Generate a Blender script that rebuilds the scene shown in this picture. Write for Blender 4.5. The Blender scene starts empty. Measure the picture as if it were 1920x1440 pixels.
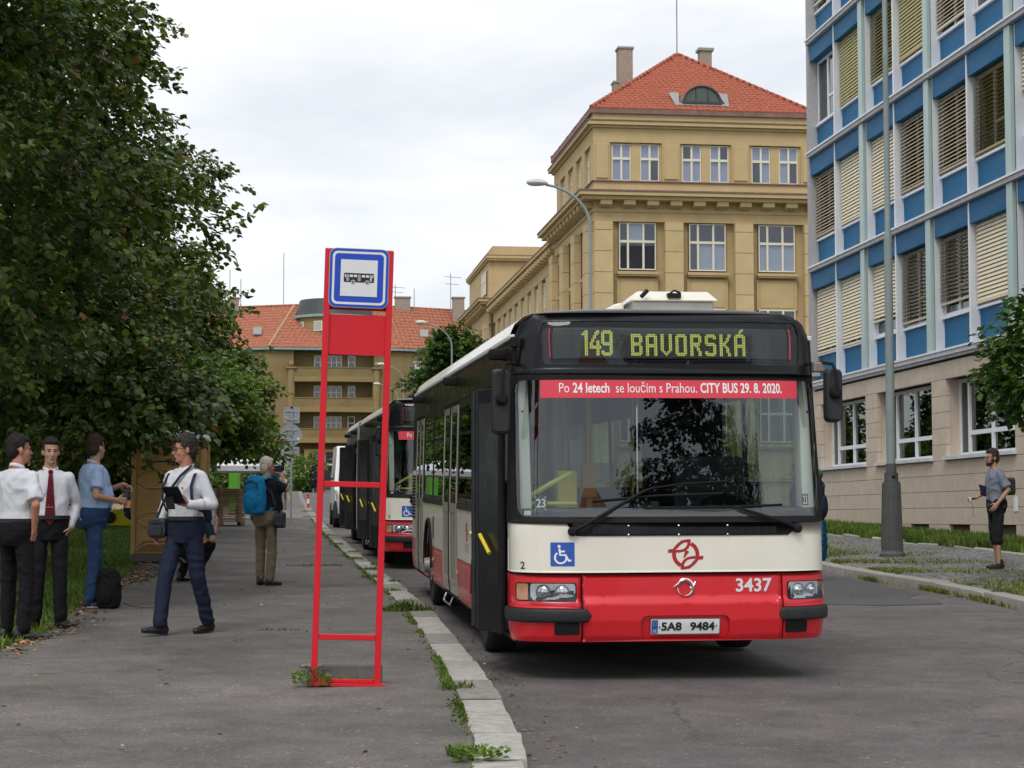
import bpy, bmesh, math, random
import numpy as np
from mathutils import Vector, Matrix, Euler, noise as mn
R=math.radians
rng=random.Random(7)
nrs=np.random.RandomState(11)
SC=bpy.context.scene; COL=SC.collection

# ------------------------------------------------------------------ camera, sky, sun, exposure
H=1.565; PHI=0.124; G=0.0223            # eye height, camera heading, street slope
cam=bpy.data.cameras.new('camera'); cam.sensor_width=36; cam.lens=36*3580/1920; cam.clip_end=3000; cam.clip_start=.1
camo=bpy.data.objects.new('camera',cam); COL.objects.link(camo)
camo.location=(0,0,H); camo.rotation_euler=(R(90)+math.atan(251/3580),0,-PHI); SC.camera=camo
W=bpy.data.worlds.new('World'); SC.world=W; W.use_nodes=True
wn=W.node_tree.nodes; wl=W.node_tree.links; wn.clear()
SUN_EL,SUN_AZ=52,205
def N(nt,t,**k):
    n=nt.nodes.new(t)
    for a,b in k.items():
        if a=='i':
            for q,v in b.items(): n.inputs[q].default_value=v
        else: setattr(n,a,b)
    return n
nt=W.node_tree
sk=N(nt,'ShaderNodeTexSky',sky_type='NISHITA',sun_disc=False,sun_elevation=R(SUN_EL),sun_rotation=R(SUN_AZ))
bg1=N(nt,'ShaderNodeBackground',i={'Strength':.12}); wl.new(sk.outputs[0],bg1.inputs[0])
tc=N(nt,'ShaderNodeTexCoord'); mp=N(nt,'ShaderNodeMapping',i={'Scale':(1.6,1.6,5.2),'Location':(.3,.7,.2)}); wl.new(tc.outputs['Generated'],mp.inputs[0])
nz=N(nt,'ShaderNodeTexNoise',i={'Scale':2.1,'Detail':7,'Roughness':.52,'Distortion':.35}); wl.new(mp.outputs[0],nz.inputs['Vector'])
cr=N(nt,'ShaderNodeValToRGB'); wl.new(nz.outputs[0],cr.inputs[0])
cr.color_ramp.elements[0].position=.30; cr.color_ramp.elements[0].color=(.66,.69,.75,1)
cr.color_ramp.elements[1].position=.66; cr.color_ramp.elements[1].color=(1.07,1.085,1.10,1)
e=cr.color_ramp.elements.new(.47); e.color=(.81,.84,.89,1)
bg2=N(nt,'ShaderNodeBackground',i={'Strength':1.0}); wl.new(cr.outputs[0],bg2.inputs[0])
mx=N(nt,'ShaderNodeMixShader',i={0:.94}); wl.new(bg1.outputs[0],mx.inputs[1]); wl.new(bg2.outputs[0],mx.inputs[2])
wo=N(nt,'ShaderNodeOutputWorld'); wl.new(mx.outputs[0],wo.inputs[0])
sun=bpy.data.lights.new('sun','SUN'); sun.energy=1.5; sun.angle=R(26); sun.color=(1,.965,.91)
so=bpy.data.objects.new('sun',sun); COL.objects.link(so)
# sun direction: azimuth measured clockwise from +Y
az=R(SUN_AZ); el=R(SUN_EL)
sd=Vector((math.sin(az)*math.cos(el),math.cos(az)*math.cos(el),math.sin(el)))
so.rotation_euler=sd.to_track_quat('Z','Y').to_euler()
SC.view_settings.view_transform='Standard'; SC.view_settings.look='None'; SC.view_settings.exposure=0.12; SC.view_settings.gamma=1
SC.view_settings.use_curve_mapping=False
SC.render.engine='CYCLES'
SC.cycles.max_bounces=8; SC.cycles.transparent_max_bounces=16; SC.cycles.use_denoising=True

# ------------------------------------------------------------------ mesh helpers
def gz(x,y,o=0.): return G*y+o
class MB:
    def __init__(s): s.v=[]; s.f=[]
    def add(s,vs,fs):
        o=len(s.v); s.v.extend([tuple(p) for p in vs]); s.f.extend([tuple(i+o for i in f) for f in fs]); return s
    def box(s,x0,x1,y0,y1,z0,z1):
        return s.add([(x0,y0,z0),(x1,y0,z0),(x1,y1,z0),(x0,y1,z0),(x0,y0,z1),(x1,y0,z1),(x1,y1,z1),(x0,y1,z1)],
          [(0,3,2,1),(4,5,6,7),(0,1,5,4),(1,2,6,5),(2,3,7,6),(3,0,4,7)])
    def obox(s,c,ax,ay,az):
        c,ax,ay,az=map(Vector,(c,ax,ay,az)); 
        return s.add([c+a*ax+b*ay+d*az for d in(-1,1) for a,b in((-1,-1),(1,-1),(1,1),(-1,1))],
          [(0,3,2,1),(4,5,6,7),(0,1,5,4),(1,2,6,5),(2,3,7,6),(3,0,4,7)])
    def bar(s,p0,p1,w,h,up=(0,0,1)):
        p0,p1=Vector(p0),Vector(p1); d=(p1-p0); L=d.length; d/=L; u=Vector(up); x=d.cross(u)
        if x.length<1e-4: x=d.cross(Vector((1,0,0)))
        x.normalize(); z=x.cross(d); return s.obox((p0+p1)/2,d*L/2,x*w/2,z*h/2)
    def prism(s,poly,fn):
        """poly list of 2D; fn(a,b,k) k in 0,1 -> 3D"""
        n=len(poly); vs=[fn(a,b,0) for a,b in poly]+[fn(a,b,1) for a,b in poly]
        return s.add(vs,[tuple(range(n))[::-1],tuple(range(n,2*n))]+[(i,(i+1)%n,n+(i+1)%n,n+i) for i in range(n)])
    def tube(s,pts,r,n=8,cap=True):
        pts=[Vector(p) for p in pts]; m=len(pts); rs=r if isinstance(r,(list,tuple)) else [r]*m
        vs=[]; fs=[]; prev=None
        for i,p in enumerate(pts):
            d=(pts[min(i+1,m-1)]-pts[max(i-1,0)]).normalized()
            if prev is None:
                a=d.cross(Vector((0,0,1)))
                if a.length<.05: a=d.cross(Vector((1,0,0)))
            else: a=prev-d*prev.dot(d)
            a.normalize(); prev=a; b=d.cross(a)
            for k in range(n):
                t=2*math.pi*k/n; vs.append(p+(a*math.cos(t)+b*math.sin(t))*rs[i])
        for i in range(m-1):
            for k in range(n): fs.append((i*n+k,i*n+(k+1)%n,(i+1)*n+(k+1)%n,(i+1)*n+k))
        if cap: fs.append(tuple(range(n))[::-1]); fs.append(tuple(range((m-1)*n,m*n)))
        return s.add(vs,fs)
    def lathe(s,prof,n=16,o=(0,0,0),ax=(0,0,1),a0=0.):
        """prof list of (radius, height along axis)"""
        o=Vector(o); d=Vector(ax).normalized(); a=d.orthogonal().normalized(); b=d.cross(a); vs=[]; fs=[]; m=len(prof)
        for r,h in prof:
            for k in range(n):
                t=2*math.pi*k/n+a0; vs.append(o+d*h+(a*math.cos(t)+b*math.sin(t))*r)
        for i in range(m-1):
            for k in range(n): fs.append((i*n+k,i*n+(k+1)%n,(i+1)*n+(k+1)%n,(i+1)*n+k))
        fs.append(tuple(range(n))[::-1]); fs.append(tuple(range((m-1)*n,m*n)))
        return s.add(vs,fs)
    def ell(s,c,r,n=14,m=9,rot=None):
        c=Vector(c); vs=[]; fs=[]; rot=rot or Matrix.Identity(3)
        vs.append(c+rot@Vector((0,0,-r[2])))
        for j in range(1,m):
            ph=-math.pi/2+math.pi*j/m
            for k in range(n):
                t=2*math.pi*k/n; vs.append(c+rot@Vector((r[0]*math.cos(ph)*math.cos(t),r[1]*math.cos(ph)*math.sin(t),r[2]*math.sin(ph))))
        vs.append(c+rot@Vector((0,0,r[2]))); L=len(vs)-1
        for k in range(n):
            fs.append((0,1+(k+1)%n,1+k)); fs.append((L,1+(m-2)*n+k,1+(m-2)*n+(k+1)%n))
        for j in range(m-2):
            for k in range(n): fs.append((1+j*n+k,1+j*n+(k+1)%n,1+(j+1)*n+(k+1)%n,1+(j+1)*n+k))
        return s.add(vs,fs)
    def rc(s,p0,p1,r0,r1,n=10):
        """round cone"""
        p0,p1=Vector(p0),Vector(p1); d=(p1-p0)
        if d.length<1e-5: return s.ell(p0,(r0,r0,r0))
        d.normalize(); c=[]; 
        pts=[p0-d*r0*.98,p0-d*r0*.8,p0-d*r0*.4,p0,p1,p1+d*r1*.4,p1+d*r1*.8,p1+d*r1*.98]
        return s.tube(pts,[r0*.2,r0*.6,r0*.917,r0,r1,r1*.917,r1*.6,r1*.2],n)
    def loft(s,rings):
        n=len(rings[0]); vs=[p for r in rings for p in r]; fs=[]; m=len(rings)
        for i in range(m-1):
            for k in range(n): fs.append((i*n+k,i*n+(k+1)%n,(i+1)*n+(k+1)%n,(i+1)*n+k))
        fs.append(tuple(range(n))[::-1]); fs.append(tuple(range((m-1)*n,m*n)))
        return s.add(vs,fs)
    def quad(s,*p): return s.add(p,[tuple(range(len(p)))])
    def xf(s,m):
        s.v=[tuple(m@Vector(p)) for p in s.v]; return s
    def mesh(s,name,mat=None,smooth=False,bevel=0,seg=1,fix=True):
        me=bpy.data.meshes.new(name); me.from_pydata(s.v,[],s.f); 
        if fix or bevel:
            bm=bmesh.new(); bm.from_mesh(me)
            if fix: bmesh.ops.recalc_face_normals(bm,faces=bm.faces)
            if bevel:
                ed=[e for e in bm.edges if len(e.link_faces)==2 and e.calc_face_angle(0)>.6]
                bmesh.ops.bevel(bm,geom=ed,offset=bevel,segments=seg,affect='EDGES',profile=.6,clamp_overlap=True)
            bm.to_mesh(me); bm.free()
        if mat: me.materials.append(mat)
        if smooth: sm(me,smooth if isinstance(smooth,float) else 40.)
        return me
    def build(s,name,mat=None,parent=None,loc=None,**k):
        return ob(name,s.mesh(name,mat,**k),parent,loc)
def sm(me,ang=40.):
    me.shade_smooth()
    try: me.set_sharp_from_angle(angle=R(ang))
    except Exception: pass
def ob(name,me,parent=None,loc=None,rot=None,scale=None):
    o=bpy.data.objects.new(name,me); COL.objects.link(o)
    if parent: o.parent=parent
    if loc is not None: o.location=loc
    if rot is not None: o.rotation_euler=rot
    if scale is not None: o.scale=scale
    return o
def thing(name,label,cat,loc=(0,0,0),rz=0.,group=None):
    o=bpy.data.objects.new(name,None); COL.objects.link(o); o.empty_display_size=.2
    o.location=loc; o.rotation_euler=(0,0,rz); return tag(o,label,cat,group)
def tag(o,label,cat,group=None):
    o['label']=label; o['category']=cat
    if group: o['group']=group
    return o
def kind(o,k='structure',label=None):
    o['kind']=k
    if label: o['label']=label
    return o
def dup(src,parent=None,loc=None,rot=None,scale=None):
    """a copy of an object and of everything under it"""
    c=src.copy(); COL.objects.link(c)
    if parent is not None: c.parent=parent
    if loc is not None: c.location=loc
    if rot is not None: c.rotation_euler=rot
    if scale is not None: c.scale=scale
    for ch in src.children: dup(ch,c)
    return c
def npmesh(name,v,f,mat=None,smooth=False):
    v=np.asarray(v,dtype=np.float32); f=np.asarray(f,dtype=np.int32); k=f.shape[1]
    me=bpy.data.meshes.new(name); me.vertices.add(len(v)); me.vertices.foreach_set('co',v.ravel())
    me.loops.add(f.size); me.loops.foreach_set('vertex_index',f.ravel()); me.polygons.add(len(f))
    me.polygons.foreach_set('loop_start',np.arange(len(f),dtype=np.int32)*k)
    me.update(calc_edges=True); 
    if mat: me.materials.append(mat)
    if smooth: me.shade_smooth()
    return me
def rr(x0,x1,y0,y1,r,n=5,corners=(1,1,1,1)):
    P=[]
    for (cx,cy,a,use) in((x1-r,y1-r,0,corners[0]),(x0+r,y1-r,90,corners[1]),(x0+r,y0+r,180,corners[2]),(x1-r,y0+r,270,corners[3])):
        if use:
            for k in range(n+1):
                t=R(a+90*k/n); P.append((cx+r*math.cos(t),cy+r*math.sin(t)))
        else:
            t=R(a+45); P.append((cx+r*(1 if math.cos(t)>0 else -1),cy+r*(1 if math.sin(t)>0 else -1)))
    return P
def circ(cx,cy,r,n=24,ry=None): return [(cx+r*math.cos(2*math.pi*k/n),cy+(ry or r)*math.sin(2*math.pi*k/n)) for k in range(n)]
def flat2d(outer,holes=(),dx=0,dy=0):
    """triangulated 2D region with holes as bmesh, optionally cut along grid lines"""
    bm=bmesh.new(); ed=[]
    for loop in [outer]+list(holes):
        vs=[bm.verts.new((a,b,0)) for a,b in loop]
        for i in range(len(vs)): ed.append(bm.edges.new((vs[i],vs[(i+1)%len(vs)])))
    bmesh.ops.triangle_fill(bm,use_beauty=True,use_dissolve=False,edges=ed)
    xs=[p[0] for p in outer]; ys=[p[1] for p in outer]
    for st,lo,hi,ax in((dx,min(xs),max(xs),0),(dy,min(ys),max(ys),1)):
        if st:
            k=math.ceil(lo/st+1e-6)
            while k*st<hi-1e-6:
                co=[0,0,0]; no=[0,0,0]; co[ax]=k*st; no[ax]=1
                bmesh.ops.bisect_plane(bm,geom=bm.verts[:]+bm.edges[:]+bm.faces[:],plane_co=co,plane_no=no,dist=1e-6); k+=1
    return bm
def patch(name,outer,holes,fn,off,th,mat,parent=None,dx=0,dy=0,smooth=50.):
    """solid plate over a mapped surface: fn(a,b,offset)->3D; front at off, back at off-th"""
    bm=flat2d(outer,holes,dx,dy); bm.verts.ensure_lookup_table(); bm.verts.index_update()
    n=len(bm.verts); P=[(v.co.x,v.co.y) for v in bm.verts]
    vs=[fn(a,b,off) for a,b in P]; fs=[tuple(v.index for v in f.verts) for f in bm.faces]
    fs=[f for f in fs if len(f)>=3]
    if th:
        vs+=[fn(a,b,off-th) for a,b in P]; m=[tuple(i+n for i in f[::-1]) for f in fs]
        for e in bm.edges:
            if len(e.link_faces)==1:
                a,b=e.verts[0].index,e.verts[1].index; m.append((a,b,b+n,a+n))
        fs=fs+m
    nf=len([f for f in bm.faces]); bm.free(); mb=MB(); mb.v=[tuple(p) for p in vs]; mb.f=fs
    if fn.__name__ not in('fmap','fv'): return mb.build(name,mat,parent,smooth=smooth)
    # curved body skin: shade with the true surface normal
    o=mb.build(name,mat,parent,fix=False); me=o.data; e=.004; NV=[]
    for a,b in P:
        q=fn(a,b,off); n_=(fn(a+e,b,off)-fn(a-e,b,off)).cross(fn(a,b+e,off)-fn(a,b-e,off)); NV.append(n_.normalized() if n_.length>1e-12 else Vector((0,-1,0)))
    out=[]; flip=[]
    for p in me.polygons:
        if all(v<n for v in p.vertices):
            if p.normal.dot(NV[p.vertices[0]])<0: flip.append(p.index)
    if len(flip)>nf/2: me.flip_normals()
    me.shade_smooth(); cn=[None]*len(me.loops)
    for p in me.polygons:
        fr=all(v<n for v in p.vertices)
        for li_ in p.loop_indices: cn[li_]=tuple(NV[me.loops[li_].vertex_index]) if fr else tuple(p.normal)
    me.normals_split_custom_set(cn); return o
_font=None
def text2d(s,size=1.,bold=0.,xs=1.,align='CENTER',res=3):
    """list of (outline polygons as bmesh verts/faces): returns verts2d, faces centred on 0"""
    cu=bpy.data.curves.new('t','FONT'); cu.body=s; cu.size=size; cu.offset=bold; cu.align_x=align; cu.align_y='CENTER'; cu.resolution_u=res
    o=bpy.data.objects.new('t',cu); COL.objects.link(o)
    dg=bpy.context.evaluated_depsgraph_get(); me=bpy.data.meshes.new_from_object(o.evaluated_get(dg))
    v=[(p.co.x*xs,p.co.y) for p in me.vertices]; f=[tuple(q.vertices) for q in me.polygons]
    bpy.data.objects.remove(o); bpy.data.curves.remove(cu); bpy.data.meshes.remove(me); return v,f
def decal(name,vf,fn,off,mat,parent,fit=None):
    """flat print: 2D verts/faces mapped on a surface; fit=(x0,x1,y0,y1) box to fill"""
    v,f=vf
    if fit:
        xs=[p[0] for p in v]; ys=[p[1] for p in v]; a,b,c,d=min(xs),max(xs),min(ys),max(ys)
        v=[(fit[0]+(p[0]-a)/(b-a)*(fit[1]-fit[0]),fit[2]+(p[1]-c)/(d-c)*(fit[3]-fit[2])) for p in v]
    mb=MB(); mb.v=[tuple(fn(a,b,off)) for a,b in v]; mb.f=list(f); return mb.build(name,mat,parent,fix=False)
def joinvf(*L):
    V=[];Fs=[]
    for v,f in L:
        o=len(V); V+=list(v); Fs+=[tuple(i+o for i in q) for q in f]
    return V,Fs
def poly(P): return list(P),[tuple(range(len(P)))]
def stroke(pts,w):
    """thick open polyline as quads"""
    V=[];Fq=[]; n=len(pts)
    for i,(x,y) in enumerate(pts):
        a=pts[max(i-1,0)]; b=pts[min(i+1,n-1)]; dx,dy=b[0]-a[0],b[1]-a[1]; L=math.hypot(dx,dy) or 1
        ww=w[i] if isinstance(w,(list,tuple)) else w
        V+=[(x-dy/L*ww/2,y+dx/L*ww/2),(x+dy/L*ww/2,y-dx/L*ww/2)]
    for i in range(n-1): Fq.append((2*i,2*i+1,2*i+3,2*i+2))
    return V,Fq
def arc(cx,cy,r,a0,a1,n=16): return [(cx+r*math.cos(R(a0+(a1-a0)*k/n)),cy+r*math.sin(R(a0+(a1-a0)*k/n))) for k in range(n+1)]

# ------------------------------------------------------------------ materials
def mat0(name):
    m=bpy.data.materials.new(name); m.use_nodes=True; nt=m.node_tree; b=nt.nodes['Principled BSDF']; return m,nt,b
def M(name,col,rough=.6,metal=0.,var=.12,sc=6.,bump=0.,bs=80.,coat=0.,spec=.5,stretch=None,island=0.,dirt=0.,dirtcol=(.08,.07,.06),emit=0.,pos=False,sss=0.,trans=0.):
    m,nt,b=mat0(name); L=nt.links
    b.inputs['Roughness'].default_value=rough; b.inputs['Metallic'].default_value=metal; b.inputs['Coat Weight'].default_value=coat
    b.inputs['Coat Roughness'].default_value=.06; b.inputs['Specular IOR Level'].default_value=spec
    b.inputs['Base Color'].default_value=(*col,1)
    if emit: b.inputs['Emission Color'].default_value=(*col,1); b.inputs['Emission Strength'].default_value=emit
    if pos:
        src=N(nt,'ShaderNodeNewGeometry').outputs['Position']
    else: src=N(nt,'ShaderNodeTexCoord').outputs['Object']
    if stretch:
        mp=N(nt,'ShaderNodeMapping',i={'Scale':stretch}); L.new(src,mp.inputs[0]); src=mp.outputs[0]
    cur=None
    if var:
        n1=N(nt,'ShaderNodeTexNoise',i={'Scale':sc,'Detail':6,'Roughness':.6}); L.new(src,n1.inputs['Vector'])
        mr=N(nt,'ShaderNodeMapRange',i={1:.3,2:.7,3:1-var,4:1+var}); L.new(n1.outputs[0],mr.inputs[0])
        vm=N(nt,'ShaderNodeVectorMath',operation='SCALE',i={0:col}); L.new(mr.outputs[0],vm.inputs['Scale']); cur=vm.outputs[0]
    if island:
        gi=N(nt,'ShaderNodeObjectInfo').outputs['Random']; mr=N(nt,'ShaderNodeMapRange',i={3:1-island,4:1+island}); L.new(gi,mr.inputs[0])
        vm=N(nt,'ShaderNodeVectorMath',operation='SCALE',i={0:col}); L.new(mr.outputs[0],vm.inputs['Scale'])
        if cur is not None: L.new(cur,vm.inputs[0])
        cur=vm.outputs[0]
    if dirt:
        n2=N(nt,'ShaderNodeTexNoise',i={'Scale':sc*.6,'Detail':9,'Roughness':.72}); L.new(src,n2.inputs['Vector'])
        mr=N(nt,'ShaderNodeMapRange',i={1:.45,2:.75,3:0.,4:dirt}); L.new(n2.outputs[0],mr.inputs[0])
        mc=N(nt,'ShaderNodeMix',data_type='RGBA'); L.new(mr.outputs[0],mc.inputs[0]); mc.inputs[7].default_value=(*dirtcol,1)
        if cur is not None: L.new(cur,mc.inputs[6])
        else: mc.inputs[6].default_value=(*col,1)
        cur=mc.outputs[2]
        mr2=N(nt,'ShaderNodeMapRange',i={1:.35,2:.7,3:rough*.9,4:min(1,rough*1.25+.05)}); L.new(n2.outputs[0],mr2.inputs[0]); L.new(mr2.outputs[0],b.inputs['Roughness'])
    if cur is not None: L.new(cur,b.inputs['Base Color'])
    if bump:
        n3=N(nt,'ShaderNodeTexNoise',i={'Scale':bs,'Detail':3}); L.new(src,n3.inputs['Vector'])
        bu=N(nt,'ShaderNodeBump',i={'Strength':bump,'Distance':.01}); L.new(n3.outputs[0],bu.inputs['Height']); L.new(bu.outputs[0],b.inputs['Normal'])
    return m
def glass(name,tint=(.55,.6,.6),rough=.0,ior=1.5):
    m,nt,b=mat0(name); nt.nodes.remove(b); L=nt.links
    ge=N(nt,'ShaderNodeNewGeometry'); r0=((ior-1)/(ior+1))**2
    def mth(op,a,bv):
        n=N(nt,'ShaderNodeMath',operation=op)
        for q,v in enumerate((a,bv)):
            if isinstance(v,(int,float)): n.inputs[q].default_value=v
            elif v is not None: L.new(v,n.inputs[q])
        return n.outputs[0]
    dt=N(nt,'ShaderNodeVectorMath',operation='DOT_PRODUCT'); L.new(ge.outputs['Normal'],dt.inputs[0]); L.new(ge.outputs['Incoming'],dt.inputs[1])
    fres=mth('ADD',mth('MULTIPLY',mth('POWER',mth('SUBTRACT',1.,mth('ABSOLUTE',dt.outputs['Value'],None)),5.),1-r0),r0)
    tr=N(nt,'ShaderNodeBsdfTransparent',i={0:(*tint,1)}); gl=N(nt,'ShaderNodeBsdfGlossy',i={'Roughness':rough,'Color':(.95,.97,1,1)})
    ms=N(nt,'ShaderNodeMixShader'); L.new(fres,ms.inputs[0]); L.new(tr.outputs[0],ms.inputs[1]); L.new(gl.outputs[0],ms.inputs[2])
    L.new(ms.outputs[0],nt.nodes['Material Output'].inputs[0]); return m
def asphalt(name,col,warm,crack=.0,speck=.5,patchy=.25):
    m,nt,b=mat0(name); L=nt.links; p=N(nt,'ShaderNodeNewGeometry').outputs['Position']
    def noise(s,d=5,r=.6,dist=0.):
        n=N(nt,'ShaderNodeTexNoise',i={'Scale':s,'Detail':d,'Roughness':r,'Distortion':dist}); L.new(p,n.inputs['Vector']); return n.outputs[0]
    def rng_(x,a,bb,c,d):
        n=N(nt,'ShaderNodeMapRange',i={1:a,2:bb,3:c,4:d}); L.new(x,n.inputs[0]); return n.outputs[0]
    def mul(a,bv):
        n=N(nt,'ShaderNodeMath',operation='MULTIPLY'); L.new(a,n.inputs[0])
        if isinstance(bv,float): n.inputs[1].default_value=bv
        else: L.new(bv,n.inputs[1])
        return n.outputs[0]
    big=rng_(noise(.35,6,.65,.6),.3,.7,1-patchy,1+patchy); mid=rng_(noise(2.3,7,.7),.3,.7,1-patchy*.7,1+patchy*.7); fine=mul(rng_(noise(150,3,.7),.25,.75,1-speck,1+speck),rng_(noise(38,4,.75),.3,.7,1-speck*.55,1+speck*.55))
    f=mul(mul(big,mid),fine)
    vo=N(nt,'ShaderNodeTexVoronoi',i={'Scale':60}); L.new(p,vo.inputs['Vector'])
    sp=rng_(vo.outputs['Color'],.86,.95,1.,2.2); f=mul(f,sp)
    if crack:
        ds=N(nt,'ShaderNodeTexNoise',i={'Scale':1.4,'Detail':6,'Roughness':.65}); L.new(p,ds.inputs['Vector'])
        mm=N(nt,'ShaderNodeMix',data_type='RGBA',blend_type='LINEAR_LIGHT',i={0:.28}); L.new(p,mm.inputs[6]); L.new(ds.outputs['Color'],mm.inputs[7])
        for s,w in((.33,.0055),(1.3,.011)):
            v=N(nt,'ShaderNodeTexVoronoi',feature='DISTANCE_TO_EDGE',i={'Scale':s}); L.new(mm.outputs[2],v.inputs['Vector'])
            c=rng_(v.outputs['Distance'],0.,w,1-crack,1.); 
            msk=rng_(noise(.45 if s<1 else .28,3),.47 if s<1 else .54,.56 if s<1 else .61,0.,1.)
            mxn=N(nt,'ShaderNodeMix',data_type='FLOAT',i={2:1.}); L.new(msk,mxn.inputs[0]); L.new(c,mxn.inputs[3]); f=mul(f,mxn.outputs[0])
    mc=N(nt,'ShaderNodeMix',data_type='RGBA'); L.new(rng_(noise(.8,5),.35,.65,0.,1.),mc.inputs[0]); mc.inputs[6].default_value=(*col,1); mc.inputs[7].default_value=(*warm,1)
    vm=N(nt,'ShaderNodeVectorMath',operation='SCALE'); L.new(mc.outputs[2],vm.inputs[0]); L.new(f,vm.inputs['Scale']); L.new(vm.outputs[0],b.inputs['Base Color'])
    L.new(rng_(noise(1.2,4),.3,.7,.72,.93),b.inputs['Roughness']); b.inputs['Specular IOR Level'].default_value=.35
    bu=N(nt,'ShaderNodeBump',i={'Strength':.55,'Distance':.006}); L.new(fine,bu.inputs['Height']); L.new(bu.outputs[0],b.inputs['Normal'])
    return m
def leafmat(name,cols,trans=.25,rough=.45):
    """leaf colours picked per leaf"""
    m,nt,b=mat0(name); L=nt.links; rnd=N(nt,'ShaderNodeNewGeometry').outputs['Random Per Island']
    cr=N(nt,'ShaderNodeValToRGB'); L.new(rnd,cr.inputs[0]); cr.color_ramp.interpolation='CONSTANT'
    el=cr.color_ramp.elements
    acc=0.
    for i,(w,c) in enumerate(cols):
        e=el[0] if i==0 else (el[1] if i==1 else el.new(acc)); e.position=acc; e.color=(*c,1); acc+=w
    po=N(nt,'ShaderNodeNewGeometry').outputs['Position']; n1=N(nt,'ShaderNodeTexNoise',i={'Scale':.75,'Detail':3}); L.new(po,n1.inputs['Vector'])
    mr=N(nt,'ShaderNodeMapRange',i={1:.3,2:.7,3:.62,4:1.5}); L.new(n1.outputs[0],mr.inputs[0]); cl=N(nt,'ShaderNodeVectorMath',operation='SCALE'); L.new(cr.outputs[0],cl.inputs[0]); L.new(mr.outputs[0],cl.inputs['Scale']); cr=cl
    L.new(cr.outputs[0],b.inputs['Base Color']); b.inputs['Roughness'].default_value=rough; b.inputs['Specular IOR Level'].default_value=.28
    tr=N(nt,'ShaderNodeBsdfTranslucent'); hs=N(nt,'ShaderNodeHueSaturation',i={'Value':1.6,'Saturation':1.15}); L.new(cr.outputs[0],hs.inputs['Color']); L.new(hs.outputs[0],tr.inputs[0])
    ms=N(nt,'ShaderNodeMixShader',i={0:trans}); L.new(b.outputs[0],ms.inputs[1]); L.new(tr.outputs[0],ms.inputs[2]); L.new(ms.outputs[0],nt.nodes['Material Output'].inputs[0])
    return m
m_road=asphalt('road_asphalt',(.116,.107,.106),(.145,.128,.121),crack=.6,patchy=.30,speck=.5)
m_pave=asphalt('pavement_asphalt',(.134,.123,.114),(.166,.149,.135),crack=.3,patchy=.36,speck=.6)
m_kerb=M('kerb_granite',(.33,.315,.285),.85,var=.22,sc=14,bump=.2,bs=90,island=.34,dirt=.35,dirtcol=(.12,.11,.09),pos=True)
m_soil=M('soil',(.045,.045,.026),.95,var=.4,sc=1.2,pos=True,bump=.4,bs=30)
# ------------------------------------------------------------------ ground, road, pavements
OUT=[(-40,-2.2),(-20,-1.6),(-6,-.6),(0,0.),(4,.55),(7,.98),(9.47,1.25),(10.45,1.36),(11.94,1.45),(12.8,1.49),(14.7,1.57),(17.3,1.64),(20.2,1.69),(24.6,1.68),(29,1.64),(37,1.58),(44,1.54),(55,1.5),(80,1.6),(117,1.84),(183,2.6)]
RK=[(-40,7.2),(0,8.0),(15,8.45),(21.4,8.68),(23.7,8.86),(25.5,8.93),(27.3,8.88),(29,8.92),(33,9.1),(40,9.2),(80,9.7),(183,11.2)]
LAWN=[(-40,-2.6),(0,-2.5),(12,-2.4),(16.4,-2.25),(18.3,-2.05),(22,-2.14),(27,-2.1),(31,-2.2),(45,-2.3),(90,-2.6),(183,-4.)]
def li(T,y): return float(np.interp(y,[p[0] for p in T],[p[1] for p in T]))
def strip(name,ys,xl,xr,ol,orr,mat,th=0.):
    mb=MB(); n=len(ys); top=[]
    for y in ys: top+=[(xl(y),y,G*y+ol),(xr(y),y,G*y+orr)]
    fs=[(2*i,2*i+1,2*i+3,2*i+2) for i in range(n-1)]
    mb.add(top,fs)
    if th:
        b=[(p[0],p[1],p[2]-th) for p in top]; k=2*n; mb.v+=b
        for i in range(n-1): mb.f+=[(2*i,2*i+2,2*i+2+k,2*i+k),(2*i+1,2*i+1+k,2*i+3+k,2*i+3)]
        mb.f+=[(0,k,k+1,1),(2*n-2,2*n-1,2*n-1+k,2*n-2+k)]
    return mb.build(name,mat)
m_grassbase=M('lawn_soil',(.055,.078,.022),.95,var=.5,sc=1.6,pos=True,bump=.5,bs=25)
mb=MB(); mb.add([(-400,-120,-.2-120*G),(400,-120,-.2-120*G),(400,700,700*G-.2),(-400,700,700*G-.2)],[(0,1,2,3)])
kind(mb.build('ground',m_grassbase))
ys=sorted(set([-40,-20,0]+[p[0] for p in OUT]+[p[0] for p in RK]))
kind(strip('road',ys,lambda y:li(OUT,y)-.1,lambda y:li(RK,y)+.1,0,0,m_road,th=.15))
kind(strip('crossing_street',[183,206],lambda y:-60.,lambda y:12.6,.006,.006,m_road,th=.15))
kind(strip('pavement',[y for y in ys if y<=183],lambda y:li(LAWN,y),lambda y:li(OUT,y)-.27,.115,.115,m_pave,th=.3))
kind(strip('lawn_ground',[-40,0,12,16.4,18.3,22,27,31,45,90,183],lambda y:-60.,lambda y:li(LAWN,y)-.06,.19,.09,m_grassbase,th=.3))
# a newer patch in the carriageway with an edge of its own
m_road2=asphalt('road_patch_asphalt',(.088,.085,.088),(.10,.095,.094),crack=.0,patchy=.12,speck=.3)
pp=[(5.2,23.6),(6.4,22.9),(7.4,22.5),(8.15,22.7),(8.3,23.2),(8.05,23.8),(8.5,24.6),(8.65,26.),(8.7,29),(8.6,34),(4.5,34),(4.4,27)]
mb=MB(); mb.add([(x,y,G*y+.005) for x,y in pp],[tuple(range(len(pp)))]); kind(mb.build('road_patch',m_road2))
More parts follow.
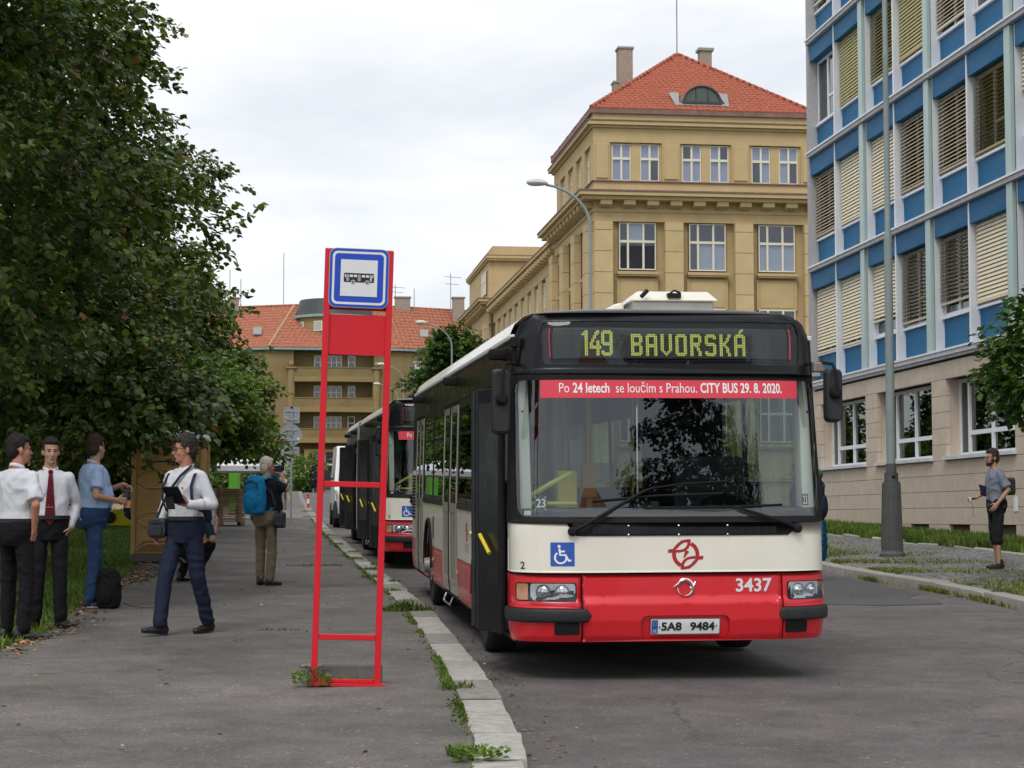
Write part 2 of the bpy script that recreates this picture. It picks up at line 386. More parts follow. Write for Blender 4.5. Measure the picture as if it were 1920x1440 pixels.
# right-hand pavement of small cobbles, rising to the building
m,nt,b=mat0('cobbles'); L=nt.links; p=N(nt,'ShaderNodeNewGeometry').outputs['Position']
vo=N(nt,'ShaderNodeTexVoronoi',i={'Scale':9.,'Randomness':.7}); L.new(p,vo.inputs['Vector'])
ve=N(nt,'ShaderNodeTexVoronoi',feature='DISTANCE_TO_EDGE',i={'Scale':9.,'Randomness':.7}); L.new(p,ve.inputs['Vector'])
hs=N(nt,'ShaderNodeMapRange',i={3:.55,4:1.45}); L.new(vo.outputs['Color'],hs.inputs[0])
ed=N(nt,'ShaderNodeMapRange',i={1:0.,2:.13,3:.3,4:1.}); L.new(ve.outputs['Distance'],ed.inputs[0])
ml=N(nt,'ShaderNodeMath',operation='MULTIPLY'); L.new(hs.outputs[0],ml.inputs[0]); L.new(ed.outputs[0],ml.inputs[1])
nz=N(nt,'ShaderNodeTexNoise',i={'Scale':1.1,'Detail':6}); L.new(p,nz.inputs['Vector'])
mr=N(nt,'ShaderNodeMapRange',i={1:.5,2:.68,3:0.,4:.75}); L.new(nz.outputs[0],mr.inputs[0])
vm=N(nt,'ShaderNodeVectorMath',operation='SCALE',i={0:(.235,.23,.225)}); L.new(ml.outputs[0],vm.inputs['Scale'])
mc=N(nt,'ShaderNodeMix',data_type='RGBA'); L.new(mr.outputs[0],mc.inputs[0]); L.new(vm.outputs[0],mc.inputs[6]); mc.inputs[7].default_value=(.12,.13,.06,1); L.new(mc.outputs[2],b.inputs['Base Color'])
bu=N(nt,'ShaderNodeBump',i={'Strength':.9,'Distance':.03}); L.new(ed.outputs[0],bu.inputs['Height']); L.new(bu.outputs[0],b.inputs['Normal']); b.inputs['Roughness'].default_value=.85
m_cob=m
kind(strip('cobbled_pavement',[y for y in ys if y<=183],lambda y:li(RK,y)+.26,lambda y:14.2,.125,.30,m_cob,th=.4))

# kerbs: every stone its own piece
def kerb(name,T,side,y0,y1,yend,w,mat,lens,seed):
    r=random.Random(seed); root=kind(thing(name,'','',(0,0,0)),'structure'); del root['label']; del root['category']
    var=[]
    for k in range(5):
        mb=MB(); mb.box(-w/2,w/2,-.5,.5,-.26,0); bm=bmesh.new(); me=mb.mesh('kerb_stone',mat); bm.from_mesh(me)
        bmesh.ops.subdivide_edges(bm,edges=[e for e in bm.edges if abs(e.verts[0].co.y-e.verts[1].co.y)>.5],cuts=5)
        for v in bm.verts: v.co.x+=r.uniform(-.006,.006); v.co.z+=r.uniform(-.004,.004); v.co.y+=r.uniform(-.006,.006)
        bmesh.ops.bevel(bm,geom=[e for e in bm.edges if e.calc_face_angle(0)>.6],offset=.018,segments=2,affect='EDGES',profile=.6)
        bm.to_mesh(me); bm.free(); sm(me,35); var.append(me)
    bed=MB(); yb_=y0
    while yb_<y1-1:
        for (a_,c_) in ((yb_,yb_+1.),):
            xa,xb=li(T,a_),li(T,c_); bed.add([(xa+side*.03,a_,G*a_+.1135),(xa+side*(w-.02),a_,G*a_+.1135),(xb+side*(w-.02),c_,G*c_+.1135),(xb+side*.03,c_,G*c_+.1135)],[(0,1,2,3)])
        yb_+=1.
    bed.build('joint_filling',m_soil,root); y=y0; far=MB()
    while y<yend:
        L=r.uniform(*lens); ym=y+L/2; x=li(T,ym)+side*w/2; dx=(li(T,ym+.4)-li(T,ym-.4))/.8
        if y<y1:
            o=ob('kerb_stone',r.choice(var),root,(x+r.uniform(-.014,.014),ym,G*ym+.1215+r.uniform(-.005,.006)),(math.atan(G)+r.uniform(-.004,.004),r.uniform(-.012,.012),-math.atan(dx)+r.uniform(-.012,.012)),(1,L-.05,1))
        else: far.obox((x,ym,G*ym),(w/2,0,0),(dx*(L/2-.01),L/2-.01,G*(L/2-.01)),(0,0,.12))
        y+=L
    if far.v: kind(far.build('distant_kerb_stones',mat,root),'stuff')
    return root
kerb('kerb',OUT,-1,-6.,60.,180.,.27,m_kerb,(.85,1.75),3)
m_kerbr=M('pale_kerb_granite',(.36,.345,.305),.85,var=.15,sc=6,bump=.4,bs=90,island=.1,dirt=.3,dirtcol=(.13,.13,.08),pos=True)
kerb('kerb',RK,1,-6.,46.,180.,.29,m_kerbr,(1.6,2.3),5)

# ------------------------------------------------------------------ blue office building
def wpart(mb,name,mat,par,**k):
    o=par.matrix_world if False else par.location
    mb.v=[(a-o[0],b-o[1],c-o[2]) for a,b,c in mb.v]; return mb.build(name,mat,par,**k)
m_blue=M('blue_enamel_panel',(.010,.125,.275),.55,spec=.25,var=.05,sc=1.5,dirt=.10,dirtcol=(.05,.09,.16),island=.03)
m_alu=M('pale_aluminium',(.62,.645,.69),.45,var=.06,sc=3,dirt=.18,dirtcol=(.3,.3,.32))
m_white=M('white_painted_metal',(.82,.83,.86),.4,var=.05,dirt=.15,dirtcol=(.4,.4,.4))
m_greyband=M('grey_concrete_band',(.47,.47,.49),.7,var=.12,dirt=.2)
m_mint=M('mint_glazed_panel',(.40,.53,.50),.3,var=.05,dirt=.12,dirtcol=(.25,.3,.28))
m_stone=M('beige_stone_cladding',(.60,.50,.40),.8,var=.07,sc=5,dirt=.16,dirtcol=(.32,.25,.19),island=.045,pos=True)
m_joint=M('dark_joint',(.10,.085,.07),.95,var=.1)
m_black=M('black_gap',(.012,.012,.013),.8,var=0)
m_cream=M('cream_blind',(.80,.71,.51),.55,var=.04)
m_tanb=M('tan_blind',(.56,.47,.32),.55,var=.06)
m_olive=M('olive_blind',(.46,.39,.16),.55,var=.06)
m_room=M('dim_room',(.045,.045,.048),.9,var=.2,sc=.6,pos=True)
m_pane=glass('window_pane',(.62,.68,.66))
m_panedk=glass('green_window_pane',(.35,.46,.38),ior=1.75)
m_rough=M('roughcast_render',(.42,.41,.42),.95,var=.25,sc=40,bump=1.,bs=60)
BX=14.1; off_=thing('office_building','office block with rows of blue panels and slatted blinds above beige stone ground floor','office building',(18.,34,.9))
BELT=[5.12,8.17,11.24,14.28,17.33,20.4]
YE=48.9; PIL=[44.43-4.65*k for k in range(7)]; MUL=[46.7]+[42.02-4.65*k for k in range(6)]; YN=PIL[-1]-.4
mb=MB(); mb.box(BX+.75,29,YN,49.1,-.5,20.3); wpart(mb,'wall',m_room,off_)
mb=MB(); mb.box(BX+.02,29,49.12,49.3,-.5,20.7); wpart(mb,'wall',m_rough,off_)
mb=MB(); mb.box(BX-.02,BX+.3,48.93,49.115,5.3,20.7); wpart(mb,'end_strip',m_rough,off_)
mb=MB(); mb.box(BX+.02,29,YN-.2,YN-.02,-.5,20.7); wpart(mb,'wall',m_rough,off_)
mb=MB(); mb.box(BX-.1,29.2,YN-.2,49.35,20.705,20.95); wpart(mb,'roof',m_greyband,off_)
for i,z in enumerate(BELT):
    mb=MB(); mb.box(BX-.10,BX+.30,YN,YE+.03,z-.135,z-.045); b_=wpart(mb,'belt_course',m_greyband if i else m_alu,off_)
    mb=MB(); mb.box(BX-.13,BX+.30,YN,YE+.035,z-.042,z); wpart(mb,'ledge',m_white,off_)
# shared piece meshes
def unit(name,mat,dx,bev=0):
    mb=MB(); mb.box(0,dx,-.5,.5,0,1); return mb.mesh(name,mat,bevel=bev)
u_low=unit('spandrel_panel',m_blue,.04); u_up=unit('blind_box_panel',m_blue,.22); u_sill=unit('window_sill',m_white,.12); u_mul=unit('mullion',m_alu,.21); u_edge=unit('mullion_edge',m_white,.012); u_pil=unit('pilaster',m_mint,.34)
u_gap=unit('shadow_gap',m_black,.10); u_jam=unit('jamb',m_alu,.24)
def put(name,me,x,y,z,ly,lz,par=off_): return ob(name,me,par,(x-par.location[0],y-par.location[1],z-par.location[2]),None,(1,ly,lz))
slots=[]
edges=sorted([YE]+[p+.21 for p in PIL]+[p-.34 for p in PIL]+MUL,reverse=True)
pil_hi=[p+.21 for p in PIL]; 
cur=YE
bnd=[]   # window slots (yfar,ynear)
for k in range(len(PIL)):
    mu=MUL[k]; bnd.append((cur,mu+.035)); bnd.append((mu-.035,PIL[k]+.10)); cur=PIL[k]-.33
def slats(y0,y1,z0,z1,ang,mat,par,pitch=.084):
    n=int((z1-z0)/pitch); V=[];F_=[]; c,s=math.cos(R(ang)),math.sin(R(ang)); w=.052
    ox,oy,oz=par_off(par)
    for k in range(n):
        z=z1-(k+.5)*pitch
        for sg,(a,bq) in enumerate((( -w*c,-w*s),(0,.004),(w*c,w*s))):
            pass
        o=len(V); x=BX+.145
        V+=[(x-w*c-ox,y0-oy,z-w*s-oz),(x-w*c-ox,y1-oy,z-w*s-oz),(x-.2*w*s-ox,y0-oy,z+.2*w*c-oz),(x-.2*w*s-ox,y1-oy,z+.2*w*c-oz),(x+w*c-ox,y0-oy,z+w*s-oz),(x+w*c-ox,y1-oy,z+w*s-oz)]
        F_+=[(o,o+1,o+3,o+2),(o+2,o+3,o+5,o+4)]
    o_=ob('blind_slats',npmesh('blind_slats',V,F_,mat),par); kind(o_,'stuff'); return o_
def par_off(par):
    v=Vector((0,0,0))
    while par: v=v+par.location; par=par.parent
    return v
CL={0:[('c',0,1),('c',0,1),('c',0,.80),('t',2,.95),('t',2,.86),('c',0,.97),('t',2,.9)],
    1:[('t',1,.97),('c',0,.98),('c',0,.98),('t',1,.97),('t',1,.97),('o',2,.97),('c',0,.5)],
    2:[None,('o',0,.99),('o',1,.98),('o',0,.97),('c',1,.93),('c',1,.35),('t',1,.9)],
    3:[('c',1,.9),None,('c',0,.5),('t',1,.9),None,('c',0,.9),('c',0,.9)]}
for st in range(5):
    zb=BELT[st]; zt=BELT[st+1]-.14
    for k,p in enumerate(PIL):
        put('pilaster',u_pil,BX-.05,p-.055,zb+.003,.30,zt-zb-.006); put('shadow_gap',u_gap,BX+.03,p-.255,zb+.003,.10,zt-zb-.006)
        put('jamb',u_jam,BX+.002,p-.325,zb+.003,.035,zt-zb-.006)
    for mu in MUL:
        o=put('mullion',u_mul,BX+.002,mu,zb+.003,.065,zt-zb-.006)
        ob('mullion_edge',u_edge,o,(-.013,0,.0),None,(1,1,1))
    for k,(ya,yb) in enumerate(bnd):
        yc,ly=(ya+yb)/2,ya-yb
        put('spandrel_panel',u_low,BX+.20,yc,zb+.004,ly-.004,.69); put('blind_box_panel',u_up,BX+.004,yc,zb+2.46,ly-.004,zt-zb-2.464)
        put('window_sill',u_sill,BX+.14,yc,zb+.70,ly-.006,.05)
        # window: frame with one post and one rail, glass behind
        fr=MB(); x0,x1=BX+.215,BX+.275; za,zc=zb+.752,zb+2.455; f=.07
        fr.box(x0,x1,yb+.004,yb+f,za,zc); fr.box(x0,x1,ya-f,ya-.004,za,zc); fr.box(x0,x1,yb+f,ya-f,za,za+f); fr.box(x0,x1,yb+f,ya-f,zc-f,zc)
        ym=yb+(ya-yb)*.55; fr.box(x0-.01,x1,ym-.045,ym+.045,za+f,zc-f); fr.box(x0-.005,x1,yb+f,ym-.046,za+.55,za+.62)
        w=wpart(fr,'window',m_white,off_)
        pn=MB(); pn.box(x0+.02,x0+.028,yb+f,ya-f,za+f,zc-f); o=off_.location; pn.v=[(a-o[0],b-o[1],c-o[2]) for a,b,c in pn.v]; pn.build('pane',m_pane,w)
        c=CL.get(st,[('c',0,.6)]*7)
        c=c[k] if k<len(c) else rng.choice([('c',0,1),('t',1,.9),('c',0,.7)])
        if c:
            ang=(66,40,14)[c[1]]; mt={'c':m_cream,'t':m_tanb,'o':m_olive}[c[0]]
            zl=zc-(zc-za)*c[2]; rb=MB(); rb.box(BX+.12,BX+.17,yb+.03,ya-.03,zl,zl+.045)
            for q in(.2,.8): rb.box(BX+.143,BX+.147,yb+(ya-yb)*q-.006,yb+(ya-yb)*q+.006,zl,zc)
            bo=wpart(rb,'blind',mt,off_); slats(yb+.03,ya-.03,zl+.05,zc,ang,mt,bo)
            ca=off_.location
            # slats were placed from the building's origin
            
# curtain in the open window
mb=MB(); 
n=30; vs=[]; 
for k in range(n+1): y=46.8+(48.75-46.8)*k/n; vs+=[(BX+.42+.02*math.sin(k*1.9),y,12.05),(BX+.42+.02*math.sin(k*1.9),y,13.7)]
mb.add(vs,[(2*k,2*k+1,2*k+3,2*k+2) for k in range(n)]); wpart(mb,'curtain',M('net_curtain',(.75,.76,.82),.9,var=.05),off_,smooth=True)
# fascia under the first belt
mb=MB(); mb.box(BX-.06,BX+.5,YN,YE,4.92,4.985); wpart(mb,'fascia',m_greyband,off_)
mb=MB(); mb.box(BX+.05,BX+.5,YN,YE,4.875,4.918); wpart(mb,'shadow_gap',m_black,off_)
# stone ground floor: courses of slabs
mb=MB(); mb.box(BX+.105,BX+.16,YN,49.1,-.4,2.77); mb.box(BX+.105,BX+.16,YN,49.1,4.5,4.87); wpart(mb,'joint_bed',m_joint,off_)
def slab(ya,yb,za,zb,dx=.10,x=BX):
    o=put('stone_slab',u_st,x,(ya+yb)/2,za+.004,yb-ya-.008,zb-za-.009); return o
u_st=unit('stone_slab',m_stone,.10,)
GW=[(39.77+4.65*k,43.55+4.65*k) for k in(1,0,-1,-2,-3,-4,-5)]   # window openings
GW=[(a,min(b,48.2)) for a,b in GW]
BW=[]
for k in range(2,-12,-1): BW.append((37.5+1.0+2.45*k-.9,37.5+2.45*k+1.3))
BW=[(a,b) for a,b in BW if YN+.3<a and b<48.8]
rows=[1.43,1.775,2.12,2.465,2.775]
for a,b in zip(rows[:-1],rows[1:]):
    y=48.92; 
    while y>YN+.1:
        L=min(2.325,y-YN); slab(y-L,y,a,b); y-=L
y=48.92
for a,b in sorted(BW,reverse=True):          # stone between the cellar windows
    slab(b,y,.2,1.43); y=a
slab(YN,y,.2,1.43)
for a,b in BW:
    slab(a,b,.2,max(.3,G*(a+b)/2+.12),.10,BX)
    fr=MB(); x0=BX+.16; f=.05; za,zc=max(.3,G*(a+b)/2+.13),1.42
    fr.box(x0,x0+.05,a,a+f,za,zc); fr.box(x0,x0+.05,b-f,b,za,zc); fr.box(x0,x0+.05,a+f,b-f,zc-f,zc); fr.box(x0,x0+.05,a+f,b-f,za,za+f); fr.box(x0,x0+.05,(a+b)/2-.03,(a+b)/2+.03,za+f,zc-f)
    w=wpart(fr,'window',m_white,off_); pn=MB(); pn.box(x0+.02,x0+.026,a+f,b-f,za+f,zc-f); o=off_.location; pn.v=[(p-o[0],q-o[1],s-o[2]) for p,q,s in pn.v]; pn.build('pane',m_panedk,w)
# band above the windows, then the piers
y=48.92
while y>YN+.1: L=min(1.1625,y-YN); slab(y-L,y,4.5,4.872); y-=L
ends=[49.0]+[v for a,b in GW for v in(b,a)]+[YN]
for k in range(0,len(ends),2):
    yb,ya=ends[k],ends[k+1]
    if yb-ya<.05: continue
    mb=MB(); mb.box(BX+.105,BX+.55,ya,yb,2.77,4.5); wpart(mb,'pier',m_stone,off_)
    z=2.775
    for zz in(3.12,3.465,3.81,4.155,4.5): slab(ya,yb,z,zz); z=zz
for a,b in GW:
    x0=BX+.30; fr=MB(); za,zc=2.86,4.49; f=.075
    fr.box(x0,x0+.07,a,a+f,za,zc); fr.box(x0,x0+.07,b-f,b,za,zc); fr.box(x0,x0+.07,a+f,b-f,zc-f,zc); fr.box(x0,x0+.07,a+f,b-f,za,za+f)
    W_=b-a; posts=[a+W_*.155,a+W_*.50,a+W_*.845]
    for q in posts: fr.box(x0-.015,x0+.07,q-.05,q+.05,za+f,zc-f)
    fr.box(x0-.008,x0+.07,posts[0]+.05,posts[1]-.05,3.29,3.38); fr.box(x0-.008,x0+.07,posts[1]+.05,posts[2]-.05,3.29,3.38)
    w=wpart(fr,'window',m_white,off_); o=off_.location
    pn=MB(); pn.box(x0+.03,x0+.036,a+f,b-f,za+f,zc-f); pn.v=[(p-o[0],q-o[1],s-o[2]) for p,q,s in pn.v]; pn.build('pane',m_panedk,w)
    sl=MB(); sl.box(BX-.09,BX+.30,a-.06,b+.06,2.785,2.855); wpart(sl,'window_sill',m_alu,off_)
mb=MB(); mb.box(BX-.022,BX-.002,35.05,35.2,2.02-.33,2.30-.33); tag(mb.build('notice',M('white_paper',(.8,.8,.78),.8,var=.03)),'small white paper notice stuck on the beige stone wall','notice')

# ------------------------------------------------------------------ yellow corner building
m_yel=M('ochre_render',(.53,.395,.205),.9,var=.07,sc=1.3,dirt=.13,dirtcol=(.33,.22,.09),bump=.15,bs=25,pos=True)
m_yel2=M('ochre_ashlar',(.56,.42,.22),.9,var=.06,sc=2,dirt=.12,dirtcol=(.34,.23,.10),island=.035,pos=True)
m_copper=M('old_copper_flashing',(.20,.115,.095),.6,var=.3,sc=3,dirt=.4,dirtcol=(.16,.17,.16),pos=True)
m_tile=M('red_clay_tile',(.40,.115,.065),.8,var=.28,sc=7,dirt=.2,dirtcol=(.25,.08,.05),pos=True)
m_brick=M('grey_brick',(.33,.27,.22),.9,var=.2,sc=9,pos=True)
m_lead=M('lead_sheet',(.28,.30,.29),.55,var=.15)
m_sash=M('cream_window_paint',(.74,.70,.58),.5,var=.03)
m_paneb=glass('upper_window_pane',(.72,.75,.80),ior=1.7)
m_lavrefl=M('lavender_pane_reflection',(.82,.82,.90),.8,var=.04)  # attic panes' pale lavender reflection, put in as the colour of a sheet
m_drape=M('white_drape',(.84,.87,.86),.9,var=.04)
YB=thing('apartment_building','ochre corner building with red pyramid roof, stone pilasters and bracketed cornice','building',(21,97,2.0))
YX,YY=15.35,91.0
def yb(mb,name,mat,**k): return wpart(mb,name,mat,YB,**k)
mb=MB(); mb.box(YX+.35,26.4,YY+.35,104.2,1,21.2); yb(mb,'wall',m_yel)
mb=MB(); mb.box(YX+.65,27,104.21,136.9,1,16.4); yb(mb,'wall',m_yel)
mb=MB(); mb.box(YX+.35,27,136.95,151,1,20.2); yb(mb,'wall',m_yel)
mb=MB(); mb.box(26.41,40,YY+1.2,104,1,16.4); yb(mb,'wall',m_yel)
def ring(name,mat,x0,x1,y0,y1,z0,z1,out):   # band round the front block
    mb=MB(); mb.box(x0-out,x1+out,y0-out,y1+out,z0,z1); return yb(mb,name,mat)
# attic storey bands, cornices
ring('plinth_band',m_yel,YX,26.4,YY,104.2,17.42,17.94,.0)
ring('sill_course',m_copper,YX,26.4,YY,104.2,17.943,18.0,.09)
ring('frieze',m_yel,YX,26.4,YY,104.2,19.9,20.60,.0)
ring('cornice',m_yel,YX,26.4,YY,104.2,20.603,20.72,.12); ring('cornice',m_yel,YX,26.4,YY,104.2,20.723,20.90,.30)
ring('flashing',m_copper,YX,26.4,YY,104.2,20.903,20.96,.34)
ring('parapet',m_yel,YX,26.4,YY,104.2,20.963,21.30,.02)
ring('gutter',m_copper,YX,26.4,YY,104.2,21.303,21.52,.16)
ring('architrave',m_yel,YX,26.4,YY,104.2,16.0,16.45,-.02); ring('frieze',m_yel,YX,26.4,YY,104.2,16.453,16.62,.04); ring('frieze',m_yel,YX,26.4,YY,104.2,16.623,16.98,.0)
ring('main_cornice',m_yel,YX,26.4,YY,104.2,16.983,17.16,.62); ring('main_cornice',m_yel,YX,26.4,YY,104.2,17.163,17.34,.82)
ring('flashing',m_copper,YX,26.4,YY,104.2,17.343,17.42,.86)
brk=MB(); brk.add([(-.29,0,0),(.29,0,0),(.29,-.52,.10),(-.29,-.52,.10),(-.29,0,.34),(.29,0,.34),(.29,-.56,.34),(-.29,-.56,.34)],[(0,1,2,3),(4,7,6,5),(0,4,5,1),(1,5,6,2),(2,6,7,3),(3,7,4,0)])
me_br=brk.mesh('cornice_bracket',m_yel,bevel=.02)
def bracket(x,y,z,rz): ob('cornice_bracket',me_br,YB,(x-21,y-97,z-2),(0,0,rz))
k=0
x=YX+.55
while x<26.4: bracket(x,YY,16.64,0); x+=1.155
y=YY+.55
while y<104.2: bracket(YX,y,16.64,-R(90)); y+=1.155
# wing and end pavilion
mb=MB(); mb.box(YX-.02,27,104.3,136.9,16.60,16.80); yb(mb,'main_cornice',m_yel); mb=MB(); mb.box(YX-.22,27,104.25,136.9,16.803,16.98); yb(mb,'main_cornice',m_yel)
mb=MB(); mb.box(YX-.25,27,104.24,136.9,16.983,17.04); yb(mb,'flashing',m_copper)
mb=MB(); mb.box(YX+.32,27,104.21,136.9,15.6,16.59); yb(mb,'architrave',m_yel)
y=104.9
while y<136.6: bracket(YX+.32,y,16.25,-R(90)); y+=1.155
mb=MB(); mb.box(YX-.62,27,136.35,151.6,16.983,17.16); yb(mb,'main_cornice',m_yel); mb=MB(); mb.box(YX-.82,27,136.2,151.8,17.163,17.34); yb(mb,'main_cornice',m_yel)
mb=MB(); mb.box(YX-.86,27,136.16,151.84,17.343,17.42); yb(mb,'flashing',m_copper)
mb=MB(); mb.box(YX,26.9,136.94,151.1,15.6,16.98); yb(mb,'architrave',m_yel)
mb=MB(); mb.box(YX-.1,27.2,136.6,151.3,20.203,20.35); yb(mb,'cornice',m_yel); mb=MB(); mb.box(YX-.2,27.3,136.5,151.4,20.353,20.55); yb(mb,'cornice',m_yel); mb=MB(); mb.box(YX-.22,27.3,136.48,151.5,20.553,20.6); yb(mb,'flashing',m_copper)
mb=MB(); mb.box(YX+.3,26.9,137,151,20.603,21.3); yb(mb,'parapet',m_yel)
y=137.3
while y<151: bracket(YX,y,16.64,-R(90)); y+=1.155
# pilasters of ashlar blocks
me_as=MB(); me_as.box(-.5,.5,-.30,.06,0,1); 
me_as=me_as.mesh('stone_block',m_yel2)
def asblocks(cx,cy,rz,w,z0,z1,h=1.03,dep=1.,jit=0):
    z=z0
    while z<z1-.2:
        zz=min(z+h,z1); 
        ob('stone_block',me_as,YB,(cx-21,cy-97,z+.012-2),(0,0,rz),(w,dep,zz-z-.024)); z=zz
def winY(xc,y,z0,z1,w,rz,cols,split,drape=(),wall=None):
    """casement window set in the wall; local x along wall, -y outwards"""
    par=YB; fr=MB(); f=.055; hw=w/2
    def B(a,b,c,d,e,g): fr.box(a,b,c,d,e,g)
    H_=z1-z0
    B(-hw,-hw+f,-.04,.06,0,H_); B(hw-f,hw,-.04,.06,0,H_); B(-hw+f,hw-f,-.04,.06,0,f); B(-hw+f,hw-f,-.04,.06,H_-f,H_)
    zs=H_*split; B(-hw+f,hw-f,-.06,.06,zs-.06,zs+.06)
    for c in cols:
        x=-hw+w*c; B(x-.05,x+.05,-.05,.06,f,zs-.06); B(x-.05,x+.05,-.05,.06,zs+.06,H_-f)
    wo_=fr.build('window',m_sash,par,(xc-21,y-97,z0-2)); wo_.rotation_euler=(0,0,rz)
    xs=[0]+list(cols)+[1]
    for i in range(len(xs)-1):
        for a,bz,t in((f,zs-.06,0),(zs+.06,H_-f,1)):
            p=MB(); p.box(-hw+w*xs[i]+.05,-hw+w*xs[i+1]-.05,.0,.01,a,bz); p.build('pane',m_paneb,wo_)
            if (i,t) in drape:
                p=MB(); p.box(-hw+w*xs[i]+.05,-hw+w*xs[i+1]-.05,.05,.06,a,bz); p.build('curtain',m_lavrefl if w<1.2 else m_drape,wo_)  # narrow attic windows: sheet painted as a reflection; wide windows: real drapes
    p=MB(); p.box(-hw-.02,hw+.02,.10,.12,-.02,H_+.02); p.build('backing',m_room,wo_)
    return wo_
def facade_low(horiz,start,n,pitch,pw,z_rows,base,rz,drapes):
    """pilasters with windows between; horiz(t)->(x,y) along the wall"""
    for k in range(n+1):
        t=start+k*pitch; x,y=horiz(t+pw/2); asblocks(x,y,rz,pw,4.2,15.96)
        x,y=horiz(t+pw/2)
        if k==n: break
        for zi,(z0,z1) in enumerate(z_rows):
            tc=t+pw+(pitch-pw)/2; x,y=horiz(tc,.20); winY(x,y,z0,z1,1.83,rz,(.24,.66),.60,drapes.get((k,zi),()))
            x,y=horiz(tc,.22); s=MB(); s.box(-1.04,1.04,-.30,0,-.24,-.10); s.box(-1.0,1.0,-.24,0,-.32,-.243); so_=s.build('window_sill',m_yel,YB,(x-21,y-97,z0-2)); so_.rotation_euler=(0,0,rz)
            # sunk apron panel
            a=MB(); a.box(-.85,.85,-.06,.02,-1.78,-.55); a.box(-1.02,1.02,-.03,.02,-1.90,-.42); ao=a.build('apron_panel',m_yel,YB,(x-21,y-97,z0-2)); ao.rotation_euler=(0,0,rz)
ZR=[(13.65,15.97),(9.45,11.77),(5.25,7.57)]
front=lambda t,d=.0:(t,YY+d)
side=lambda t,d=.0:(YX+d,t)
# infill wall between pilasters, slightly back
def infill(a,b,zz0,zz1,par_,rz): pass
facade_low(front,YX,3,3.49,.90,ZR,0,0,{(0,0):((1,1),),(1,0):((1,0),(2,0)),(2,0):((0,0),(1,0),(2,0))})
facade_low(side,91.35,3,3.9,1.2,ZR[:2],0,-R(90),{})
# attic windows and panels
me_pp=MB(); me_pp.box(-.5,.5,-.07,.02,0,1); me_pp=me_pp.mesh('pier_panel',m_yel)
for i,xa in enumerate((16.28,17.69,19.79,21.18,23.28,24.68)):
    winY(xa+.475,YY+.20,18.02,19.86,.95,0,(.5,),.60,(((0,0),(0,1),(1,0),(1,1)),((0,0),(0,1),(1,1)),((0,0),(1,0),(1,1)),((0,0),(1,0),(0,1)),((0,1),(1,1),(1,0)),((0,1),(1,1),(0,0)))[i])
for x0,x1 in((15.36,16.16),(18.75,19.66),(22.24,23.14),(25.75,26.38)):
    mb=MB(); mb.box(x0,x1,YY+.0,YY+.4,18.003,19.897); yb(mb,'pier',m_yel)
    ob('pier_panel',me_pp,YB,((x0+x1)/2-21,YY-97,18.12-2),None,(x1-x0-.2,1,1.68))
for x0,x1 in((16.16,16.275),(17.24,17.68),(18.65,18.745),(19.665,19.78),(20.75,21.17),(22.14,22.235),(23.145,23.27),(24.24,24.67),(25.64,25.745)):
    mb=MB(); mb.box(x0,x1,YY+.12,YY+.4,18.003,19.897); yb(mb,'pier',m_yel)
for k in range(5):
    y0=91.0+k*2.75; mb=MB(); mb.box(YX,YX+.4,y0+(.405 if k==0 else 0),y0+.9,18.003,19.897); yb(mb,'pier',m_yel)
    mb=MB(); mb.box(YX+.12,YX+.4,y0+1.62,y0+2.0,18.003,19.897); yb(mb,'pier',m_yel)
    if k<4:
        for yy in(y0+1.28,y0+2.36): winY(YX+.20,yy,18.02,19.86,.66,-R(90),(.5,),.6)
# wing side: slender piers with deep windows between
for k in range(10):
    y0=105.4+k*3.18; mb=MB(); mb.box(YX+.34,YX+.9,y0,y0+1.5,4,15.59); yb(mb,'pier',m_yel)
    winY(YX+.50,y0+2.34,11.6,15.4,1.6,-R(90),(.33,.66),.62)
for k in range(3):
    y0=137.+k*4.4; asblocks(YX,y0+.7,-R(90),1.4,8,15.6)
mb=MB(); mb.box(YX+.05,YX+.36,137,151,17.42,20.2); yb(mb,'wall',m_yel)
for yy in(138.6,140.2): winY(YX-.09,yy,17.9,19.6,.8,-R(90),(.5,),.6)
mb=MB(); mb.tube([(YX+.2,136.75,4),(YX+.2,136.75,16.5)],.07,8); yb(mb,'downpipe',m_copper,smooth=True)
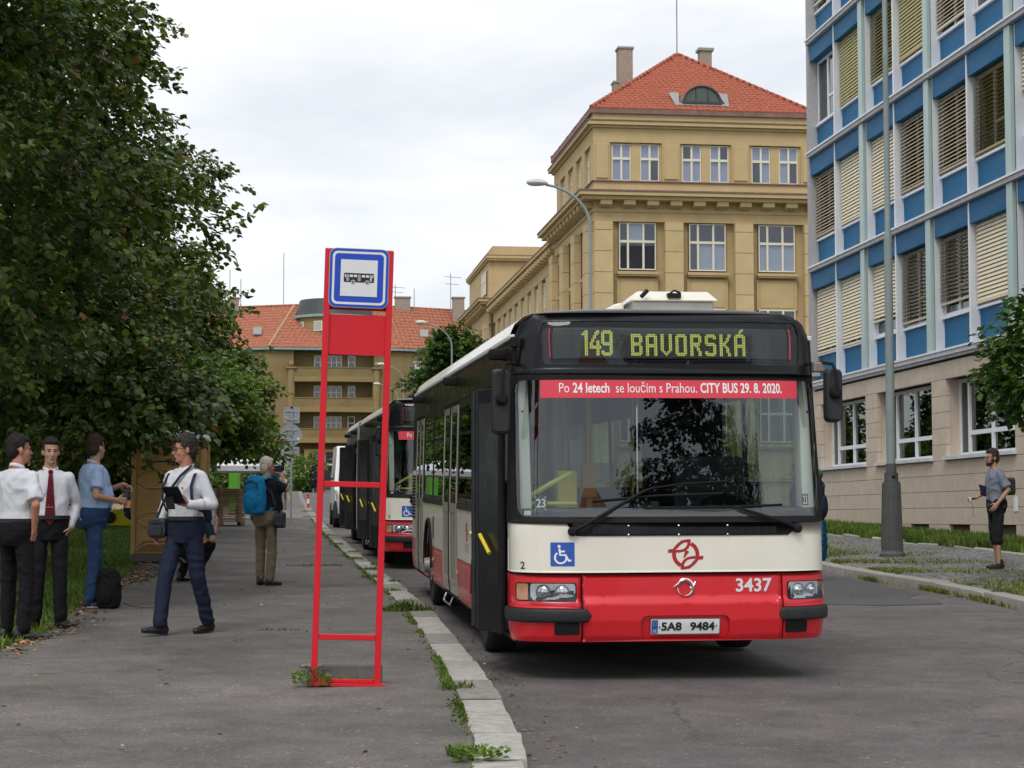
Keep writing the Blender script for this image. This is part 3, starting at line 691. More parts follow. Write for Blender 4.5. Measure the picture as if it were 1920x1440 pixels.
# pyramid roof of pantiles
apex=Vector((20.95,97.6,25.95)); ex0,ex1,ey0,ey1,ez=YX-.12,26.5,YY-.12,104.3,21.53
mb=MB(); mb.add([(ex0,ey0,ez),(ex1,ey0,ez),(ex1,ey1,ez),(ex0,ey1,ez),apex],[(0,1,4),(1,2,4),(2,3,4),(3,0,4),(3,2,1,0)]); roof=yb(mb,'roof',m_tile)
def tiles(name,A,B_,P,par,tw,th_,mat,org,amp=.045):
    """pantiles over the triangle/trapezoid A-B eaves, P list of top points (1 or 2)"""
    A,B_=Vector(A),Vector(B_); u=(B_-A); Wd=u.length; u.normalize(); T0=Vector(P[0]); T1=Vector(P[-1])
    mid=(A+B_)/2; up=(T0+T1)/2-mid; up-=u*up.dot(u); Ls=up.length; up.normalize(); nr=u.cross(up); 
    if nr.z<0: nr=-nr
    ta,tb=(T0-A).dot(u),(T1-A).dot(u); V=[];F_=[]; rows=int(Ls/th_); r2=random.Random(5)
    prof=[(0,.0),(.22,.75),(.42,1.),(.62,.75),(.8,.12),(1.,.0)]
    for j in range(rows+1):
        s0=j*th_; s1=min(Ls,s0+th_*1.12); xl=ta*s0/Ls; xr=Wd+(tb-Wd)*s0/Ls; n=int((xr-xl)/tw)
        for i in range(n+1):
            x0=xl+i*tw+(j%2)*.0; 
            if x0+tw*.6>xr: continue
            o=len(V); dz=r2.uniform(0,.014); jt=r2.uniform(-.01,.01)
            for (a,h) in prof:
                q=A+u*(x0+a*tw)+up*(s0+jt); V.append(q+nr*(h*amp+.055+dz)-Vector(org)); q2=A+u*(x0+a*tw)+up*(s1+jt); V.append(q2+nr*(h*amp*.8+.012+dz)-Vector(org))
            for a in range(len(prof)-1): F_.append((o+2*a,o+2*a+2,o+2*a+3,o+2*a+1))
            # front lip
            q=[A+u*(x0+a*tw)+up*(s0+jt)+nr*.0-Vector(org) for a,h in prof]; k=len(V); V+=q
            for a in range(len(prof)-1): F_.append((o+2*a,k+a,k+a+1,o+2*a+2))
    o_=ob(name,npmesh(name,[tuple(p) for p in V],F_,mat),par); kind(o_,'stuff'); return o_
org=YB.location
c=[(ex0,ey0,ez),(ex1,ey0,ez),(ex1,ey1,ez),(ex0,ey1,ez)]
for k in range(4): tiles('roof_tiles',c[k],c[(k+1)%4],[apex],roof,.285,.335,m_tile,org)
me_rt=MB(); me_rt.tube([(0,0,0),(0,.40,0)],[.12,.095],8); me_rt=me_rt.mesh('ridge_tile',m_tile,smooth=True)
for k in range(4):
    a=Vector(c[k]); d=(apex-a); n=int(d.length/.4); q=d.to_track_quat('Y','Z')
    for j in range(n): ob('ridge_tile',me_rt,roof,tuple(a+d*(j/n)+Vector((0,0,.06))-org),q.to_euler())
# half-round dormer
dz0=21.98; dc=20.85; mb=MB(); prof=[(dc-1.0*math.cos(R(180*k/20)),dz0+.92*math.sin(R(180*k/20))) for k in range(21)]
mb.prism(prof,lambda a,b,k:(a,YY+.35+k*1.9,b)); dm=yb(mb,'dormer',m_lead)
mb=MB(); mb.add([(dc-1.35,YY+.24,21.88),(dc+1.35,YY+.24,21.88),(dc+1.15,YY+.30,22.0),(dc-1.15,YY+.30,22.0),(dc+1.5,YY+1.25,22.72),(dc-1.5,YY+1.25,22.72),(dc+1.,YY+1.2,22.74),(dc-1.,YY+1.2,22.74)],[(0,1,2,3),(1,4,6,2),(0,3,7,5)]); wpart(mb,'dormer_apron',m_lead,YB)
mb=MB(); prof=[(dc-.86*math.cos(R(180*k/16)),dz0+.10+.70*math.sin(R(180*k/16))) for k in range(17)]; mb.prism(prof,lambda a,b,k:(a,YY+.31+k*.03,b)); o_=wpart(mb,'dormer_pane',glass('dormer_glass',(.62,.68,.64),ior=1.6),YB)
mb=MB(); mb.tube([(dc-.93*math.cos(R(180*k/20)),YY+.30,dz0+.06+.82*math.sin(R(180*k/20))) for k in range(21)],.07,6); mb.box(dc-1,dc+1,YY+.22,YY+.36,dz0,dz0+.11)
for q in(-.3,.3): mb.box(dc+q-.02,dc+q+.02,YY+.27,YY+.32,dz0+.1,dz0+.80)
wpart(mb,'dormer_frame',M('dark_brown_frame',(.06,.05,.045),.6),YB)
mb=MB(); mb.box(18.0,18.75,98.5,99.3,22,26.45); yb(mb,'chimney',m_brick); mb=MB(); mb.box(17.94,18.81,98.44,99.36,26.45,26.56); yb(mb,'chimney_cap',m_brick)
mb=MB(); mb.box(18.0-.27,18.0-.02,98.5,99.2,22,24.6); yb(mb,'chimney',m_brick); mb=MB(); mb.box(17.68,17.99,98.44,99.26,24.6,24.7); yb(mb,'chimney_cap',m_lead)
mb=MB(); mb.box(22.52,23.16,99,99.6,22,26.6); yb(mb,'chimney',m_brick); mb=MB(); mb.box(22.42,23.26,98.9,99.7,26.6,26.75); yb(mb,'chimney_cap',m_lead)
mb=MB(); mb.tube([apex,apex+Vector((0,0,5.5))],.035,6); yb(mb,'antenna',m_lead)

# ------------------------------------------------------------------ brown building across the end of the street
m_brown=M('brown_render',(.235,.17,.072),.92,var=.14,sc=.5,dirt=.4,dirtcol=(.13,.09,.04),bump=.15,bs=12,pos=True)
m_ochre2=M('yellow_render_band',(.29,.21,.092),.92,var=.1,sc=.7,dirt=.3,dirtcol=(.2,.13,.05),pos=True)
m_tile2=M('orange_roof_tile',(.40,.145,.085),.85,var=.22,sc=2.5,dirt=.2,dirtcol=(.30,.10,.05),pos=True)
m_dark=M('dark_sheet_metal',(.05,.055,.055),.5,var=.2)
m_verd=M('verdigris_copper',(.24,.36,.32),.6,var=.2,sc=2,pos=True)
FB=thing('apartment_building','brown apartment block with curved balconies and orange tiled roof at the end of the street','building',(6.4,208,4.6))
def fb(mb,name,mat,**k): return wpart(mb,name,mat,FB,**k)
fy=205.
def fseg(x): # facade plan: straight middle, wings folding back
    return fy+max(0,-.7-x)*.45+max(0,x-13.6)*.40
def wallseg(name,mat,x0,x1,z0,z1,out=0.,n=1,dep=4.):
    mb=MB(); xs=[x0+(x1-x0)*k/n for k in range(n+1)]
    if x0<-.7<x1: xs.append(-.7)
    if x0<13.6<x1: xs.append(13.6)
    xs=sorted(xs); v=[]
    for x in xs: v+=[(x,fseg(x)-out,z0),(x,fseg(x)-out,z1),(x,fseg(x)+dep,z0),(x,fseg(x)+dep,z1)]
    f=[]
    for i in range(len(xs)-1):
        a=4*i; f+=[(a,a+4,a+5,a+1),(a+2,a+3,a+7,a+6),(a+1,a+5,a+7,a+3),(a,a+2,a+6,a+4)]
    e=4*(len(xs)-1); f+=[(0,1,3,2),(e,e+2,e+3,e+1)]
    mb.add(v,f); return fb(mb,name,mat)
wallseg('wall',m_brown,-26,2.0,4,19.45); wallseg('wall',m_brown,10.6,30,4,19.45)
mb=MB(); mb.box(2.0,10.6,fy+1.5,fy+5,4,19.45); fb(mb,'loggia_wall',m_brown)
wallseg('eaves',m_verd,-26.2,30.2,19.5,19.72,.5); wallseg('eaves_soffit',m_dark,-26,30,19.42,19.49,.42)
# balconies: parapet slabs bowed slightly forward, pillars, ball finials
for i,(z0,z1) in enumerate(((16.1,17.55),(12.85,14.3),(9.55,11.0))):
    pl=[]; n=14
    for k in range(n+1):
        t=k/n; x=2.05+8.5*t; pl.append((x,fy-.30-.5*math.sin(math.pi*t)))
    mb=MB(); v=[]
    for x,y in pl: v+=[(x,y,z0+.55),(x,y,z1),(x,y+.18,z0+.55),(x,y+.18,z1)]
    f=[]
    for k in range(n): a=4*k; f+=[(a,a+4,a+5,a+1),(a+2,a+3,a+7,a+6),(a+1,a+5,a+7,a+3),(a,a+2,a+6,a+4)]
    f+=[(0,1,3,2),(4*n,4*n+2,4*n+3,4*n+1)]
    mb.add(v,f); fb(mb,'balcony_parapet',m_brown)
    mb=MB(); poly_=[(x,y-.12) for x,y in pl]+[(10.55,fy+1.49),(2.05,fy+1.49)]; mb.prism(poly_,lambda a,b,k:(a,b,z0+k*.54)); fb(mb,'balcony_floor',m_ochre2)
    mb=MB(); v=[]
    for x,y in pl: v+=[(x,y-.06,z1+.003),(x,y-.06,z1+.10),(x,y+.24,z1+.003),(x,y+.24,z1+.10)]
    mb.add(v,[tuple(q) for q in f]); fb(mb,'coping',m_brown)
    for a,b,post in((4.2,4.95,0),(5.5,7.2,1),(7.85,8.65,0)):
        fr=MB(); zw0,zw1=z0+1.42,z0+2.95
        fr.box(a,b,fy+1.42,fy+1.46,zw0,zw0+.1); fr.box(a,b,fy+1.42,fy+1.46,zw1-.1,zw1); fr.box(a,b,fy+1.41,fy+1.46,zw0+.75,zw0+.85)
        for q in ([a+.05,b-.05]+([a+(b-a)*.33,a+(b-a)*.66] if post else [])): fr.box(q-.06,q+.06,fy+1.405,fy+1.465,zw0,zw1)
        w=fb(fr,'window',m_sash); p=MB(); p.box(a+.05,b-.05,fy+1.44,fy+1.455,zw0+.05,zw1-.05); wpart(p,'pane',m_paneb,FB).parent=w
    p=MB(); 
for x in(1.75,10.85):
    mb=MB(); mb.lathe([(.42,0),(.42,12.9)],12,(x,fy-.05,4.6)); fb(mb,'pillar',m_ochre2,smooth=True)
    mb=MB(); mb.box(x-.55,x+.55,fy-.6,fy+.4,17.5,17.68); mb.ell((x,fy-.1,18.0),(.3,.3,.33)); fb(mb,'finial',m_ochre2)
mb=MB(); mb.box(3.2,9.6,fy+.3,fy+1.49,4.5,8.9); fb(mb,'ground_floor_wall',M('pale_yellow_render',(.44,.335,.15),.9,var=.1,sc=.6,dirt=.25,pos=True))
for a,b in((4.2,5.),(5.5,7.2),(7.8,8.6)):
    fr=MB(); fr.box(a,b,fy+.22,fy+.32,5.9,8.6); w=fb(fr,'window',m_dark)
    p=MB(); p.box(a+.08,(a+b)/2-.05,fy+.2,fy+.215,6.,7.1); p.box((a+b)/2+.05,b-.08,fy+.2,fy+.215,6.,7.1); p.box(a+.08,b-.08,fy+.2,fy+.215,7.4,8.5); wpart(p,'pane',m_paneb,FB).parent=w
    g=MB(); g.box(a-.0,b+.0,fy+.17,fy+.19,7.18,7.32); wpart(g,'transom',m_sash,FB).parent=w
mb=MB(); mb.add([(1.6,fy-2.2,5.05),(8.2,fy-2.2,5.05),(8.2,fy-2.2,5.25),(1.6,fy-2.2,5.25),(2.2,fy+.2,6.1),(8.2,fy+.2,6.1)],[(0,1,2,3),(3,2,5,4),(0,3,4),(1,5,2)]); fb(mb,'ramp_roof',M('pale_yellow_wall',(.46,.36,.17),.9,var=.08,pos=True))
# wing windows
def fwin(x,z0,w=1.15,h=1.75):
    y=fseg(x); fr=MB(); fr.box(x-w/2,x+w/2,y-.1,y+.05,z0,z0+h); wd=fb(fr,'window',m_sash)
    for a in(-1,1):
        for zz in((.1,.95),(1.1,h-.1)): p=MB(); cx=x+a*w/4; p.box(cx-w/4+.07,cx+w/4-.07,y-.13,y-.105,z0+zz[0],z0+zz[1]); wpart(p,'pane',m_paneb,FB).parent=wd
    s=MB(); s.box(x-w/2-.2,x+w/2+.2,y-.25,y,z0-.25,z0-.08); wpart(s,'window_sill',m_brown,FB).parent=wd
for z in(16.7,13.4,10.0,6.4):
    for x in(-2.3,15.1,19.,23.,-6,-10): fwin(x,z)
for x in(-.0,12.6):
    mb=MB(); mb.box(x-.03,x+.03,fy-.06,fy-.01,7.5,15.2); mb.box(x-.45,x+.45,fy-.06,fy-.012,12.4,12.5); mb.ell((x,fy-.05,15.3),(.16,.08,.16)); fb(mb,'wall_ornament',m_dark)
# roof: middle slope, two wing slopes
def fr_(x): return fseg(x)-.5
RT=24.95
mb=MB(); L_=[(-26,fr_(-26)+0),(-.7,fy-.5),(13.6,fy-.5),(30,fr_(30))]; U_=[(-24,fr_(-26)+7.5),(2.1,fy+6.5),(12.3,fy+6.5),(27,fr_(30)+6)]
v=[(x,y,19.72) for x,y in L_]+[(x,y,RT) for x,y in U_]; mb.add(v,[(0,1,5,4),(1,2,6,5),(2,3,7,6)])
mb.add([(x,y+12,19.72) for x,y in L_]+[(x,y,RT-.01) for x,y in U_],[(1,0,4,5),(2,1,5,6),(3,2,6,7)])
rf=fb(mb,'roof',m_tile2)
tv=[Vector(p) for p in v]
for a,b,t0,t1 in((0,1,4,5),(1,2,5,6),(2,3,6,7)): tiles('roof_tiles',tv[a],tv[b],[tv[t0],tv[t1]],rf,.55,.62,m_tile2,FB.location,.06)
for a,b in((1,5),(2,6),(4,5),(5,6),(6,7)):
    t=MB(); t.tube([tv[a]+Vector((0,0,.1)),tv[b]+Vector((0,0,.1))],.13,6); wpart(t,'ridge_tiles',M('pale_ridge',(.48,.30,.2),.9) if a==1 and b==5 else m_tile2,FB)
# drum dormer with dark curved roof
n=20; cx,cy=6.45,fy+4.9
def drum(r0,r1,z0,z1): return [(cx+r0*math.cos(R(180+180*k/n)),cy+r1*math.sin(R(180+180*k/n))) for k in range(n+1)]
mb=MB(); mb.prism(drum(4.0,3.6,0,0),lambda a,b,k:(a,b,20.4+k*2.9)); fb(mb,'dormer',m_ochre2)
mb=MB(); mb.prism(drum(4.45,4.0,0,0),lambda a,b,k:(a,b,23.3+k*.28)); fb(mb,'dormer_eaves',m_verd)
mb=MB(); mb.prism(drum(4.3,3.9,0,0),lambda a,b,k:(cx+(a-cx)*(1-.12*k),cy+(b-cy)*(1-.12*k),23.583+k*1.75)); fb(mb,'dormer_roof',m_dark)
for k in(3,7,13,17):
    x,y=drum(4.03,3.63,0,0)[k]; mb=MB(); d=Vector((x-cx,(y-cy),0)).normalized(); t=Vector((-d.y,d.x,0)); mb.obox((x,y,22.3),t*.5,d*.06,(0,0,.55)); w=fb(mb,'window',m_sash); p=MB(); p.obox((x+d.x*.07,y+d.y*.07,22.3),t*.4,d*.02,(0,0,.45)); wpart(p,'pane',m_paneb,FB).parent=w
for x,y,w,h in((14.1,fy+6.6,1.7,1.1),(20.4,fr_(20)+5,1.3,1.2),(-4.6,fr_(-4)+7,1.2,.9)):
    mb=MB(); mb.box(x-w/2,x+w/2,y,y+1,RT-1.5,RT+h); fb(mb,'chimney',m_brick); mb=MB(); mb.box(x-w/2-.1,x+w/2+.1,y-.1,y+1.1,RT+h,RT+h+.15); fb(mb,'chimney_cap',m_brick)
for x,h,cr_ in((.9,6.,0),(13.3,2.6,1),(19.5,4.,1),(-5.,4,0),(-3.8,3.,0),(15.4,2.2,0),(11.5,3,0)):
    mb=MB(); y=fy+7; mb.tube([(x,y,RT-.5),(x,y,RT+h)],.045,5)
    if cr_:
        for q in(.9,.7): mb.tube([(x-.8*q,y,RT+h*q),(x+1.3*q,y,RT+h*q-.1)],.03,4)
    fb(mb,'antenna',m_lead)
for x,z in((-1.9,21.6),(16.2,21.6)):
    yy=fr_(x)+(z-19.72)/(RT-19.72)*7; mb=MB(); mb.obox((x,yy-.15,z+.1),(.45,0,0),(0,.42,.42),(0,-.06,.06)); fb(mb,'skylight',m_lead)
# grey walls and hoarding beside it
m_greyw=M('grey_concrete_wall',(.33,.34,.35),.9,var=.12,sc=.8,dirt=.3,dirtcol=(.2,.2,.2),pos=True)
mb=MB(); mb.box(-2.6,2.2,198.6,199.2,4.2,8.5); mb.box(-2.7,2.25,198.5,199.3,8.5,8.66); tag(mb.build('boundary_wall',m_greyw),'plain grey concrete wall in front of the brown apartment block','wall')
# ------------------------------------------------------------------ buses
p_cream=M('cream_bus_paint',(.78,.745,.645),.28,var=.02,coat=.5,dirt=.10,dirtcol=(.45,.42,.34),sc=2.5)
p_red=M('red_bus_paint',(.66,.014,.024),.30,var=.04,coat=.35,dirt=.08,dirtcol=(.35,.03,.03),sc=2)
p_redold=M('faded_red_bus_paint',(.50,.06,.06),.32,var=.08,coat=.3,dirt=.25,dirtcol=(.33,.12,.10),sc=3)
p_blk=M('black_bus_paint',(.010,.010,.012),.25,var=.05,coat=.0,spec=.28,dirt=.05,dirtcol=(.06,.06,.06))
p_seal=M('black_rubber',(.013,.013,.014),.6,var=.15,spec=.15,dirt=.12,dirtcol=(.05,.05,.05))
p_bump=M('worn_black_plastic',(.022,.023,.026),.5,var=.2,spec=.3,dirt=.25,dirtcol=(.09,.09,.09),bump=.15,bs=150)
p_grey=M('grey_door_panel',(.30,.29,.245),.3,var=.06,coat=.3,dirt=.3,dirtcol=(.16,.15,.12))
p_tyre=M('tyre_rubber',(.016,.016,.016),.85,var=.2,dirt=.4,dirtcol=(.06,.055,.05))
p_rim=M('dusty_wheel_rim',(.28,.28,.27),.55,metal=.4,var=.15,dirt=.5,dirtcol=(.1,.09,.08))
p_chrome=M('chrome',(.82,.82,.83),.08,metal=1.,var=0)
p_under=M('dark_underbody',(.012,.012,.012),.9,var=.2)
p_int=M('grey_interior',(.07,.07,.075),.7,var=.15)
p_ceil=M('pale_bus_ceiling',(.34,.34,.33),.6,var=.05)
p_pillar=M('cream_interior_trim',(.84,.80,.70),.6,var=.04,dirt=.06,dirtcol=(.45,.41,.35))
p_seat=M('maroon_seat_fabric',(.09,.022,.032),.9,var=.3,sc=30)
p_yel=M('yellow_handrail',(.78,.60,.02),.4,var=.03)
p_refl=M('lamp_reflector',(.50,.51,.52),.3,metal=.15,var=.15,sc=40)
p_amb=M('orange_lens',(.42,.20,.11),.2,var=.05,coat=.4)
p_silver=M('silver_vinyl',(.72,.72,.74),.45,var=.02)
p_logo=M('dark_red_vinyl',(.40,.012,.02),.5,var=.03)
p_blue=M('blue_vinyl',(.02,.09,.42),.5,var=.03)
p_wht=M('white_vinyl',(.83,.83,.83),.5,var=.02)
p_ban=M('red_banner',(.70,.045,.075),.6,var=.03)
p_ink=M('black_ink',(.012,.012,.012),.6,var=0)
p_dotglow=M('yellow_green_display_dot',(.62,.68,.13),.6,var=.08,sc=40,emit=.16)  # flip-dots give no light; faint glow added so they look lit
p_dotoff=M('dark_display_dot',(.022,.024,.020),.6,var=.1)
p_plate=M('number_plate_white',(.72,.73,.72),.4,var=.04,dirt=.12,dirtcol=(.4,.4,.4))
g_ws=glass('windscreen_glass',(.66,.73,.72),ior=1.9)
g_side=glass('tinted_bus_window',(.20,.23,.21),ior=1.75)
g_lens=glass('lamp_lens',(.9,.92,.94),ior=1.4)
g_disp=glass('display_window',(.85,.87,.9),ior=1.45)
HW=1.235; DD=.36
_t=np.linspace(0,1,400); _u=DD*(1-np.power(np.clip(1-_t**5.2,0,1),1/2.15)); _a=np.concatenate([[0],np.cumsum(np.hypot(np.diff(_t)*HW,np.diff(_u)))]); AA=float(_a[-1])
def hwf(w): return float(np.interp(w,[0,.30,.45,1.25,2.32,2.66,2.77,2.83,2.86],[.97,.985,1,1,.978,.962,.93,.87,.78]))
def prf(w): return float(np.interp(w,[.2,.28,.34,.46,.60,.63,.815,1.18,1.25,2.33,2.40,2.70,2.78,2.83,2.86],[.10,.06,.025,.0,.0,.03,.035,.055,.075,.235,.243,.272,.30,.35,.45]))
def fmap(a,w,off=0.):
    s=1 if a>=0 else -1; b=abs(a)
    if b<=AA: t=float(np.interp(b,_a,_t)); u=float(np.interp(b,_a,_u))
    else: t=1.; u=DD+b-AA
    b0,b1=max(0,min(b,AA)-.01),min(b,AA)+.01
    if b>=AA: tx,ty=0,1.
    else:
        tx=(np.interp(b1,_a,_t)-np.interp(b0,_a,_t))*HW; ty=np.interp(b1,_a,_u)-np.interp(b0,_a,_u); L=math.hypot(tx,ty); tx/=L; ty/=L
    nx,ny=ty,-tx
    return Vector((s*(HW*hwf(w)*t+nx*off),u+prf(w)+ny*off,w))
def av(v,w):
    t=(v-HW)/(HW*hwf(w)); return math.copysign(float(np.interp(min(abs(t),1),_t,_a)),t)
def fv(v,w,off=0.): return fmap(av(v,w),w,off)
def aE(w): return AA+.52-DD-prf(w)
def SL(u,w,off=0.): return Vector((-HW*hwf(w)-off,u,w))
def SR(u,w,off=0.): return Vector((HW*hwf(w)+off,u,w))
def fquad(w0,w1,v0=None,v1=None):
    """front region polygon in (a,w); None = wraps to the side"""
    ws=[w0+(w1-w0)*k/6 for k in range(7)]
    Rt=[((aE(w) if v1 is None else av(v1,w)),w) for w in ws]; Lt=[((-aE(w) if v0 is None else av(v0,w)),w) for w in reversed(ws)]
    return Rt+Lt
BMP={'1':"..##...|.###...|####...|..##...|..##...|..##...|..##...|..##...|..##...|..##...|..##...|..##...|..##...|..##...|..##...",
'4':"....##.|...###.|...##..|..##...|..##...|.##....|.##.##.|##..##.|##..##.|#######|#######|....##.|....##.|....##.|....##.",
'9':".#####.|#######|##...##|##...##|##...##|##...##|##...##|#######|.######|.....##|.....##|.....##|##...##|#######|.#####.",
'B':"######.|#######|##...##|##...##|##...##|######.|######.|##...##|##...##|##...##|##...##|#######|######.",
'A':".#####.|#######|##...##|##...##|##...##|##...##|#######|#######|##...##|##...##|##...##|##...##|##...##",
'V':"##...##|##...##|##...##|##...##|##...##|##...##|##...##|##...##|##...##|##...##|.##.##.|..###..|...#...",
'O':".#####.|#######|##...##|##...##|##...##|##...##|##...##|##...##|##...##|##...##|##...##|#######|.#####.",
'R':"######.|#######|##...##|##...##|##...##|######.|######.|##.##..|##..##.|##..##.|##...##|##...##|##...##",
'S':".#####.|#######|##...##|##.....|##.....|######.|.######|.....##|.....##|.....##|##...##|#######|.#####.",
'K':"##...##|##...##|##..##.|##..##.|##.##..|####...|####...|##.##..|##..##.|##..##.|##..##.|##...##|##...##"}
def dots(cells,fn,sx,sy,off,x0,ytop):
    V=[];Fq=[]
    for i,j in cells:
        x=x0+i*sx; y=ytop-j*sy; o=len(V); g=.40
        V+=[(x-sx*g,y-sy*g),(x+sx*g,y-sy*g),(x+sx*g,y+sy*g),(x-sx*g,y+sy*g)]; Fq.append((o,o+1,o+2,o+3))
    return V,Fq
def leafshape(cx,cy,ang,L,wd,hole=False):
    P=[]
    for k in range(13): t=k/12; P.append((L*(t-.5),wd*math.sin(math.pi*t)**.8/2))
    for k in range(11,0,-1): t=k/12; P.append((L*(t-.5),-wd*math.sin(math.pi*t)**.8/2))
    c,s=math.cos(R(ang)),math.sin(R(ang)); return [(cx+c*x-s*y,cy+s*x+c*y) for x,y in P]
def ringvf(outer,inner):
    n=len(outer); return list(outer)+list(inner),[(i,(i+1)%n,n+(i+1)%n,n+i) for i in range(n)]
def bus_wheel(par,x,y,side,r=.475):
    t=MB(); w=.27; t.lathe([(r*.60,-w/2),(r*.93,-w/2),(r*.99,-w*.40),(r,-w*.3),(r,w*.3),(r*.99,w*.40),(r*.93,w/2),(r*.60,w/2),(r*.60,-w/2)],36,(0,0,0),(1,0,0)); o=t.build('wheel',p_tyre,par,(x,y,r),smooth=True)
    rim=MB(); s=side; rim.lathe([(r*.60,s*w*.50),(r*.57,s*w*.44),(r*.50,s*w*.25),(r*.42,s*w*.30),(r*.30,s*w*.55),(r*.20,s*w*.60),(r*.18,s*w*.85),(.02,s*w*.86)],28,(0,0,0),(1,0,0))
    for k in range(10): a=2*math.pi*k/10; rim.lathe([(.017,s*w*.35),(.017,s*w*.56)],6,(0,r*.36*math.cos(a),r*.36*math.sin(a)),(1,0,0))
    for k in range(16):
        a=2*math.pi*k/16; rim.ell((s*w*.40,r*.53*math.cos(a),r*.53*math.sin(a)),(.015,.02,.02),6,4)
    rim.build('rim',p_rim,o,smooth=True); return o
def archpoly(u0,u1,w0,w1,cu,cw,r,n=14):
    """rectangle minus a wheel-arch circle: list of polygons"""
    if cu is None or cw+r<=w0: return [[(u0,w0),(u1,w0),(u1,w1),(u0,w1)]]
    def du(w): return math.sqrt(max(0,r*r-(w-cw)**2))
    if cw+r<w1:  # arch ends inside: one polygon
        d=du(w0); a0=math.atan2(w0-cw,-d); a1=math.atan2(w0-cw,d)
        P=[(u0,w0)]+[(cu+r*math.cos(a0+(a1-a0)*k/n),cw+r*math.sin(a0+(a1-a0)*k/n)) for k in range(n+1)]+[(u1,w0),(u1,w1),(u0,w1)]
        return [P]
    ws=[w0+(w1-w0)*k/6 for k in range(7)]
    return [[(u0,w0)]+[(cu-du(w),w) for w in ws]+[(u0,w1)],[(u1,w1)]+[(cu+du(w),w) for w in reversed(ws)]+[(u1,w0)]]
def make_bus(number,fleet,label,loc,rot,art=False,doors_open=(0,)):
    T=thing('city_bus',label,'bus',loc,0,'city buses at the stop'); T.rotation_euler=rot
    P=lambda name,outer,off,th,mat,par=T,holes=(),fn=fmap,dx=.07,dy=.12: patch(name,outer,holes,fn,off,th,mat,par,dx,dy)
    ra=lambda v0,v1,w0,w1,r,n=4: [(av(a,b),b) for a,b in rr(v0,v1,w0,w1,r,n)]
    # ---- front skin
    P('front_panel',fquad(.822,1.195),0,.02,p_cream)
    rec=ra(.957,1.644,.318,.497,.05)
    ctr=fquad(.300,.805,.512,2.060)
    P('bumper',ctr,0,.02,p_red,holes=(rec,),dy=.03)
    P('plate_recess',ra(.95,1.65,.311,.504,.05),-.028,.01,p_red)
    for v0,v1,hl in((None,.500,(.024,.469)),(2.072,None,(2.113,2.457))):
        P('bumper_corner',fquad(.555,.805,v0,v1),0,.02,p_red,dy=.03); P('bumper_corner',fquad(.300,.45,v0,v1),.0,.02,p_red,dy=.03)
    for v0,v1 in((-.01,.575),(2.031,2.49)):
        z=fquad(.452,.552,(None if v0<0 else v0),(None if v1>2.4 else v1))
        a0_,a1_=(-aE(.5),av(.575,.5)) if v0<0 else (av(2.031,.5),aE(.5)); b=MB(); rg=[]
        for k in range(31):
            a=a0_+(a1_-a0_)*k/30; e=min(1,math.sqrt(max(.0,1-max(0,1-(a1_-a if v0<0 else a-a0_)/.035)**2))+.12)
            rg.append([fmap(a,.500+.052*e*math.copysign(abs(math.sin(q))**.6,math.sin(q)),.006+.024*e*math.copysign(abs(math.cos(q))**.6,math.cos(q))) for q in [2*math.pi*j/16 for j in range(16)]])
        b.loft(rg); b=b.build('bumper_strip',p_bump,T,smooth=60.)
    for v0,v1 in((.301,.488),(2.085,2.262)): P('step_pad',ra(v0,v1,.355,.448,.012),.010,.012,p_seal)
    # head lamps: housing, indicator, two reflectors, lens
    for (v0,v1,ind) in((.030,.469,0),(2.108,2.452,1)):
        hs=P('headlight',ra(v0,v1,.607,.747,.022),.003,.012,p_seal)
        iv=(v0+.010,v0+.085) if ind==0 else (v1-.055,v1-.006)
        P('indicator',ra(*iv,.616,.738,.012),.008,.006,p_amb,hs)
        lv=(v0+.10,v1-.01) if ind==0 else (v0+.01,v1-.066)
        P('reflector_shell',ra(lv[0],lv[1],.614,.740,.02),.0045,.004,p_refl,hs)
        m_=(lv[0]+lv[1])/2; cs=((lv[0]*.3+lv[1]*.7),(lv[0]*.72+lv[1]*.28))
        for q in cs:
            c=fv(q,.677,.006); n=(fv(q,.677,.1)-c).normalized(); rb=MB(); rb.lathe([(.058,.004),(.052,.001),(.036,.006),(.020,.018),(.018,.022),(.002,.024)],20,c,n); rb.build('reflector',p_chrome,hs,smooth=True)
        P('lens',ra(lv[0]-.004,lv[1]+.004,.611,.743,.022),.034,.003,g_lens,hs)
    # seams are real gaps; dark backing behind the skin
    P('backing',fquad(.305,1.2),-.05,.01,p_under)
    # vents under the windscreen
    gp=[(av(a,b),b) for a,b in((.405,1.20),(.405,1.185),(.47,1.10),(2.12,1.10),(2.215,1.17),(2.215,1.20))][::-1]
    gr=P('grille',gp,.008,.01,p_seal)
    lv=MB(); 
    for k in range(90):
        v=.60+1.42*k/89; c=fv(v,1.14,.010); lv.obox(c,(.004,0,0),(0,.003,0),(0,0,.026))
    kind(lv.build('grille_fins',p_bump,gr),'stuff')
    for v in(.87,1.26,1.64):
        for w in(1.108,1.176): bo=MB(); bo.ell(fv(v,w,.012),(.009,.006,.009),8,5); bo.build('bolt',p_chrome,gr,smooth=True)
    # windscreen
    wsB,wsT=1.20,2.345; outer=fquad(wsB,wsT); 
    m_=.045
    def inset(w0,w1,mg,r):
        q=[]; a1=aE((w0+w1)/2)
        for sx,sy in((1,1),(-1,1),(-1,-1),(1,-1)):
            for k in range(6):
                t=R({(1,1):0,(-1,1):90,(-1,-1):180,(1,-1):270}[(sx,sy)]+18*k); wc=(w1-mg-r) if sy>0 else (w0+mg+r); w=wc+r*math.sin(t)
                ac=av(2.425,w)-r; q.append((sx*ac+r*math.cos(t),w))
        return q
    P('windscreen_frame',outer,.012,.045,p_seal,holes=(inset(wsB,wsT,m_,.10),))
    ws=P('windscreen',inset(wsB,wsT,m_-.012,.11),.006,0,g_ws)
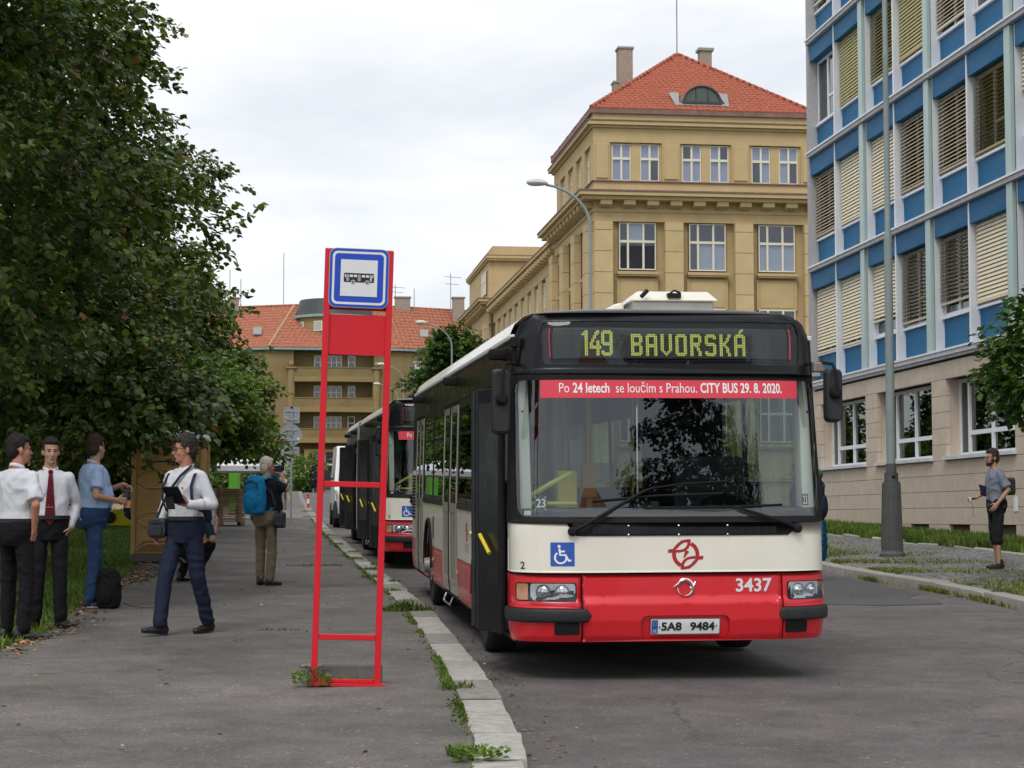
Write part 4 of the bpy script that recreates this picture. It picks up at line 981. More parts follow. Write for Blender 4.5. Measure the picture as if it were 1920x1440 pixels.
    P('banner',ra(.232,2.256,2.158,2.312,.004),.0095,0.,p_ban,ws)
    V1=text2d('Po ',.1); 
    runs=[('Po ',0.,.90),('24 letech',.0022,.86),(' se loučím s Prahou. ',0.,.90),('CITY BUS 29. 8. 2020.',.0024,.80)]
    x=0; allv=[];allf=[];spans=[]
    for s,bold,xs in runs:
        lead=len(s)-len(s.lstrip()); x+=lead*.026
        v,f=text2d(s.strip(),.105,bold,xs*.82,'LEFT'); x0=min(p[0] for p in v); x1=max(p[0] for p in v); o=len(allv)
        y0=min(p[1] for p in v); al={'Po ':None}
        allv+=[(p[0]-x0+x,p[1]) for p in v]; j0=len(allf); allf+=[tuple(i+o for i in q) for q in f]; spans.append((o,len(allv),j0,len(allf))); x+=x1-x0+(len(s)-len(s.rstrip()))*.026+(.022 if not s.endswith(' ') else 0)
    xa,xb,ya,yb_=min(p[0] for p in allv),max(p[0] for p in allv),min(p[1] for p in allv),max(p[1] for p in allv)
    allv=[(.370+(p[0]-xa)/(xb-xa)*1.755,2.196+(p[1]-ya)/(yb_-ya)*.086) for p in allv]
    for (i0,i1,j0,j1) in spans: kind(decal('banner_lettering',(allv[i0:i1],[tuple(i-i0 for i in q) for q in allf[j0:j1]]),fv,.0115,p_wht,ws),'stuff')
    # header with destination display
    din=ra(.245,2.285,2.420,2.758,.05)
    P('header',fquad(wsT+.006,2.83),.010,.03,p_blk,holes=(din,))
    P('display_backing',ra(.22,2.31,2.40,2.775,.05),-.045,.01,p_ink)
    fr=P('display_frame',ra(.295,2.245,2.445,2.735,.03),-.030,.004,p_seal,holes=(ra(.315,2.225,2.462,2.718,.02),))
    for v in(.305,2.232): P('display_edge_strip',ra(v-.006,v+.006,2.47,2.71,.003,2),-.024,.003,p_ban)
    dp=P('display',ra(.33,2.21,2.47,2.71,.01),-.032,.004,p_dotoff)
    if fleet:
        sx,sy=.0132,.0132; cells=set(); cx=0
        for ch in '149':
            for j,row in enumerate(BMP[ch].split('|')):
                for i,q in enumerate(row):
                    if q=='#': cells.add((cx+i,j))
            cx+=7 if ch!='1' else 5
        cx=30
        for ch in 'BAVORSKA':
            for j,row in enumerate(BMP[ch].split('|')):
                for i,q in enumerate(row):
                    if q=='#': cells.add((cx+i,j+2))
            cx+=9
        ax=cx-9; cells|={(ax+3,0),(ax+4,0),(ax+5,-1),(ax+4,-1),(ax+3,1)}
        sx=(1.853-.55)/(cx-2)
        decal('glow_dots',dots(cells,fv,sx,.0133,0,.55+sx/2,2.682),fv,-.0275,p_dotglow,dp)
        off=[(i,j) for i in range(-4,cx+8) for j in range(-1,16) if (i,j) not in cells]
        decal('unlit_dots',dots(off,fv,sx,.0133,0,.55+sx/2,2.682),fv,-.0285,M('unlit_dot',(.045,.05,.04),.5,var=.1),dp)
    P('display_glass',ra(.238,2.292,2.413,2.765,.052),.004,0.,g_disp)
    # cap over the header
    K=40; J=6; V=[];Fq=[]
    for j in range(J+1):
        s=j/J
        for k in range(K+1):
            a=-aE(2.83)+2*aE(2.83)*k/K; p0=fmap(a,2.83,.010); xx=p0.x; t=abs(xx)/HW
            zt=float(np.interp(t,[0,.5,.80,.87,.93,.97],[2.892,2.883,2.855,2.83,2.77,2.62])); q=Vector((xx,.80,max(2.83,zt)))
            z=p0.z+(q.z-p0.z)*math.sin(s*math.pi/2); V.append((p0.x,p0.y+(q.y-p0.y)*(1-math.cos(s*math.pi/2))*.9+(q.y-p0.y)*.1*s,z))
    for j in range(J):
        for k in range(K): i=j*(K+1)+k; Fq.append((i,i+1,i+K+2,i+K+1))
    mb=MB(); mb.add(V,Fq); mb.build('front_cap',p_blk,T,smooth=True)
    # ---- front prints
    if True:
        bl=P('access_sign',ra(.276,.457,.872,1.053,.008),.002,0.,p_blue)
        X=lambda x,y:(.276+.181*x,.872+.181*y)
        parts=[poly([X(*p) for p in circ(.36,.83,.065,14)]),stroke([X(.37,.74),X(.40,.47),X(.62,.47),X(.76,.22),X(.86,.26)],.016),stroke([X(.39,.62),X(.60,.62)],.013),
               stroke([X(*p) for p in arc(.42,.36,.235,125,385,22)],.014)]
        decal('access_symbol',joinvf(*parts),fv,.004,p_wht,bl)
        if 0: decal('access_border',joinvf(*[stroke([X(*p) for p in q],.006) for q in([(.02,.02),(.98,.02)],[(.98,.02),(.98,.98)],[(.98,.98),(.02,.98)],[(.02,.98),(.02,.02)])]),fv,.0035,p_wht,bl)
        # red ring with two blades
        cx,cy,rd=1.312,.957,.098
        Y=lambda pts:[(cx+rd*x,cy+rd*y) for x,y in pts]
        def blade(sg):
            # outer outline and inner opening of a leaf with a flat tail
            o_=[(-1.42,.13),(-1.36,.40),(-1.02,.42),(-.72,.78),(-.30,1.10),(.20,1.18),(.42,1.16),(.40,.80),(.22,.45),(-.10,.22),(-.5,.14),(-1.0,.13)]
            i_=[(-.80,.36),(-.76,.40),(-.62,.50),(-.42,.74),(-.14,.90),(.08,.94),(.15,.92),(.13,.76),(.03,.58),(-.16,.42),(-.42,.36),(-.66,.355)]
            return ringvf(Y([(sg*x,sg*y) for x,y in o_]),Y([(sg*x,sg*y) for x,y in i_]))
        L=[blade(1),blade(-1),stroke(Y(arc(0,0,.93,-8,62,10)),.030),stroke(Y(arc(0,0,.93,172,245,10)),.030),stroke(Y([(-.16,-.28),(.14,.28)]),[.008,.034])]
        decal('red_emblem',joinvf(*L),fv,.002,p_logo,T)
        decal('figure',text2d('2',.07,.001,.8),fv,.002,p_ink,T,fit=(.062,.092,.848,.905))
    if fleet: decal('fleet_number',text2d(fleet,.14,.0035,.85),fv,.005,p_silver,T,fit=(1.698,1.982,.668,.773))
    # chrome dolphin ring badge
    V=[];Fq=[]; n=26; cx,cy=1.300,.705
    bd=MB(); pts=[];rs=[]
    for k in range(n+1):
        t=k/n; a=R(150-330*t); r=.058; c=fv(cx+r*math.cos(a)*1.0,cy+r*math.sin(a)*1.05,.012); pts.append(c); rs.append(.004+.012*math.sin(math.pi*min(1,t*1.25+.12))**.8 if t<.9 else .005)
    pts=pts[::-1]; rs=rs[::-1]
    bd.tube(pts,rs,8)
    bd.tube([fv(cx-.050,cy+.030,.012),fv(cx-.072,cy+.018,.012),fv(cx-.088,cy+.004,.010)],[.010,.006,.002],6); bd.tube([fv(cx+.045,cy-.005,.012),fv(cx+.070,cy+.022,.012),fv(cx+.082,cy+.045,.010)],[.008,.006,.002],6); bd.tube([fv(cx+.040,cy+.0,.012),fv(cx+.05,cy+.028,.012)],[.007,.002],6)
    bd.build('badge',p_chrome,T,smooth=True)
    # number plate
    if fleet:
        pl=P('number_plate',ra(1.035,1.561,.357,.466,.008),.004,.006,p_plate)
        P('plate_strip',ra(1.038,1.085,.360,.463,.006),.006,0.,p_blue,pl)
        decal('plate_stars',joinvf(*[poly(circ(1.0615+.014*math.cos(R(30*k)),.436+.014*math.sin(R(30*k)),.0022,6)) for k in range(12)]),fv,.0075,p_yel,pl)
        decal('plate_country',text2d('CZ',.03,.0006,.9),fv,.0075,p_wht,pl,fit=(1.048,1.076,.369,.389))
        decal('plate_text',joinvf(*[([(x+dx_,y) for x,y in v],f) for dx_,(v,f) in((0,text2d('5A8',.09,.0028,.78,'LEFT')),(.165,text2d('9484',.09,.0028,.78,'LEFT')))]),fv,.0075,p_ink,pl,fit=(1.112,1.525,.380,.446))
        P('plate_frame',ra(1.029,1.567,.351,.472,.010),.003,.007,p_chrome,pl)
        decal('plate_screws',joinvf(poly(circ(1.098,.408,.006,8)),poly(circ(1.538,.416,.006,8))),fv,.008,p_seal,pl)
    for k,(v0,v1,w0,w1) in enumerate(((.165,.256,1.300,1.40),(2.268,2.330,1.318,1.418))):
        n_=P('line_order_card',ra(v0,v1,w0,w1,.002,1),-.012,.002,p_ink,ws)
        decal('card_border',joinvf(stroke([(v0+.003,w1-.004),(v1-.003,w1-.004)],.005),stroke([(v0+.003,w0+.004),(v1-.003,w0+.004)],.005)),fv,-.0115,p_wht,n_)
        decal('card_number',text2d(number,.1,.002,.8),fv,-.0115,p_wht,n_,fit=(v0+.010,v1-.010,w0+.016,w1-.016))
    P('sticker',ra(.085,.135,1.258,1.292,.002,1),-.012,.001,p_wht,ws)
    # wipers
    def arm(pts,r): 
        mb=MB(); mb.tube([fv(v,w,o) for v,w,o in pts],r,7); return mb
    a_=arm([(.44,1.135,.03),(.52,1.175,.05),(.99,1.44,.06),(1.08,1.468,.05)],[.020,.016,.011,.008]); w_=a_.build('wiper',p_seal,T,smooth=True)
    arm([(.60,1.365,.03),(1.10,1.405,.034),(1.60,1.42,.03)],.009).build('wiper_blade',p_seal,w_); arm([(1.05,1.462,.04),(1.30,1.495,.03),(1.66,1.515,.025)],.007).build('washer_arm',p_seal,w_)
    mb=MB(); mb.lathe([(.035,0),(.035,.035),(.02,.05)],14,fv(.44,1.135,.008),fv(.44,1.135,1.)-fv(.44,1.135,0)); mb.build('wiper_pivot',p_seal,w_,smooth=True)
    a_=arm([(2.19,1.15,.03),(2.10,1.19,.05),(1.76,1.300,.05),(1.68,1.318,.035)],[.020,.016,.011,.008]); w_=a_.build('wiper',p_seal,T,smooth=True)
    arm([(1.0,1.312,.022),(1.68,1.318,.026),(2.08,1.332,.022)],.009).build('wiper_blade',p_seal,w_)
    mb=MB(); mb.lathe([(.035,0),(.035,.035),(.02,.05)],14,fv(2.19,1.15,.008),fv(2.19,1.15,1.)-fv(2.19,1.15,0)); mb.build('wiper_pivot',p_seal,w_,smooth=True)
    # mirrors
    for sx,x0,zc,hh,ww in((-1,-1.315,2.13,.255,.075),(1,1.315,2.185,.215,.072)):
        mb=MB(); pr=rr(-ww,ww,-hh,hh,.045,4); mb.prism(pr,lambda a,b,k:(x0+a*(1-.15*(k==0)),.22+.10*k,zc+b*(1-.06*(k==0)))); mo=mb.build('mirror',p_bump,T,bevel=.012,smooth=True)
        g=MB(); g.prism(rr(-ww+.012,ww-.012,-hh+.015,hh-.015,.035,4),lambda a,b,k:(x0+a,.3205+.003*k,zc+b)); g.build('mirror_glass',p_chrome,mo)
        kn=MB(); kn.lathe([(.05,0),(.05,.025),(.03,.05),(.0,.052)],14,(x0,.22,zc+.02),(0,-1,0)); kn.tube([(x0,.18,zc+.04),(x0,.175,zc+hh*.8),(x0-.02*sx,.22,zc+hh+.03),(x0-.06*sx,.32,zc+hh+.045),(sx*1.17,.44,zc+hh+.04)],.013,7); kn.build('mirror_arm',p_seal,mo,smooth=True)
    mb=MB(); mb.obox((-1.195,.42,2.60),(.028,0,0),(0,.03,0),(0,0,.04)); mb.tube([(-1.19,.43,2.56),(-1.19,.44,2.42)],.02,6); mb.build('side_camera',p_seal,T,bevel=.006)
    mb=MB(); mb.obox((1.225,.36,2.41),(.05,0,0),(0,.04,0),(0,0,.04)); mb.build('marker_lamp',M('smoked_lens',(.25,.2,.18),.3,var=.1),T,bevel=.01)
    # ---- side skins
    secs=[(0.5,11.95)] if not art else [(.5,10.6),(11.7,17.9)]
    segs=[('door',.52,1.82),('pan',1.84,4.98,2.70),('door',5.0,6.74),('pan',6.76,9.86,8.84),('door',9.88,11.2),('end',11.22,11.93)] if not art else \
         [('door',.52,1.82),('pan',1.84,4.98,2.70),('door',5.0,6.74),('pan',6.76,10.58,8.84),('door',11.72,13.2),('pan',13.22,15.6,14.6),('door',15.62,16.9),('end',16.92,17.88)]
    LEN=secs[-1][1]
    PS=lambda name,outer,off,th,mat,par=T,holes=(),fn=SL: patch(name,outer,holes,fn,off,th,mat,par,0,.16)
    rect=lambda a,b,c,d:[(a,c),(b,c),(b,d),(a,d)]
    for a,b in secs:
        PS('upper_band',rect(a,b,2.325,2.63),.004,.02,p_blk); PS('upper_band',rect(a,b,2.325,2.63),.004,.02,p_blk,fn=SR)
        PS('sill_rail',rect(a+.02,b,.27,.318),-.02,.03,p_seal,fn=SR)
        # roof
        V=[];Fq=[]; sec=[(-.972,2.635),(-.972,2.665),(-.958,2.69),(-.93,2.77),(-.87,2.83),(-.80,2.855),(-.5,2.883),(0,2.892),(.5,2.883),(.80,2.855),(.87,2.83),(.93,2.77),(.958,2.69),(.972,2.665),(.972,2.635)]
        us=[a+(.28 if a<1 else 0),b-.25,b-.08,b]; 
        for i,u in enumerate(us):
            for t,z in sec: V.append((t*HW,u,z-(.0,.0,.05,.16)[i]*(z>2.66)*(1-abs(t))))
        m_=len(sec)
        for i in range(len(us)-1):
            for k in range(m_-1): j=i*m_+k; Fq.append((j,j+1,j+m_+1,j+m_))
        mb=MB(); mb.add(V,Fq); mb.build('roof',p_cream,T,smooth=True)
        for s in(-1,1):
            g=MB(); g.box(s*HW*.966-.022,s*HW*.966+.022,a+.02,b-.03,2.632,2.668); g.build('gutter',p_silver,T,bevel=.006)
        mb=MB(); mb.box(-1.16,1.16,a-.0,b-.05,2.58,2.62); mb.build('ceiling',p_ceil,T)
        mb=MB(); mb.box(-1.20,1.20,a-.1,b-.02,.28,.36); mb.build('floor',p_int,T)
        mb=MB(); mb.box(-.95,.95,a+1.1,b-.3,.22,.28); mb.build('underbody',p_under,T)
    ndoor=0
    for sg in segs:
        if sg[0]=='door':
            u0,u1=sg[1],sg[2]; um=(u0+u1)/2; op=ndoor in doors_open; ndoor+=1
            fr_=PS('door_frame',rect(u0,u1,.29,2.322),.0,.03,p_seal,holes=(rect(u0+.035,u1-.035,.325,2.285),))
            for k,(a,b) in enumerate(((u0+.04,um-.006),(um+.006,u1-.04))):
                if not op:
                    d=PS('door_leaf',rect(a,b,.335,2.28),.012,.03,p_grey,holes=(rect(a+.05,b-.05,1.27,2.21),rect(a+.05,b-.05,.48,1.18)))
                    PS('door_pane',rect(a+.04,b-.04,1.25,2.22),.006,.006,g_side,d); PS('door_panel',rect(a+.045,b-.045,.47,1.19),.004,.006,p_grey,d)
                    PS('door_edge_seal',rect(b-.012 if k==0 else a-.01,b+.006 if k==0 else a+.008,.335,2.28),.02,.03,p_seal,d)
                else:
                    # leaf swung out against the side: dark edge-on panel
                    c=(-HW-.085 if k==0 else -HW-.16); L=(b-a); th=.042
                    p0=Vector((-HW-.035,a-.02,0)) if k==0 else Vector((-HW-.03,u1+.02,0)); p1=Vector((-HW-.165,a+L*.85,0)) if k==0 else Vector((-HW-.18,u1-L*.8,0))
                    d_=(p1-p0).normalized(); n_=Vector((d_.y,-d_.x,0)); mid=(p0+p1)/2; hl=(p1-p0).length/2
                    mb=MB(); mb.obox(mid+Vector((0,0,1.29)),d_*hl,n_*th/2,(0,0,.965)); lf=mb.build('door_leaf',p_seal,T,bevel=.008)
                    g=MB(); g.obox(mid+Vector((0,0,1.42)),d_*(hl-.05),n_*(th/2+.002),(0,0,.72)); g.build('door_pane',p_blk,lf)
                    h=MB(); q=mid+n_*(-.06 if k==0 else .06); h.tube([q+Vector((0,0,.95))-d_*.12,q+Vector((0,0,1.09))+d_*.10],.016,8); h.build('door_handle',p_yel,lf,smooth=True)
                    e=MB(); e.tube([p1+Vector((0,0,.33)),p1+Vector((0,0,2.25))],.028,8); e.build('door_edge_seal',p_bump,lf,smooth=True)
            mb=MB(); mb.obox((-HW*.955-.075,u0+.42,2.535),(.085,0,0),(0,.065,0),(0,0,.045)); mb.build('door_lamp',p_seal,T,bevel=.03,seg=2,smooth=True)
            if ndoor!=2: continue
            st=MB(); st.tube([(-HW-.0,um-.4,.30),(-HW-.03,um-.4,.22),(-HW-.03,um+.4,.22),(-HW-.0,um+.4,.30)],.012,6); st.build('step_guard',p_chrome,T)
        elif sg[0]=='pan':
            u0,u1,cu=sg[1:]
            for q in archpoly(u0,u1,.725,1.222,cu,.47,.56): PS('white_side_panel',q,.0,.02,p_cream)
            for q in archpoly(u0,u1,.315,.717,cu,.47,.56):
                us_=[p[0] for p in q]; 
                if max(us_)-min(us_)>.12: PS('red_side_panel',q,.004,.02,p_redold)
            for hz in([(u1-1.3,u1-.15)] if cu<4 else [(u0+.15,u0+1.2)]):
                hh=PS('hatch',rect(hz[0],hz[1],.36,.68),.012,.012,p_redold); mk=MB(); mk.ell(SL(hz[1]-.05,.58,.02),(.02,.03,.03),8,6); mk.build('side_marker',p_amb,T,smooth=True)
            ar=MB(); pr=[(-HW-.012,cu+.56*math.cos(R(180*k/18)),.47+.56*math.sin(R(180*k/18))) for k in range(19)]; ar.tube(pr,.022,6); ar.build('wheel_arch',p_seal,T,smooth=True)
            lin=MB(); lin.prism([(cu+.57*math.cos(R(180*k/14)),.47+.57*math.sin(R(180*k/14))) for k in range(15)],lambda a,b,k:(-HW+.06+.5*k,a,b)); lin.build('wheel_housing',p_under,T)
            n=2 if u1-u0<3.3 else 3; hs=[]; 
            for k in range(n): hs.append((u0+.06+(u1-u0-.06)*k/n,u0+(u1-u0-.06)*(k+1)/n))
            for fn in(SL,):
                fr_=PS('window_band',rect(u0,u1,1.285,2.32),.003,.03,p_blk,holes=tuple(rect(a,b,1.33,2.25) for a,b in hs))
                for a,b in hs:
                    pn=PS('window',rect(a-.012,b+.012,1.318,2.262),-.004,.006,g_side); 
                    PS('vent_rail',rect(a,b,1.965,1.99),.002,.008,p_seal,pn)
            PS('waist_trim',rect(u0,u1,1.226,1.282),.012,.02,p_bump)
            if cu>5:
                PS('filler_slot',rect(cu-.72,cu-.62,.82,1.08),.005,.01,p_seal)
            else:
                e_=[];cx,cy,rd=3.95,1.02,.085
                dec=joinvf(stroke([(cx+rd*x,cy+rd*y) for x,y in arc(0,0,.95,0,350,20)],.025),stroke([(cx-.06,cy-.03),(cx+.06,cy+.03)],.04)); decal('side_emblem',dec,lambda a,b,o:SL(a,b,o),.003,p_logo,T)
                rows_=joinvf(*[stroke([(3.72+.02*k,.90-.022*k),(4.18-.03*k,.90-.022*k)],.009) for k in range(4)]); decal('side_small_print',rows_,lambda a,b,o:SL(a,b,o),.003,M('grey_print',(.3,.29,.26),.7),T)
            bus_wheel(T,-HW+.17,cu,-1); bus_wheel(T,HW-.17,cu,1)
        else:
            u0,u1=sg[1:]; PS('rear_corner_panel',rect(u0,u1,.72,1.62),.0,.02,p_cream); PS('rear_corner_panel',rect(u0,u1,.32,.715),.0,.02,p_redold); PS('rear_corner_panel',rect(u0,u1,1.63,2.32),.003,.02,p_blk)
            lv=MB()
            for k in range(14): z=1.0+.042*k; lv.obox(SL((u0+u1)/2,z,.008),(.008,0,0),(0,(u1-u0)*.34,0),(0,0,.012))
            kind(lv.build('engine_louvres',p_seal,T),'stuff')
    # right side: long windows, no doors
    for a,b in secs:
        n=round((b-a)/1.9); wl_=[(a+.45+(b-a-.5)*k/n+.04,a+.45+(b-a-.5)*(k+1)/n-.04) for k in range(n)]
        PS('window_band',rect(a,b,1.225,2.32),.003,.03,p_blk,holes=tuple(rect(x,y,1.30,2.25) for x,y in wl_),fn=SR)
        for x,y in wl_: PS('window',rect(x-.012,y+.012,1.288,2.262),-.004,.006,g_side if art else g_right,fn=SR)
        cus=[s[3] for s in segs if s[0]=='pan' and a<s[3]<b]; cut=[a]+[(p+q)/2 for p,q in zip(cus[:-1],cus[1:])]+[b]
        for k,cu in enumerate(cus):
            for q in archpoly(cut[k],cut[k+1],.725,1.222,cu,.47,.56): PS('white_side_panel',q,.0,.02,p_cream,fn=SR)
            for q in archpoly(cut[k],cut[k+1],.30,.717,cu,.47,.56): PS('red_side_panel',q,.004,.02,p_redold,fn=SR)
            lin=MB(); lin.prism([(cu+.57*math.cos(R(180*j/14)),.47+.57*math.sin(R(180*j/14))) for j in range(15)],lambda x,y,j:(HW-.06-.5*j,x,y)); lin.build('wheel_housing',p_under,T)
    # tail
    mb=MB(); mb.box(-HW*.97,HW*.97,LEN-.02,LEN+.02,.3,1.3); mb.build('rear_panel',p_red,T)
    mb=MB(); mb.box(-HW*.97,HW*.97,LEN-.02,LEN+.02,2.25,2.66); mb.box(-HW*.97,-1.05,LEN-.02,LEN+.02,1.3,2.25); mb.box(1.05,HW*.97,LEN-.02,LEN+.02,1.3,2.25); mb.build('rear_window_frame',p_cream,T)
    mb=MB(); mb.box(-1.05,1.05,LEN-.005,LEN+.005,1.3,2.25); mb.build('rear_window',g_side,T)
    for s in(-1,1): mb=MB(); mb.box(s*1.0-.09,s*1.0+.09,LEN+.02,LEN+.05,.75,1.2); mb.build('rear_lamp',p_ban,T,bevel=.01)
    if art:
        m_bel=M('grey_bellows',(.30,.29,.27),.8,var=.1); rings=[]; n=16
        for k in range(n+1):
            u=10.6+1.1*k/n; s=.985 if k%2 else .91; rings.append([(x*HW*s/ .97,u,.35+(z-.35)*(1 if k%2 else .975)) for x,z in((-.97,.35),(.97,.35),(.98,1.3),(.96,2.6),(.80,2.78),(-.80,2.78),(-.96,2.6),(-.98,1.3))])
        mb=MB(); mb.loft(rings); mb.build('bellows',m_bel,T)
    # roof hatch, propped open
    x0,x1=1.36-HW,2.11-HW
    mb=MB(); mb.add([(x0+.04,2.5,2.84),(x1-.04,2.5,2.84),(x1-.02,3.35,2.84),(x0+.02,3.35,2.84),(x0,2.5,3.12),(x1,2.5,3.12),(x1,3.35,3.09),(x0,3.35,3.09)],[(0,3,2,1),(4,5,6,7),(0,1,5,4),(1,2,6,5),(2,3,7,6),(3,0,4,7)]); ht=mb.build('roof_hatch',M('hatch_grey',(.42,.42,.41),.5,var=.1,dirt=.2),T,bevel=.015)
    mb=MB(); mb.add([(x0-.03,2.44,3.125),(x1+.03,2.44,3.125),(x1+.03,3.42,3.095),(x0-.03,3.42,3.095),(x0+.05,2.54,3.215),(x1-.05,2.54,3.215),(x1-.06,3.3,3.20),(x0+.06,3.3,3.20)],[(0,3,2,1),(4,5,6,7),(0,1,5,4),(1,2,6,5),(2,3,7,6),(3,0,4,7)]); mb.build('hatch_lid',p_cream,ht,bevel=.02,seg=2,smooth=True)
    mb=MB(); mb.tube([(x0+.33,2.46,3.185),(x0+.37,2.45,3.215),(x0+.43,2.47,3.195)],.010,6); mb.box(x0+.31,x0+.43,2.43,2.50,3.15,3.19); mb.build('hatch_latch',p_seal,ht); mb=MB(); mb.tube([(x0+.06,2.40,3.15),(x0+.12,2.42,3.21)],.02,6); mb.build('hatch_hinge',p_seal,ht)
    mb=MB(); mb.add([(x0-.36,2.6,2.82),(x0-.06,2.6,2.84),(x0-.06,2.6,3.12),(x0-.16,2.6,3.10),(x0-.36,3.3,2.82),(x0-.06,3.3,2.84),(x0-.06,3.3,3.12),(x0-.16,3.3,3.10)],[(0,1,2,3),(7,6,5,4),(0,3,7,4),(3,2,6,7),(1,5,6,2),(0,4,5,1)]); mb.build('roof_duct',p_cream,ht,bevel=.02,smooth=True)
    # ---- inside
    for s in(-1,1):
        mb=MB(); x=s*1.125+(.03 if s>0 else 0); mb.add([(x-.075,.36,1.30),(x+.06,.36,1.30),(x+.06,.62,1.30),(x-.06,.62,1.30),(x-.065,.50,2.33),(x+.05,.50,2.33),(x+.05,.75,2.33),(x-.05,.75,2.33)],[(0,3,2,1),(4,5,6,7),(0,1,5,4),(1,2,6,5),(2,3,7,6),(3,0,4,7)]); ap=mb.build('front_pillar_trim',p_pillar,T,bevel=.02,seg=2,smooth=True)
        for z in(1.52,2.06): q=MB(); q.ell((x-.0*s,.40+(z-1.3)*.09,z),(.012,.012,.012),8,5); q.build('trim_screw',p_seal,ap,smooth=True)
    mb=MB(); mb.box(-1.12,1.14,.26,.62,1.0,1.30); mb.add([(-1.12,.62,1.30),(1.14,.62,1.30),(1.14,.80,1.22),(-1.12,.80,1.22),(-1.12,.62,.9),(1.14,.62,.9)],[(0,1,2,3),(3,2,5,4)]); mb.build('dashboard',M('dark_grey_dashboard',(.06,.063,.068),.65,var=.15,dirt=.2,dirtcol=(.12,.12,.12)),T,bevel=.02)
    stw=MB(); stw.lathe([(.235,-.014),(.25,0),(.235,.014),(.22,0)],28,(.62,.98,1.22),(0,-.75,.66)); stw.tube([(.62,.98,1.22),(.62,.90,1.10)],.04,8); stw.build('steering_wheel',p_seal,T,smooth=True)
    mb=MB(); mb.box(.30,.92,1.55,1.68,1.0,1.72); mb.box(.30,.92,1.20,1.66,.86,1.0); mb.build('driver_seat',p_int,T,bevel=.06,seg=2,smooth=True)
    for k in range(9): q=MB(); q.box(.34,.88,1.535,1.552,1.06+.072*k,1.10+.072*k); q.build('seat_rib',M('seat_rib',(.05,.05,.055),.8,var=.1) if k==0 and 'seat_rib' not in bpy.data.materials else bpy.data.materials['seat_rib'],T)
    mb=MB(); mb.box(.10,.80,1.9,1.94,.4,2.5); mb.build('cab_partition',p_under,T); mb=MB(); mb.box(.803,1.15,1.9,1.94,.4,1.5); mb.build('cab_partition',p_under,T); 
    mb=MB(); mb.box(-.02,.04,.9,1.9,.4,1.35); mb.build('cab_door',p_int,T)
    tm=MB(); tm.box(-.78,-.62,.95,1.10,1.30,1.60); tm.tube([(-.70,1.02,.36),(-.70,1.02,1.3)],.02,8); tm.build('ticket_machine',p_yel,T,bevel=.01); tm=MB(); tm.box(-.50,-.38,1.45,1.57,1.38,1.66); tm.tube([(-.44,1.5,.36),(-.44,1.5,2.5)],.018,8); tm.build('ticket_machine',M('orange_machine',(.55,.30,.02),.5),T,bevel=.01)
    rl=MB(); rl.tube([(-1.10,.72,1.36),(-.86,.70,1.50),(-.70,.72,1.58)],.022,8); rl.tube([(-1.08,.74,1.34),(-.66,.74,1.335)],.018,8); rl.build('handrail',M('lime_yellow_handrail',(.62,.62,.05),.45,var=.03),T,smooth=True)
    bx=MB(); bx.box(-1.12,-.86,1.9,2.1,1.5,2.3); bx.build('interior_box',M('grey_interior_box',(.16,.18,.20),.6,var=.08),T,bevel=.02)
    tg=MB(); tg.box(-1.14,-.84,1.86,1.9,1.98,2.10); tg.build('tinted_screen',M('turquoise_screen',(.10,.42,.36),.4,var=.05),T)
    for s in(-1,1):
        for k in range(4 if not art else 7):
            y=3.4+1.25*k if not art else 3.4+1.05*k
            mb=MB(); x0_=s*.70; mb.box(x0_-.38,x0_+.38,y,y+.42,.72,.82); mb.box(x0_-.38,x0_+.38,y+.40,y+.48,.80,1.42); mb.build('passenger_seat',p_seat,T,bevel=.04,seg=2,smooth=True)
            h=MB(); h.tube([(s*.34,y+.46,1.25),(s*.34,y+.46,1.48),(s*.5,y+.46,1.50)],.014,6); 
            if k%2==0: h.tube([(s*.33,y+.3,.36),(s*.33,y+.3,2.55)],.017,6)
            h.build('handrail',p_yel,T,smooth=True)
    cp=MB(); cp.tube([(-.12,.98,1.34),(-.12,.98,2.57)],.008,6); cp.build('thin_post',p_chrome,T)
    return T
g_right=glass('clear_bus_window',(.60,.72,.68),ior=1.45)
BUS1=make_bus('23','3437','red and cream city bus showing 149 BAVORSKÁ with its front door open',(1.820+HW*math.cos(.0068),14.352-HW*math.sin(.0068),.323+HW*.005),(math.atan(G),-.005,-.0068),doors_open=(0,))
BUS2=make_bus('27','','articulated bus with card 27 and all doors open, parked behind the leading bus',(1.84+HW,31.7,G*31.7),(math.atan(G),0,-.0),art=True,doors_open=(0,1,2,3))
# ------------------------------------------------------------------ trees
m_bark=M('dark_bark',(.075,.06,.048),.95,var=.35,sc=9,bump=.8,bs=18,stretch=(1,1,.25))
LG=[(.30,(.060,.095,.022)),(.27,(.085,.130,.028)),(.18,(.043,.070,.018)),(.13,(.125,.165,.036)),(.08,(.17,.205,.045)),(.022,(.20,.115,.04)),(.018,(.23,.26,.05))]
m_leaf=leafmat('linden_leaves',LG,.24,.36)
m_leaf2=leafmat('lighter_leaves',[(.3,(.10,.17,.035)),(.3,(.13,.205,.04)),(.25,(.07,.125,.027)),(.15,(.17,.24,.05))],.28)
m_leaf3=leafmat('fresh_green_leaves',[(.35,(.05,.105,.02)),(.3,(.075,.145,.028)),(.2,(.035,.07,.016)),(.15,(.12,.17,.03))],.28,.3)
m_leafd=leafmat('dark_conifer_leaves',[(.4,(.012,.025,.01)),(.4,(.018,.034,.012)),(.2,(.026,.045,.016))],.1)
LV=np.array([(0,0,0),(-.30,.22,.05),(-.40,.55,.09),(0,1.,-.06),(.40,.55,.09),(.30,.22,.05)])
